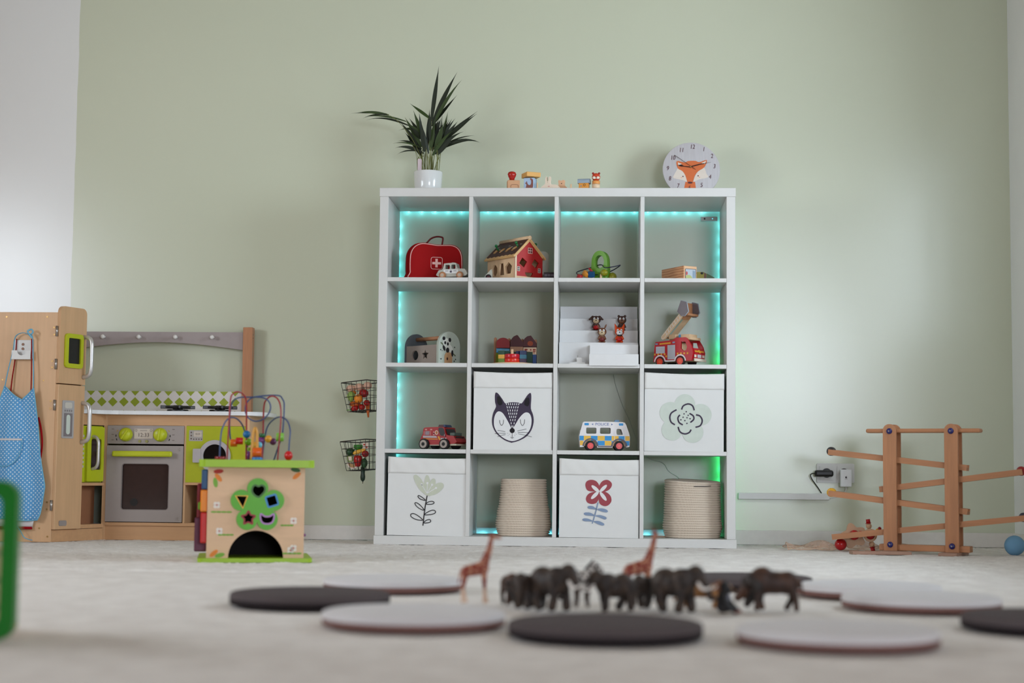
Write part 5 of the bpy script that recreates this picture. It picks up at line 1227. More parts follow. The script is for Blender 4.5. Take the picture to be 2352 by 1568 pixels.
for x_, z_ in ((-1.495, .908), (-1.327, .909), (-1.297, .866), (-1.295, .837), (-1.300, .729), (-1.300, .703), (-1.334, .650), (-1.302, .567), (-1.302, .537), (-1.503, .652), (-1.303, .159), (-1.303, .131), (-1.332, .055), (-1.297, .022)):
    K('screw', MB().cyl((x_, -.1712, z_), (x_, -.1690, z_), .0038, n=10), BRASS)
# microwave bay
s0, s1 = .174, WL - .012
K('bay_header', MB(MW).bb(.170, WL, .478, .524, -.016, 0), MAPLED)
K('bay_shelf', MB(MW).bb(.170, WL, .226, .238, -.20, .002), MAPLED)
K('bay_floor', MB(MW).bb(.170, WL, .050, .066, -.20, .002), MAPLED)
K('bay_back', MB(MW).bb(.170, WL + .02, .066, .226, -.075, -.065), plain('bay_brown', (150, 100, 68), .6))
K('corner_stile', MB().bb(-1.172, -1.156, FY, FY + .02, .0, .524), MAPLE)
mwv = K('microwave', MB(MW).bb(s0, s1, .240, .474, -.15, -.004), LIMEK)
mwd = K('microwave_door', MB(MW).prism(rrect(s0 + .028, s1 - .003, .244, .470, .004), .012, TR(0, 0, -.004), [rrect(s0 + .052, s1 - .020, .292, .420, .008)]), LIMEK, mwv)
K('microwave_window', MB(MW).bb(s0 + .050, s1 - .018, .290, .422, -.0035, .002), OVD, mwv)
handle(mwv, s0 + .060, .296, .430, MW, .030, .007, .008)
for i in range(8): K('key_print', MB(MW).poly([(s0 + .006, .300 + i * .018), (s0 + .020, .300 + i * .018), (s0 + .020, .310 + i * .018), (s0 + .006, .310 + i * .018)], None, -.0035), plain('key_grey', (190, 190, 180), .5), mwv)
# oven wing
K('header_rail', MB().bb(-1.156, -.553, FY, FY + .016, .480, .524), MAPLED)
K('plinth', MB().bb(-1.172, -.553, FY + .004, FY + .02, .0, .060), MAPLED)
K('floor_board', MB().bb(-1.156, -.553, FY - .002, .39, .060, .073), MAPLED)
K('right_side_panel', MB().bb(-.566, -.551, FY - .001, .39, .0, .524), MAPLE)
K('oven_partition', MB().bb(-.827, -.818, FY, .37, .073, .480), MAPLE)
K('washer_shelf', MB().bb(-.818, -.566, FY - .002, .37, .232, .243), MAPLED)
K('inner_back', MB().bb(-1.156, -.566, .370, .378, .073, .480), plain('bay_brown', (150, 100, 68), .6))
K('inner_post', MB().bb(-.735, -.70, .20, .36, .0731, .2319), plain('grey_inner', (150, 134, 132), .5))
cp = K('control_panel', MB().bb(-1.155, -.828, FY - .004, FY + .012, .402, .479, .001), OVN)
od = K('oven_door', MB().prism(rrect(-1.155, -.829, .076, .395, .002, 2), .016, TR(0, FY + .010, 0) @ FRONT, [rrect(-1.088, -.888, .127, .319, .012)]), OVN)
K('oven_window', MB().bb(-1.09, -.886, FY + .004, FY + .008, .125, .321), OVD, od)
K('window_gasket', MB(TR(0, FY - .0062, 0) @ FRONT).strip(rrect(-1.088, -.888, .127, .319, .012), .003, None, .0, True), plain('gasket_grey', (120, 110, 108), .4), od)
K('dark_disc', MB().cyl((-1.036, FY + .0045, .158), (-1.036, FY + .003, .158), .0165, n=24), BLACK, od)  # plain dark disc lying on the oven window
hb = K('door_handle', MB().box((-.997, FY - .030, .360), (.256, .016, .024), .007), LIMEK, od)
for x_ in (-1.10, -.894): K('handle_stud', MB().cyl((x_, FY - .006, .360), (x_, FY - .024, .360), .007, n=12), LIMEK, od)
for x_, z_ in ((-.846, .385), (-.846, .376), (-.846, .094), (-.846, .085)): K('door_screw', MB().cyl((x_, FY - .0075, z_), (x_, FY - .006, z_), .003, n=10), STEEL, od)
for x_, a_ in ((-1.076, 35), (-.929, 8)):
    kb = K('knob', MB().lathe([(0, .026), (.018, .026), (.024, .022), (.029, .006), (.0295, 0)], 28, TR(x_, FY - .004, .441) @ FRONT), LIMEK, cp)
    g = MB(TR(x_, FY - .030, .441) @ RY(a_)).box((0, 0, 0), (.010, .010, .050), .004); K('knob_grip', g, LIMEK, cp)
K('display', MB(TR(0, FY - .004, 0) @ FRONT).prism(rrect(-1.040, -.960, .424, .466, .003), .002), plain('display_lcd', (196, 184, 170), .4), cp)
def Ktext(body, size, M, mat, par, nm): 
    o2 = text(body, size, KO @ M, mat, par, nm, .0005)
    return o2
LCD = plain('lcd_brown', (96, 80, 74), .5)
Ktext('12:33', .0230, TR(-1.0, FY - .006, .439) @ FRONT, LCD, cp, 'display_digits')
for x_ in (-1.032, -.968): K('display_icon', MB(TR(0, FY - .0062, 0) @ FRONT).strip(circ(x_, .459, .0045, 14), .0012, None, .0003, True), LCD, cp)
K('display_icon', MB(TR(0, FY - .0062, 0) @ FRONT).strip([(-1.015, .458), (-.985, .458)], .004, None, .0003), plain('lcd_faint', (160, 148, 138), .5), cp)
for x_ in (-1.016, -.986): K('panel_button', MB().cyl((x_, FY - .004, .4135), (x_, FY - .0075, .4135), .0062, n=16), plain('button_olive', (150, 144, 84), .5), cp)
for x_, sg in ((-1.076, -1), (-.929, 1)):
    for a_, mt in ((30, BRASS), (0, BLACK), (-22, BLACK)):
        aa = R(180 - a_) if sg < 0 else R(a_)
        cx_, cz_ = x_ + .042 * math.cos(aa), .436 + .042 * math.sin(aa)
        K('dial_mark', MB(TR(cx_, FY - .004, cz_) @ FRONT @ RZ(math.degrees(aa) + 90)).poly([(-.0045, -.002), (.0045, -.002), (.0045, .002), (-.0045, .002)], None, .0004), mt, cp)
    for z_ in (.418, .441, .464): K('dial_lettering', MB(TR(x_ + sg * .056, FY - .004, z_) @ FRONT).strip([(-.005, 0), (.005, 0)], .0022, None, .0004), LCD, cp)
# washing machine
wm = K('washer_panel', MB().prism([(-.818, .243), (-.566, .243), (-.566, .479), (-.818, .479)], .012, TR(0, FY + .008, 0) @ FRONT, [circ(-.694, .354, .058, 40)]), plain('washer_lime', (170, 176, 18), .35))
K('porthole_ring', MB().prism(circ(-.694, .354, .067, 48), .010, TR(0, FY - .004, 0) @ FRONT, [circ(-.694, .354, .049, 40)]), plain('porthole_grey', (176, 170, 172), .4), wm)
K('porthole_glass', MB().cyl((-.694, FY - .003, .354), (-.694, FY - .006, .354), .0485, n=40), plain('porthole_black', (10, 9, 10), .15), wm)
K('porthole_handle', MB().prism(rrect(-.786, -.752, .326, .384, .004), .012, TR(0, FY - .004, 0) @ FRONT), plain('porthole_grey', (176, 170, 172), .4), wm)
wc = K('washer_keypad', MB(TR(0, FY - .004, 0) @ FRONT).poly(rrect(-.806, -.748, .416, .462, .003), None, .0005), plain('keypad_grey', (164, 158, 152), .5), wm)
K('washer_screen', MB(TR(0, FY - .004, 0) @ FRONT).poly(rrect(-.786, -.752, .434, .457, .002), None, .0010), plain('display_lcd', (196, 184, 170), .4), wm)
for i in range(3): K('keypad_key', MB(TR(0, FY - .004, 0) @ FRONT).poly(circ(-.797, .426 + i * .013, .0035, 10), None, .0010), LCD, wm)
for i in range(4): K('keypad_key', MB(TR(0, FY - .004, 0) @ FRONT).poly(circ(-.786 + i * .011, .424, .003, 10), None, .0010), LCD, wm)
Ktext('0:23', .011, TR(-.769, FY - .004, .4455) @ FRONT, LCD, wm, 'screen_digits').location.y -= .0012
# worktop with its bowed front
wt = [(-1.845, .385), (-1.845, .102), (-1.50, .102), (-1.232, -.006), (-1.205, .000), (-1.165, .055), (-1.10, .090), (-1.0, .098), (-.85, .098), (-.70, .100), (-.60, .106), (-.545, .118), (-.508, .145), (-.492, .19), (-.488, .25), (-.488, .385)]
wt = wt[:3] + spl(wt[3:15], 5, False) + wt[15:]
K('worktop', MB().prism(wt, .016, TR(0, 0, .5245)), WTOP)
bs_ = K('backsplash', MB().bb(-1.36, -.634, .368, .380, .5405, .637), plain('backsplash_white', (224, 218, 212), .5))
DIA = plain('diamond_green', (150, 164, 40), .55)
for i in range(15):
    cx_ = -1.3075 + i * .0491
    if cx_ > -.645: break
    MS = TR(0, .368, 0) @ FRONT
    w_ = min(.0212, -.635 - cx_)
    K('diamond_print', MB(MS).poly([(cx_ - .0212, .589), (cx_, .568), (cx_ + w_, .589), (cx_, .610)], None, .0004), DIA, bs_)
    K('diamond_print', MB(MS).poly([(cx_ - .0185, .6365), (cx_, .616), (cx_ + min(.0185, -.635 - cx_), .6365)], None, .0004), DIA, bs_)
    K('diamond_print', MB(MS).poly([(cx_ - .012, .5408), (cx_ + min(.012, -.635 - cx_), .5408), (cx_, .5535)], None, .0004), DIA, bs_)
K('corner_post', MB().bb(-.636, -.594, .345, .388, .5405, .917, .002), BEECH)
rail = K('peg_rail', MB().prism([(-1.40, .819), (-1.40, .896), (-.637, .896), (-.637, .818)] + [(-.637 - .763 * t / 16, .818 + .033 * math.sin(PI * t / 16)) for t in range(1, 16)], .015, TR(0, .375, 0) @ FRONT), plain('rail_grey', (160, 148, 146), .5))
for x_ in (-1.253, -1.094, -.932, -.770):
    pg = K('peg', MB().cyl((x_, .361, .872), (x_, .336, .872), .0065, n=14).sph((x_, .333, .872), (.0095, .008, .0095), 14), plain('peg_white', (226, 222, 218), .4), rail)
for x_, z_ in ((-.600, .885), (-.600, .870)): K('bolt_hole', MB().cyl((-.5945, .36, z_), (-.5935, .36, z_), .003, n=10), BLACK)
for bx, by in ((-.886, .235), (-.703, .235)):
    bn = K('hob_burner', MB().disc((bx, by, .5405), (bx, by, .552), .046, .003), BLACK)
    K('hob_plate', MB().bb(bx - .075, bx + .075, by - .055, by + .055, .5402, .5425, .001), plain('hob_tray', (206, 206, 204), .35), bn)
    for a_ in range(0, 360, 90):
        c_, s_ = math.cos(R(a_ + 20)), math.sin(R(a_ + 20))
        K('grate_arm', MB(TR(bx + c_ * .045, by + s_ * .045, .562) @ RZ(a_ + 20)).box((0, 0, 0), (.056, .009, .014), .002), BLACK, bn)
    K('grate_ring', MB(TR(bx, by, .562)).tube([(.052 * math.cos(2 * PI * i / 24), .042 * math.sin(2 * PI * i / 24), 0) for i in range(24)], .004, 6, True), BLACK, bn)
    K('burner_cap', MB().disc((bx, by, .552), (bx, by, .570), .022, .003), plain('burner_cap_black', (26, 24, 26), .3), bn)

# hook, aprons
HK = T('wall_hook', 'white square hook bracket screwed to the kitchen end panel', 'hook', (-1.42, -.170, .774))
P('plate', MB().bb(-.038, .038, -.004, -.0002, -.036, .040, .001), WHITE, HK)
P('lip', MB(FRONT).prism([(-.041, -.040), (.037, -.040), (.037, -.004), (.018, -.004)] + arc2(0, -.006, .018, 0, -180, 8)[1:] + [(-.018, -.004), (-.041, -.004)], .003, TR(0, 0, .022)), WHITE, HK)
P('lip_floor', MB().bb(-.039, .036, -.0215, -.0042, -.040, -.036), WHITE, HK)
for z_ in (.022, .004): P('screw', MB().cyl((-.002, -.0045, z_), (-.002, -.0062, z_), .0055, n=12), plain('bronze_screw', (110, 80, 64), .4, metal=.6), HK)
m, t, b = nt('blue_polka_dot_cotton')
vo_ = N(t, 'ShaderNodeTexVoronoi', feature='F1'); vo_.inputs['Scale'].default_value = 1.0; vo_.inputs['Randomness'].default_value = 0.0
tc = N(t, 'ShaderNodeTexCoord'); mp = N(t, 'ShaderNodeMapping'); mp.inputs['Rotation'].default_value = (0, R(45), 0); mp.inputs['Scale'].default_value = (86, 0.0, 86)
t.links.new(tc.outputs['Object'], mp.inputs[0])
# undo the drape before tiling: dots live in the sheet's own flat x-z drawing
t.links.new(mp.outputs[0], vo_.inputs['Vector'])
lt = N(t, 'ShaderNodeMath', operation='LESS_THAN'); lt.inputs[1].default_value = 0.25; t.links.new(vo_.outputs['Distance'], lt.inputs[0])
t.links.new(mixc(t, lt.outputs[0], lin((92, 156, 206)), lin((196, 216, 230))), b.inputs['Base Color']); b.inputs['Roughness'].default_value = .9
bump(t, b, noise(t, coords(t), 700, 2), .15, .001)
POLKA = m
SKYB = fabric('sky_blue_binding', (120, 184, 214)); REDF = fabric('red_binding', (150, 14, 22)); LACE = fabric('white_cotton', (222, 216, 214))
ap = T('polka_dot_apron', 'blue polka dot child apron hanging from the white hook', 'apron', (-1.42, -.195, .09))
def Lx(z):
    return np.interp(z, [.0, .10, .25, .45, .53], [-.120, -.150, -.135, -.095, -.066])
def Rx_(z):
    return np.interp(z, [.0, .02, .06, .136, .25, .40, .53], [.088, .098, .106, .115, .092, .076, .056])
def sheet(uu, vv):
    nd = .48 + (.055 * abs(uu - .60) / .60 if uu < .60 else .048 * ((uu - .60) / .40))
    z_ = vv * nd
    xx = Lx(z_) + (Rx_(z_) - Lx(z_)) * uu
    fold = .008 * math.sin(uu * 9 + 1.2 * vv) * (1.1 - .5 * vv) + .004 * math.sin(uu * 23 + vv * 5) * (1 - vv) + .010 * math.exp(-((uu - .62 + .3 * (vv - .9)) / .06) ** 2) * max(0, vv - .75) * 4
    return (xx, fold, z_ + .004 * math.sin(uu * 6) * (1 - vv))
P('cloth', MB().grid(sheet, 48, 44, .0015), POLKA, ap)
edge = [sheet(i / 40, 0) for i in range(41)] + [sheet(1, j / 40) for j in range(1, 41)] + [sheet(1 - i / 40, 1) for i in range(1, 41)] + [sheet(0, 1 - j / 40) for j in range(1, 40)]
P('binding', MB().tube([(x, y - .001, z) for x, y, z in edge], .0026, 6, True), SKYB, ap)
def pock(uu, vv):
    a = (uu - .5) * 2; w_ = .098 * math.sqrt(max(.02, 1 - (1 - vv) ** 2.4)); xx = -.052 + a * w_ * .70; z_ = .212 + vv * .108
    s_ = sheet(min(1, max(0, (xx - Lx(z_)) / (Rx_(z_) - Lx(z_)))), min(1, z_ / .5))
    return (xx, s_[1] - .006, z_)
P('pocket', MB().grid(pock, 20, 12, .001), POLKA, ap)
P('pocket_band', MB().tube([(x, y - .001, z) for x, y, z in (pock(i / 20, 1) for i in range(21))], .0042, 8, flat=None), LACE, ap)
P('pocket_binding', MB().tube([(x, y - .001, z) for x, y, z in ([pock(0, 1 - j / 10) for j in range(10)] + [pock(i / 16, 0) for i in range(17)] + [pock(1, j / 10) for j in range(1, 11)])], .002, 6), SKYB, ap)
for xs2 in ([(-.064, 0, .528), (-.052, .0, .60), (-.036, .005, .68), (-.030, .008, .735), (.0, .006, .752), (.028, .004, .744)], [(.054, 0, .526), (.052, .0, .60), (.046, .004, .68), (.042, .004, .735), (.030, .004, .748)]):
    P('neck_strap', MB().tube(spl(xs2, 5, False), .0048, 8, flat=.3), SKYB, ap)
P('knot', MB().tube(spl([(.030, -.002, .740), (.046, -.006, .752), (.040, -.004, .765), (.024, -.004, .758), (.034, -.010, .744), (.044, -.008, .730)], 5, False), .0032, 8), SKYB, ap)
P('waist_tie', MB().tube(spl([(-.07, -.002, .05), (-.03, -.006, .02), (.02, -.008, -.04), (.04, -.004, -.072), (.07, .002, -.082)], 5, False), .0042, 8, flat=.3), SKYB, ap)
a2 = T('red_trimmed_apron', 'white apron with red hem hidden behind the blue apron', 'apron', (-1.42, -.182, .05))
def sheet2(uu, vv):
    xx = -.10 + uu * (.163 + .03 * math.sin(PI * vv) - .05 * max(0, vv - .6)); return (xx, .002 * math.sin(uu * 14 + vv * 3), .006 + vv * .50)
P('cloth', MB().grid(sheet2, 24, 24, .001), LACE, a2)
P('hem', MB().tube([(x, y - .002, z) for x, y, z in (sheet2(i / 24, 0) for i in range(25))], .0055, 8, flat=None), REDF, a2)
P('side_tie', MB().tube(spl([(.075, -.001, .45), (.088, -.003, .40), (.094, -.003, .34), (.088, -.002, .28)], 5, False), .0042, 8), REDF, a2)
for xs2 in ([(-.045, 0, .50), (-.040, .0, .60), (-.032, .004, .68), (-.028, .006, .768)], [(.040, 0, .50), (.040, .0, .60), (.036, .004, .70), (.034, .004, .768)]): P('neck_strap', MB().tube(spl(xs2, 5, False), .005, 8, flat=.3), REDF, a2)
# ------------------------------------------------------------------ activity cube
o = cube = T('activity_cube', 'wooden activity cube with green flower sorter and bead wires on top', 'activity cube', (-.222, -1.272, 0), 13)
CUBW = wood('birch_ply', (222, 184, 148), .92, 4, 0, .5, .2); CGR = plain('cube_lime', (150, 186, 32), .4); FGR = plain('cube_leaf_green', (84, 164, 22), .4)
HB = .155
P('base_plate', MB().prism(rrect(-.182, .182, -.182, .182, .016), .013, UP), CGR, o)
P('top_plate', MB().prism(rrect(-.184, .184, -.184, .184, .020), .024, TR(0, 0, .304)), CGR, o)
fc, fz = .004, .181                        # flower centre on the front face
def fr2(p): return [(fc + x, fz + y) for x, y in p]
heart = spl([(-.0, .026), (.010, .030), (.020, .024), (.020, .010), (.008, -.004), (.0, -.008), (-.012, -.002), (-.020, .010), (-.018, .024), (-.010, .030)], 3)
def mv(p, dx, dy, s=1.0): return [(x * s + dx, y * s + dy) for x, y in p]
tri = [(-.020, .017), (.018, .017), (.004, -.022)]
sqr = [(x, y) for x, y in rrect(-.017, .017, -.017, .017, .004, 3)]
sqr = [(x * math.cos(.3) - y * math.sin(.3), x * math.sin(.3) + y * math.cos(.3)) for x, y in sqr]
stq = spl(star2(0, 0, .023, .013, 5, 90), 3)
cre = spl([(-.021, .014), (-.008, .006), (.008, .006), (.021, .014), (.020, -.006), (.010, -.017), (-.010, -.017), (-.020, -.006)], 3)
holes = [(mv(heart, .002, .036), 'heart', plain('hole_rim_green', (48, 96, 22), .4)), (mv(tri, -.050, .014), 'tri', YELLOW), (mv(sqr, .046, .016), 'sq', plain('hole_rim_blue', (52, 128, 190), .4)), (mv(stq, -.028, -.040), 'star', plain('hole_rim_red', (140, 22, 20), .4)), (mv(cre, .032, -.040), 'cre', plain('hole_rim_lilac', (166, 120, 176), .4))]
fh = [fr2(h) for h, _, _ in holes]
arch = [(-.086, .0135)] + [(.002 + .088 * math.cos(R(a)), .0135 + .088 * math.sin(R(a))) for a in range(176, 3, -8)] + [(.090, .0135)]
front = [(-HB, .0131), (-.086, .0131)] + [(.002 + .088 * math.cos(R(a)), .0131 + .088 * math.sin(R(a))) for a in range(180, -1, -8)][1:] + [(.090, .0131), (HB, .0131), (HB, .3039), (-HB, .3039)]
P('front_panel', MB().prism(front, .008, TR(0, -HB + .008, 0) @ FRONT, fh), CUBW, o)
P('back_panel', MB().bb(-HB, HB, HB - .008, HB, .0131, .3039), CUBW, o)
for x_ in (-HB, HB - .008): P('side_panel', MB().bb(x_, x_ + .008, -HB + .008, HB - .008, .0131, .3039), CUBW, o)
P('inner_shade_sheet', MB().bb(-HB + .0085, HB - .0085, HB - .10, HB - .095, .0135, .3035), plain('cube_inner_shade', (24, 18, 16), .9), o)  # dark sheet painted as the shade inside the cube
def lob(a): 
    r = .052 + .036 * abs(math.cos(2.5 * (a - PI / 2))) ** .62
    return (fc + r * math.cos(a), fz + r * math.sin(a))
flo = P('flower_plate', MB().prism([lob(2 * PI * i / 100) for i in range(100)], .009, TR(0, -HB, 0) @ FRONT, fh), FGR, o)
for h, nm, mt in holes: P('hole_rim', MB(TR(0, -HB - .0092, 0) @ FRONT).strip(fr2(h), .0055, None, .0004, True), mt, flo)
def dec(nm, pts, mat): P(nm, MB(TR(0, -HB, 0) @ FRONT).poly(pts, None, .0006), mat, o)
PET = plain('petal_print_white', (232, 222, 212), .6); GRS = plain('grass_print', (120, 170, 60), .6); LR = plain('leaf_print_red', (176, 40, 24), .6); LO = plain('leaf_print_orange', (226, 130, 50), .6); LG = plain('leaf_print_dark', (52, 92, 44), .6)
for cx_, cz_, a_, mt in ((-.122, .290, 5, LR), (-.122, .270, -50, LO), (-.131, .254, 100, GRS), (.124, .297, -10, LG), (.128, .278, 40, LO), (-.131, .028, 40, LO), (-.112, .022, 15, GRS)): dec('leaf_print', circ(cx_, cz_, .016, 14, .007, a_), mt)
for cx_, cz_ in ((-.125, .182), (-.115, .099), (.121, .133), (.122, .045), (.113, .038)):
    for q_ in range(4): dec('blossom_print', circ(cx_ + .0065 * math.cos(R(45 + 90 * q_)), cz_ + .0065 * math.sin(R(45 + 90 * q_)), .006, 10), PET)
    P('blossom_eye', MB(TR(0, -HB, 0) @ FRONT).poly(circ(cx_, cz_, .003, 8), None, .001), plain('blossom_pink', (200, 120, 110), .6), o)
for cx_, cz_, w_ in ((-.110, .160, .024), (-.094, .087, .018), (.100, .118, .015), (.118, .028, .022)):
    for q_ in range(4): dec('grass_print', circ(cx_ - w_ + 2 * w_ * q_ / 3, cz_, w_ * .42, 10, .003), GRS)
# sliders on the left face
for nm, z0_, z1_, y0_, y1_, out_, mt in (('spinner_block', .232, .296, -.150, -.110, .020, plain('cube_deep_blue', (20, 70, 112), .4)), ('spinner_block', .160, .230, -.150, -.112, .022, plain('cube_amber', (226, 130, 20), .4)), ('spinner_block', .060, .158, -.150, -.114, .020, plain('cube_scarlet', (190, 24, 16), .4)), ('slider_bead', .110, .250, -.075, -.045, .034, plain('cube_crimson', (120, 16, 30), .4)), ('slider_bead', .165, .190, -.090, -.060, .030, GREENP), ('slider_rail', .030, .140, -.085, -.070, .040, plain('cube_plum', (86, 20, 52), .4))):
    P(nm, MB().box((-HB - out_ / 2, (y0_ + y1_) / 2, (z0_ + z1_) / 2), (out_, y1_ - y0_, z1_ - z0_), .004), mt, o)
P('side_knob', MB().sph((HB + .004, -.10, .085), .005, 10), PURPLE, o)
# wires and beads on the top; picture coordinates to local
kz = .000393
def w3(x, y, d=0.0): return ((x - 590) * kz, d, .328 + (655 - y) * kz)
WR = plain('red_wire', (150, 20, 30), .35); WB = plain('blue_wire', (60, 78, 120), .35)
def wire(nm, pts, mat, r_=.0026): P(nm, MB().tube(spl([w3(*p) for p in pts], 6, False), r_, 8), mat, o)
wire('red_wire', [(345, 655, -.07), (352, 420, -.07), (362, 160, -.06), (385, 100, -.05), (425, 84, -.04), (470, 105, -.03), (495, 170, -.02), (502, 400, -.01), (506, 655, 0)], WR)
wire('red_wire', [(642, 655, .05), (645, 430, .05), (646, 200, .04), (668, 135, .02), (708, 110, 0), (752, 130, -.02), (778, 190, -.04), (785, 300, -.05), (775, 470, -.06), (764, 655, -.06)], WR)
wire('blue_wire', [(284, 655, -.10), (288, 500, -.10), (300, 400, -.09), (340, 320, -.07), (395, 300, -.04), (450, 335, -.01), (485, 400, .02), (510, 500, .04), (530, 655, .05)], WB)
wire('blue_wire', [(400, 520, .08), (370, 470, .08), (360, 330, .06), (370, 190, .03), (420, 132, 0), (530, 124, -.02), (640, 130, -.03), (690, 175, -.04), (692, 240, -.04), (645, 305, -.03), (575, 325, 0), (512, 290, .03), (490, 220, .05), (510, 150, .06), (575, 112, .05), (755, 100, .02), (800, 135, 0), (815, 200, 0), (805, 430, 0), (780, 520, .03), (740, 655, .05)], WB)
wire('blue_wire', [(640, 655, .10), (660, 480, .09), (680, 370, .07), (725, 310, .03), (780, 288, -.02), (835, 320, -.06), (860, 400, -.09), (855, 500, -.10), (848, 655, -.10)], WB)
wire('yellow_wire', [(545, 655, -.11), (553, 480, -.11), (560, 415, -.11), (570, 392, -.11), (582, 415, -.11), (588, 480, -.11), (592, 655, -.11)], plain('amber_wire', (206, 148, 60), .4), .005)
def bead(x, y, d, r_, mat, kind='s', h_=None):
    c_ = w3(x, y, d); r_ = r_ * kz
    if kind == 's': mb = MB().sph(c_, r_, 18)
    elif kind == 'e': mb = MB().sph(c_, (r_, r_, r_ * 1.15), 18)
    elif kind == 'd': mb = MB().disc((c_[0], c_[1], c_[2] - (h_ or 14) * kz), (c_[0], c_[1], c_[2] + (h_ or 14) * kz), r_, .002, 24)
    elif kind == 'c': mb = MB().disc((c_[0] - r_ * .9, c_[1], c_[2]), (c_[0] + r_ * .9, c_[1], c_[2]), r_, .002, 24)
    else: mb = MB().disc((c_[0] - r_ * .9, c_[1], c_[2]), (c_[0] + r_ * .9, c_[1], c_[2]), r_, .002, 6)
    P('bead', mb, mat, o)
bead(505, 438, -.01, 33, plain('bead_blue', (16, 104, 160), .3)); bead(445, 496, -.03, 33, plain('bead_red', (186, 16, 22), .3), 'h'); bead(398, 512, -.02, 32, plain('bead_orange', (216, 100, 22), .3), 'c')
bead(520, 502, .0, 32, plain('bead_green', (116, 176, 30), .3)); bead(538, 560, .02, 28, plain('bead_lime', (150, 190, 60), .3), 'd'); bead(568, 530, -.03, 30, plain('bead_gold', (230, 168, 50), .3), 'c')
bead(612, 526, -.02, 26, plain('bead_sky', (110, 190, 220), .3)); bead(628, 485, .05, 30, plain('bead_violet', (126, 56, 132), .3), 'h'); bead(638, 441, .05, 27, plain('bead_bottle', (18, 92, 40), .3), 'd', 16)
bead(690, 472, .04, 32, plain('bead_amber', (224, 158, 44), .3)); bead(730, 494, .04, 30, plain('bead_purple', (92, 30, 84), .3)); bead(783, 457, -.02, 36, plain('bead_fresh', (132, 190, 74), .3), 'c')
bead(850, 616, -.10, 35, plain('bead_scarlet', (196, 16, 24), .3), 'e'); bead(290, 642, -.10, 44, plain('bead_maroon', (140, 22, 30), .3), 'd', 12)
bead(590, 592, -.11, 40, plain('bead_tangerine', (220, 92, 22), .3), 'c'); bead(592, 645, -.11, 45, plain('bead_azure', (36, 118, 190), .3), 'd', 12); bead(532, 618, .05, 34, plain('bead_plum', (110, 44, 112), .3), 'e')

# ------------------------------------------------------------------ marble run
o = run = T('marble_run', 'tall beech marble run with sloping tracks and blue bolts', 'marble run', (2.160, -.285, .012), -25)
BOLT = plain('bolt_blue', (34, 36, 104), .25)
for x_ in (-.118, .118):
    for y_ in (-.038, .026):
        P('post', MB().prism([(x_ - .0255, .0), (x_ + .0255, .0)] + arc2(x_, .461, .0255, 0, 180, 14), .012, TR(0, y_ + .012, 0) @ FRONT), BEECH, o)
    for z_ in (.459, .023):
        bt = P('bolt', MB().sph((x_, -.039, z_), (.0115, .006, .0115), 16), BOLT, o)
        P('bolt_socket', MB().cyl((x_, -.0445, z_), (x_, -.0455, z_), .003, n=6), STEEL, bt)
P('top_bar', MB().bb(-.215, .225, -.0255, .0255, .453, .469, .006), BEECHX, o)
P('base_bar', MB().bb(-.165, .182, -.0255, .0255, .0, .024, .003), BEECHX, o)
def track(xa, za, xb, zb2, ballx, mat):
    a = math.degrees(math.atan2(zb2 - za, xb - xa)); L_ = math.hypot(xb - xa, zb2 - za)
    M_ = TR(xa, 0, za - .012) @ RY(-a)
    mb = MB(M_); mb.prism([(-.0225, 0), (.0225, 0), (.0225, .022), (.017, .022), (.014, .012), (-.014, .012), (-.017, .022), (-.0225, .022)], L_, RIGHTF)
    tk = P('track', mb, BEECHX, o)
    bx = xa + .008 if ballx < 0 else xb - .008
    bz = (za if ballx < 0 else zb2)
    P('end_stop', MB().disc((bx, -.012, bz + .002), (bx, .012, bz + .002), .0175, .004, 24), mat, tk)
track(-.368, .379, .171, .320, -1, plain('stop_charcoal', (44, 40, 40), .4)); track(-.162, .235, .378, .307, 1, plain('stop_red', (150, 24, 20), .4))
track(-.368, .217, .172, .154, -1, plain('stop_yellow', (220, 164, 30), .4)); track(-.352, .046, .384, .135, 1, plain('stop_navy', (40, 40, 56), .4))
BOARDW = wood('weathered_board', (176, 138, 118), .85, 7, 0, .6)
P('foot', MB().bb(.08, .15, -.10, .10, -.0125, -.0005, .002), BOARDW, o)
P('foot', MB().bb(-.15, -.08, -.045, .06, -.0125, -.0005, .002), BOARDW, o)
tag(P('loose_board', MB(TR(1.985, -.352, .0065) @ RZ(4)).box((0, 0, 0), (.225, .06, .012), .002), BOARDW), 'flat wooden board on the carpet left of the marble run foot', 'board')
# rolling toys behind the lowest track
CRIM = plain('roller_red', (176, 20, 24), .25); RW = plain('roller_wood', (204, 164, 128), .5)
o = T('flower_roller', 'wooden flower-shaped rolling toy with red balls behind the track', 'rolling toy', (1.922, -.112, .003))
P('flower_disc', MB().prism([((.044 + .008 * math.cos(5 * a)) * math.cos(a + 1.85), .058 + (.044 + .008 * math.cos(5 * a)) * math.sin(a + 1.85)) for a in (2 * PI * i / 60 for i in range(60))], .012, TR(0, .012, 0) @ FRONT), RW, o)
P('red_ball', MB().sph((.0, -.016, .062), .020, 18), CRIM, o); P('red_ball', MB().sph((-.052, -.006, .024), .0235, 18), CRIM, o)
P('red_ball', MB().sph((.025, -.014, .068), .011, 14), CRIM, o); P('yellow_bead', MB().sph((.036, -.014, .066), .0065, 12), YELLOW, o)
o = T('clown_roller', 'ring-shaped rolling toy with little red hats behind the track', 'rolling toy', (1.985, -.128, .003))
zc = .062
P('ring', MB().prism(circ(0, zc, .026, 32), .012, TR(0, .012, 0) @ FRONT, [circ(0, zc, .017, 24)]), RW, o)
P('core', MB().sph((0, .006, zc), (.017, .012, .017), 16), CRIM, o)
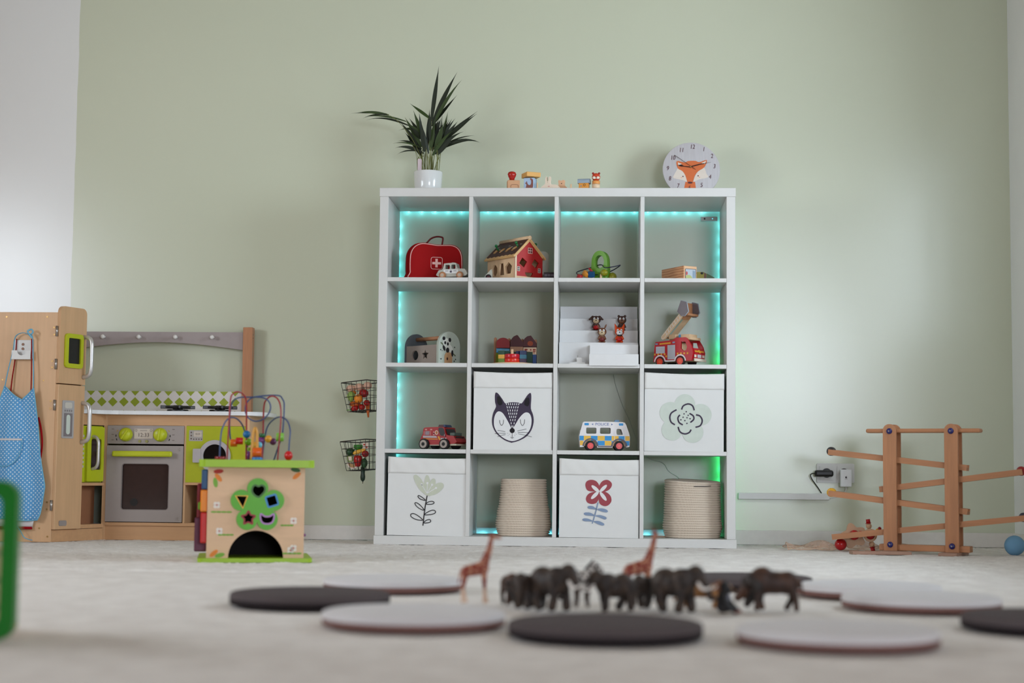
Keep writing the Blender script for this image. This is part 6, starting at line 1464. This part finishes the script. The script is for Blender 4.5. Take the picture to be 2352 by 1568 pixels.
for a_ in (98, -80):
    d_ = Vector((math.cos(R(a_)), 0, math.sin(R(a_)))); c_ = Vector((0, .006, zc))
    hd = P('head', MB().sph(tuple(c_ + d_ * .036), .0115, 14), RW, o)
    P('hat_brim', MB().cyl(tuple(c_ + d_ * .046), tuple(c_ + d_ * .0485), .0115, n=16), CRIM, hd)
    P('hat', MB().cyl(tuple(c_ + d_ * .0485), tuple(c_ + d_ * .063), .0085, n=16), CRIM, hd)
for a_ in (35,):
    d_ = Vector((math.cos(R(a_)), 0, math.sin(R(a_)))); c_ = Vector((0, .006, zc))
    P('yellow_bead', MB().sph(tuple(c_ + d_ * .034), .007, 12), YELLOW, o); P('arm_ball', MB().sph(tuple(c_ + d_ * .045), .0075, 12), CRIM, o)
# sheer scarf
m, t, b = nt('sheer_peach_chiffon')
tr = N(t, 'ShaderNodeBsdfTransparent'); mx = N(t, 'ShaderNodeMixShader')
b.inputs['Base Color'].default_value = (*lin((232, 190, 164)), 1); b.inputs['Roughness'].default_value = .8
f = noise(t, coords(t), 30, 3); rp = N(t, 'ShaderNodeMapRange'); rp.inputs[3].default_value = .22; rp.inputs[4].default_value = .5; t.links.new(f, rp.inputs[0])
t.links.new(rp.outputs[0], mx.inputs[0]); t.links.new(tr.outputs[0], mx.inputs[1]); t.links.new(b.outputs[0], mx.inputs[2]); t.links.new(mx.outputs[0], t.nodes['Material Output'].inputs[0])
CHIF = m
o = T('chiffon_scarf', 'sheer peach scarf crumpled on the carpet behind the track', 'scarf', (1.90, -.04, 0))
def scf(uu, vv):
    x_ = -.235 + uu * .56; y_ = -.07 + vv * .20 + .02 * math.sin(uu * 7)
    prof = np.interp(uu, [0, .05, .15, .28, .42, .6, .8, 1], [.050, .060, .030, .050, .055, .050, .040, .012])
    h_ = prof * (math.sin(PI * min(1, vv * 1.15)) ** .7) * (.65 + .35 * math.sin(uu * 21 + vv * 6)) + .004
    return (x_, y_, max(.003, h_ * (.4 + .6 * vv) + .006 * math.sin(uu * 40 + vv * 9)))
P('cloth', MB().grid(scf, 60, 20, 0), CHIF, o)
P('hem', MB().tube([(x, y, z + .001) for x, y, z in [scf(0, j / 12) for j in range(13)] + [scf(i / 50, 1) for i in range(1, 51)]], .0012, 5), fabric('peach_hem', (216, 176, 150)), o)
P('hem', MB().tube([(x, y, z + .001) for x, y, z in [scf(i / 50, 0) for i in range(51)]], .0012, 5), fabric('peach_hem', (216, 176, 150)), o)
tag(P('blue_ball', MB().sph((2.505, -.285, .0375), .0385, 32), plain('matt_blue_ball', (112, 160, 194), .7)), 'pale blue ball on the carpet by the right wall', 'ball')

# ------------------------------------------------------------------ sockets, chargers and cable trunking on the wall
tag(P('cable_trunking', MB().bb(1.512, 1.900, YW - .020, YW - .0005, .194, .221, .002), WHITE), 'white cable trunking on the wall from shelf to socket', 'cable trunking')
o = T('double_socket', 'white double wall socket right of the shelf', 'socket', (1.926, YW, .309))
P('frame', MB().prism(rrect(-.080, .080, -.041, .041, .006), .009, TR(0, -.0003, 0) @ FRONT), WHITE, o)
for x_ in (-.038, .036):
    ins = P('insert', MB().prism(rrect(x_ - .029, x_ + .029, -.029, .029, .004), .004, TR(0, -.0095, 0) @ FRONT, [circ(x_, 0, .0205, 28)]), WHITE, o)
    P('well', MB().cyl((x_, -.0094, 0), (x_, -.0105, 0), .0203, n=28), plain('socket_well_grey', (90, 76, 76), .5), ins)
o = T('black_plug_adapter', 'black power adapter plugged into the left socket', 'power adapter', (1.880, YW - .014, .309))
P('body', MB().box((-.006, -.016, -.002), (.080, .026, .028), .009), BLACK, o)
P('plug_boss', MB().cyl((.008, 0, 0), (.008, -.006, 0), .0195, n=24), BLACK, o)
P('cord', MB().tube(spl([(-.044, -.016, -.002), (-.056, -.014, -.003), (-.062, -.010, -.012), (-.052, -.004, -.032), (-.030, .0, -.062), (-.014, .004, -.086)], 6, False), .0022, 8), BLACK, o)
o = T('white_usb_charger', 'white charger with a tiny dark apple mark in the right socket', 'charger', (1.967, YW - .014, .288))
P('body', MB().box((-.001, -.015, .0), (.048, .028, .074), .004), plain('charger_white', (228, 228, 230), .3), o)
lm = MB(TR(-.001, -.0292, .004) @ FRONT).poly(spl([(0, -.0045), (-.0025, -.005), (-.0042, -.001), (-.0038, .0022), (-.002, .0032), (0, .0024), (.002, .0032), (.0035, .0022), (.0026, 0), (.0040, -.0022), (.0022, -.005)], 3), None, .0003)
P('apple_mark', lm, plain('mark_grey', (60, 50, 56), .5), o)
P('apple_leaf', MB(TR(-.001, -.0292, .004) @ FRONT).poly(circ(.001, .0052, .0017, 8, .0008, 50), None, .0003), plain('mark_grey', (60, 50, 56), .5), o)
P('fine_print', MB(TR(-.001, -.0292, .004) @ FRONT).strip([(-.006, -.0085), (.006, -.0085)], .0012, None, .0003), plain('mark_faint', (160, 154, 158), .5), o)
P('cord', MB().tube(spl([(0, -.012, -.037), (0, -.012, -.052), (-.012, -.006, -.066), (-.03, -.002, -.078), (-.064, .006, -.088)], 6, False), .0022, 8), WHITE, o)

# ------------------------------------------------------------------ felt floor cushions
FD = fabric('charcoal_felt', (92, 84, 85), 500, 1.0, .4, .12); FL = fabric('pale_grey_felt', (220, 218, 220), 500, 1.0, .4, .06)
RIMD = fabric('charcoal_felt_rim', (44, 38, 40), 500, 1.0, .4, .1); RIML = fabric('brown_grey_felt_rim', (132, 98, 92), 500, 1.0, .4, .1)
def cushion(x, y, dark, label):
    o = T('felt_cushion', label, 'cushion', (x, y, 0), random.Random(x).uniform(0, 90), 'round felt floor cushions')
    r_, h_ = .176, .029
    P('cover', MB().lathe([(r_ - .001, h_ * .52), (r_, h_ * .70), (r_ - .003, h_ * .92), (r_ - .010, h_), (.10, h_ + .001), (0, h_ + .0015)], 72), FD if dark else FL, o)
    P('side_band', MB().lathe([(0, .0005), (r_ - .010, .0005), (r_ - .002, .003), (r_ - .0005, h_ * .35), (r_ - .0015, h_ * .53)], 72), RIMD if dark else RIML, o)
    return o
cushion(.287, -3.075, True, 'charcoal felt cushion at the far left of the ring')
cushion(.407, -2.565, False, 'pale grey felt cushion behind the leftmost charcoal cushion')
cushion(.567, -3.525, False, 'pale grey felt cushion left of the front centre cushion')
cushion(.932, -3.695, True, 'charcoal felt cushion at the front centre, nearest the toy elephants')
cushion(1.338, -3.75, False, 'pale grey felt cushion nearest the camera at front right')
cushion(1.305, -2.30, True, 'charcoal felt cushion behind the toy buffalo')
cushion(1.585, -2.56, False, 'pale bluish felt cushion at the back right of the ring')
cushion(1.640, -2.93, False, 'pale grey felt cushion just behind the right charcoal cushion')
cushion(1.800, -3.42, True, 'charcoal felt cushion cut by the right edge of the picture')

# ------------------------------------------------------------------ green framed toy in the left foreground
o = T('green_framed_board', 'green framed standing bead board at the lower left', 'toy board', (-.302, -3.93, 0), 6)
GF = plain('deep_green_frame', (8, 118, 26), .35)
fo = rrect(-.232, .232, .0, .270, .030, 6); fi = rrect(-.206, .206, .026, .244, .014, 5)
P('frame', MB().prism(fo, .028, TR(0, .014, 0) @ FRONT, [fi]), GF, o)
for i in range(4):
    z_ = .055 + i * .046
    P('bead_rod', MB().cyl((-.207, 0, z_), (.207, 0, z_), .003, n=10), STEEL, o)
    for j in range(9): P('bead', MB().disc((.188 - j * .024 - (.02 if i % 2 else 0), 0, z_), (.168 - j * .024 - (.02 if i % 2 else 0), 0, z_), .0165, .004, 16), (CREAM, RED, PINE, ORANGE)[(i + j // 3) % 4], o)
P('back_leg', MB().prism([(0, .0), (.012, .0), (.012, .15), (0, .15)], .02, TR(.14, .22, 0) @ FRONT), PINE, o)
P('strut', MB(TR(.146, .11, .14)).box((0, 0, 0), (.012, .22, .02), .002), PINE, o)
P('side_board', MB().prism([(-.212, .0), (-.014, .0), (-.014, .15), (-.150, .15)], .010, TR(.185, 0, 0) @ LEFTF), PINE, o)
# ------------------------------------------------------------------ toy animals on the carpet
def vinyl(name, c, c2, scale, thr=.5, soft=.08):
    """moulded animal: two-tone coat"""
    if name in MATS: return MATS[name]
    m, t, b = nt(name)
    f = noise(t, coords(t), scale, 2)
    rp = N(t, 'ShaderNodeMapRange'); rp.inputs[1].default_value = thr - soft; rp.inputs[2].default_value = thr + soft; t.links.new(f, rp.inputs[0])
    t.links.new(mixc(t, rp.outputs[0], lin(c), lin(c2)), b.inputs['Base Color']); b.inputs['Roughness'].default_value = .6
    bump(t, b, noise(t, coords(t), 300, 2), .2, .001)
    MATS[name] = m
    return m
ELE = vinyl('elephant_hide', (34, 23, 18), (60, 45, 35), 40); BUF = vinyl('buffalo_hide', (50, 29, 19), (78, 48, 31), 30); BUFD = vinyl('dark_buffalo_mane', (20, 15, 13), (46, 38, 34), 60)
GIR = vinyl('giraffe_coat', (132, 44, 30), (196, 140, 110), 130, .55, .03); GIRL = plain('giraffe_leg', (222, 190, 166), .6); ZEB = vinyl('zebra_coat', (36, 30, 30), (210, 204, 198), 160, .5, .02)
GOR = plain('gorilla_black', (18, 16, 20), .6); LION = vinyl('lion_coat', (140, 96, 52), (176, 124, 72), 30); TUSK = plain('tusk_ivory', (232, 226, 220), .4)
def quad(b, L, hgt, bodyr, legr, hipx, shx, spread, foot=0, belly=0):
    """trunk and four jointed legs of a walking animal facing +x"""
    zc_ = hgt - bodyr
    b.sph((shx * .75, 0, zc_), (bodyr * 1.05, bodyr * .82, bodyr)); b.sph((0, 0, zc_ - belly), (L * .5, bodyr * .86, bodyr * .94)); b.sph((hipx * .75, 0, zc_), (bodyr * 1.05, bodyr * .82, bodyr * .97))
    for sx_, sw in ((1, .008), (-1, -.010)):
        for sy_ in (-1, 1):
            x_ = shx if sx_ > 0 else hipx
            st_ = sw * sy_ * (hgt / .1)
            if sx_ > 0: kn = (x_ + st_ * .5 + .002, sy_ * spread, zc_ * .45); 
            else: kn = (x_ + st_ * .3 - .004, sy_ * spread, zc_ * .42)
            b.cap((x_, sy_ * spread * .8, zc_ * .95), kn, legr * 1.45, legr)
            b.cap(kn, (x_ + st_, sy_ * spread, legr * .9), legr, legr * 1.05)
    return zc_
def elephant(x, y, rz, s, label, tusk=True, trunk='down'):
    o = T('toy_elephant', label, 'toy animal', (x, y, 0), rz, 'toy elephants'); o.scale = (s, s, s)
    b = MB(); zc_ = quad(b, .088, .094, .0305, .0098, -.027, .027, .0150, belly=.004)
    b.cap((.028, 0, zc_ + .008), (.050, 0, zc_ + .014), .022, .019)
    b.sph((.052, 0, zc_ + .016), (.021, .018, .022))
    tr = {'down': [(.066, 0, zc_ + .010), (.076, 0, zc_ - .010), (.077, 0, zc_ - .032), (.074, 0, zc_ - .050)], 'curl': [(.066, 0, zc_ + .008), (.080, 0, zc_ - .012), (.086, 0, zc_ - .030), (.098, 0, zc_ - .030)]}[trunk]
    rr = (.012, .009, .0065, .005)
    for i in range(3): b.cap(tr[i], tr[i + 1], rr[i], rr[i + 1])
    b.cap((-.044, 0, zc_ + .008), (-.052, 0, zc_ - .020), .003, .002)
    for sy_ in (-1, 1): b.sph((.040, sy_ * .023, zc_ + .012), (.016, .0035, .021), 14, RZ(sy_ * -28) @ RX(sy_ * 8))
    P('body', fuse(b, .0021, 3), ELE, o)
    if tusk:
        for sy_ in (-1, 1): P('tusk', MB().tube(spl([(.062, sy_ * .009, zc_ + .002), (.074, sy_ * .013, zc_ - .010), (.088, sy_ * .013, zc_ - .010), (.096, sy_ * .011, zc_ - .004)], 4, False), [.0042, .0042, .004, .004, .0036, .0034, .003, .003, .0026, .0022, .0018, .0014, .001], 8), TUSK, o)
    for sy_ in (-1, 1): P('eye', MB().sph((.066, sy_ * .0145, zc_ + .020), .0018, 8), BLACK, o)
    return o
def giraffe(x, y, rz, s, label, lean=0):
    o = T('toy_giraffe', label, 'toy animal', (x, y, 0), rz, 'toy giraffes'); o.scale = (s, s, s)
    b = MB()
    zc_ = .076
    b.cap((-.020, 0, zc_ - .003), (.018, 0, zc_ + .006), .0135, .016)
    b.cap((.020, 0, zc_ + .010), (.034, 0, zc_ + .050), .0125, .0072); b.cap((.034, 0, zc_ + .050), (.039, 0, zc_ + .078), .0072, .0052)
    b.cap((.039, 0, zc_ + .080), (.060, 0, zc_ + .076), .0062, .0036)
    for sy_ in (-1, 1):
        b.cap((.037, sy_ * .003, zc_ + .084), (.036, sy_ * .004, zc_ + .094), .0015, .0017, 8); b.sph((.034, sy_ * .008, zc_ + .083), (.002, .006, .003), 8)
        b.cap((.022, sy_ * .007, zc_ - .004), (.024, sy_ * .009, zc_ * .44), .0075, .0042); b.cap((-.022, sy_ * .007, zc_ - .006), (-.027, sy_ * .009, zc_ * .46), .0085, .0045)
    b.cap((-.032, 0, zc_), (-.038, 0, zc_ - .030), .0022, .0025, 8)
    P('body', fuse(b, .0017, 2), GIR, o)
    for sy_ in (-1, 1):
        for xa, xb in ((.024, .025 + sy_ * .003), (-.027, -.025 + sy_ * .004)):
            P('shank', fuse(MB().cap((xa, sy_ * .009, zc_ * .47), (xb, sy_ * .009, .010), .0040, .0032).cap((xb, sy_ * .009, .010), (xb + .002, sy_ * .009, .0036), .0036, .0042), .0012, 1, 'shank'), GIRL, o)
        P('eye', MB().sph((.046, sy_ * .0055, zc_ + .081), .0014, 8), BLACK, o)
    return o
def bull(x, y, rz, s, label, mane, name='toy_buffalo', coat=None, head_low=.0, cat='toy animal'):
    o = T(name, label, cat, (x, y, 0), rz); o.scale = (s, s, s)
    b = MB(); zc_ = quad(b, .092, .078, .024, .0058, -.034, .028, .0120)
    b.sph((.022, 0, zc_ + .006), (.026, .020, .025)); b.cap((.036, 0, zc_ + .002), (.056, 0, zc_ - .006 - head_low), .019, .014); b.cap((.056, 0, zc_ - .006 - head_low), (.070, 0, zc_ - .020 - head_low), .0125, .008)
    b.cap((-.050, 0, zc_ + .008), (-.056, 0, zc_ - .024), .003, .0022)
    for sy_ in (-1, 1): b.sph((.050, sy_ * .017, zc_ + .002 - head_low), (.004, .008, .004), 10)
    P('body', fuse(b, .0020, 3), coat or BUF, o)
    for sy_ in (-1, 1):
        P('horn', MB().tube(spl([(.054, sy_ * .010, zc_ + .008 - head_low), (.056, sy_ * .022, zc_ + .004 - head_low), (.058, sy_ * .029, zc_ + .012 - head_low), (.056, sy_ * .027, zc_ + .020 - head_low)], 4, False), [.0042, .004, .004, .0038, .0036, .0034, .003, .0028, .0026, .0022, .0018, .0014, .001], 8), BUFD, o)
        P('eye', MB().sph((.063, sy_ * .0105, zc_ - .006 - head_low), .0016, 8), BLACK, o)
    if mane:
        mm = MB(); mm.sph((.034, 0, zc_ - .004), (.024, .0205, .026)); mm.cap((.040, 0, zc_ - .016), (.052, 0, .012), .016, .007); mm.cap((.030, 0, zc_ - .016), (.026, 0, .020), .014, .006)
        P('mane', fuse(mm, .002, 2, 'mane'), BUFD, o)
    return o
elephant(.815, -3.13, -40, 1.0, 'large tusked toy elephant facing right, second from the left giraffe')
elephant(.758, -3.085, -98, .78, 'toy elephant facing the camera beside the large left elephant', False)
elephant(.955, -3.12, 204, .86, 'toy elephant facing left in the middle of the herd')
elephant(1.080, -3.13, -30, 1.0, 'large tusked toy elephant facing right, nearest the black gorilla', True, 'curl')
elephant(1.030, -3.03, 235, .74, 'small toy elephant calf behind the right-hand large elephant', False)
giraffe(.640, -2.965, 4, .96, 'toy giraffe standing alone at the left of the herd')
giraffe(1.010, -2.86, 8, 1.0, 'toy giraffe standing behind the middle elephants')
bull(.722, -2.995, -72, .84, 'brown toy bison at the left beside the giraffe', True)
bull(1.300, -3.06, 180, 1.12, 'brown toy buffalo with shaggy dark chest at the right end', True, head_low=.010)
# zebra
o = T('toy_zebra', 'striped toy zebra half hidden behind the left elephants', 'toy animal', (.866, -2.83, 0), 20)
b = MB(); zc_ = quad(b, .078, .068, .0165, .0042, -.028, .026, .0085)
b.cap((.028, 0, zc_ + .006), (.046, 0, zc_ + .028), .012, .008); b.cap((.046, 0, zc_ + .028), (.064, 0, zc_ + .016), .009, .0055); b.cap((-.042, 0, zc_ + .006), (-.048, 0, zc_ - .022), .0026, .002)
for sy_ in (-1, 1): b.cap((.043, sy_ * .005, zc_ + .034), (.042, sy_ * .006, zc_ + .042), .0025, .0012, 8)
P('body', fuse(b, .0018, 3), ZEB, o)
P('mane', MB().tube(spl([(.022, 0, zc_ + .018), (.034, 0, zc_ + .030), (.044, 0, zc_ + .040)], 5, False), .003, 6), BLACK, o)
# lion
o = T('toy_lion', 'tawny toy lion behind the right-hand large elephant', 'toy animal', (1.150, -3.02, 0), 5)
b = MB(); zc_ = quad(b, .082, .052, .0150, .0052, -.030, .026, .0085)
b.cap((.028, 0, zc_ + .004), (.042, 0, zc_ + .010), .0125, .012); b.sph((.050, 0, zc_ + .010), (.012, .0105, .011)); b.cap((.056, 0, zc_ + .006), (.064, 0, zc_ + .004), .0065, .005)
b.cap((-.042, 0, zc_ + .004), (-.062, 0, zc_ - .016), .0026, .0022); b.sph((-.064, 0, zc_ - .018), .004)
P('body', fuse(b, .0018, 3), LION, o)
P('mane', fuse(MB().sph((.036, 0, zc_ + .006), (.014, .0175, .0185)).sph((.030, 0, zc_ - .004), (.012, .013, .014)), .0018, 2, 'mane'), MIDB, o)
# gorilla
o = T('toy_gorilla', 'black seated toy gorilla with grey chest left of the buffalo', 'toy animal', (1.183, -3.15, 0), -20)
b = MB()
b.cap((0, 0, .016), (.002, 0, .036), .0155, .0140); b.sph((.004, 0, .056), (.0115, .0105, .0125)); b.cap((.010, 0, .052), (.015, 0, .050), .0065, .005)
for sy_ in (-1, 1):
    b.cap((.002, sy_ * .014, .040), (.010, sy_ * .019, .024), .0062, .0052); b.cap((.010, sy_ * .019, .024), (.022, sy_ * .016, .012), .0052, .0048)
    b.cap((.004, sy_ * .010, .010), (.022, sy_ * .014, .012), .0085, .0062); b.cap((.022, sy_ * .014, .012), (.030, sy_ * .013, .005), .0055, .005)
P('body', fuse(b, .0018, 3), GOR, o)
P('chest', MB().sph((.0115, 0, .034), (.0055, .0095, .0095), 12), plain('gorilla_grey', (120, 122, 134), .6), o)
for sy_ in (-1, 1): P('foot_sole', MB().sph((.0335, sy_ * .013, .0055), (.003, .0042, .0042), 10), plain('gorilla_sole', (124, 56, 40), .6), o)
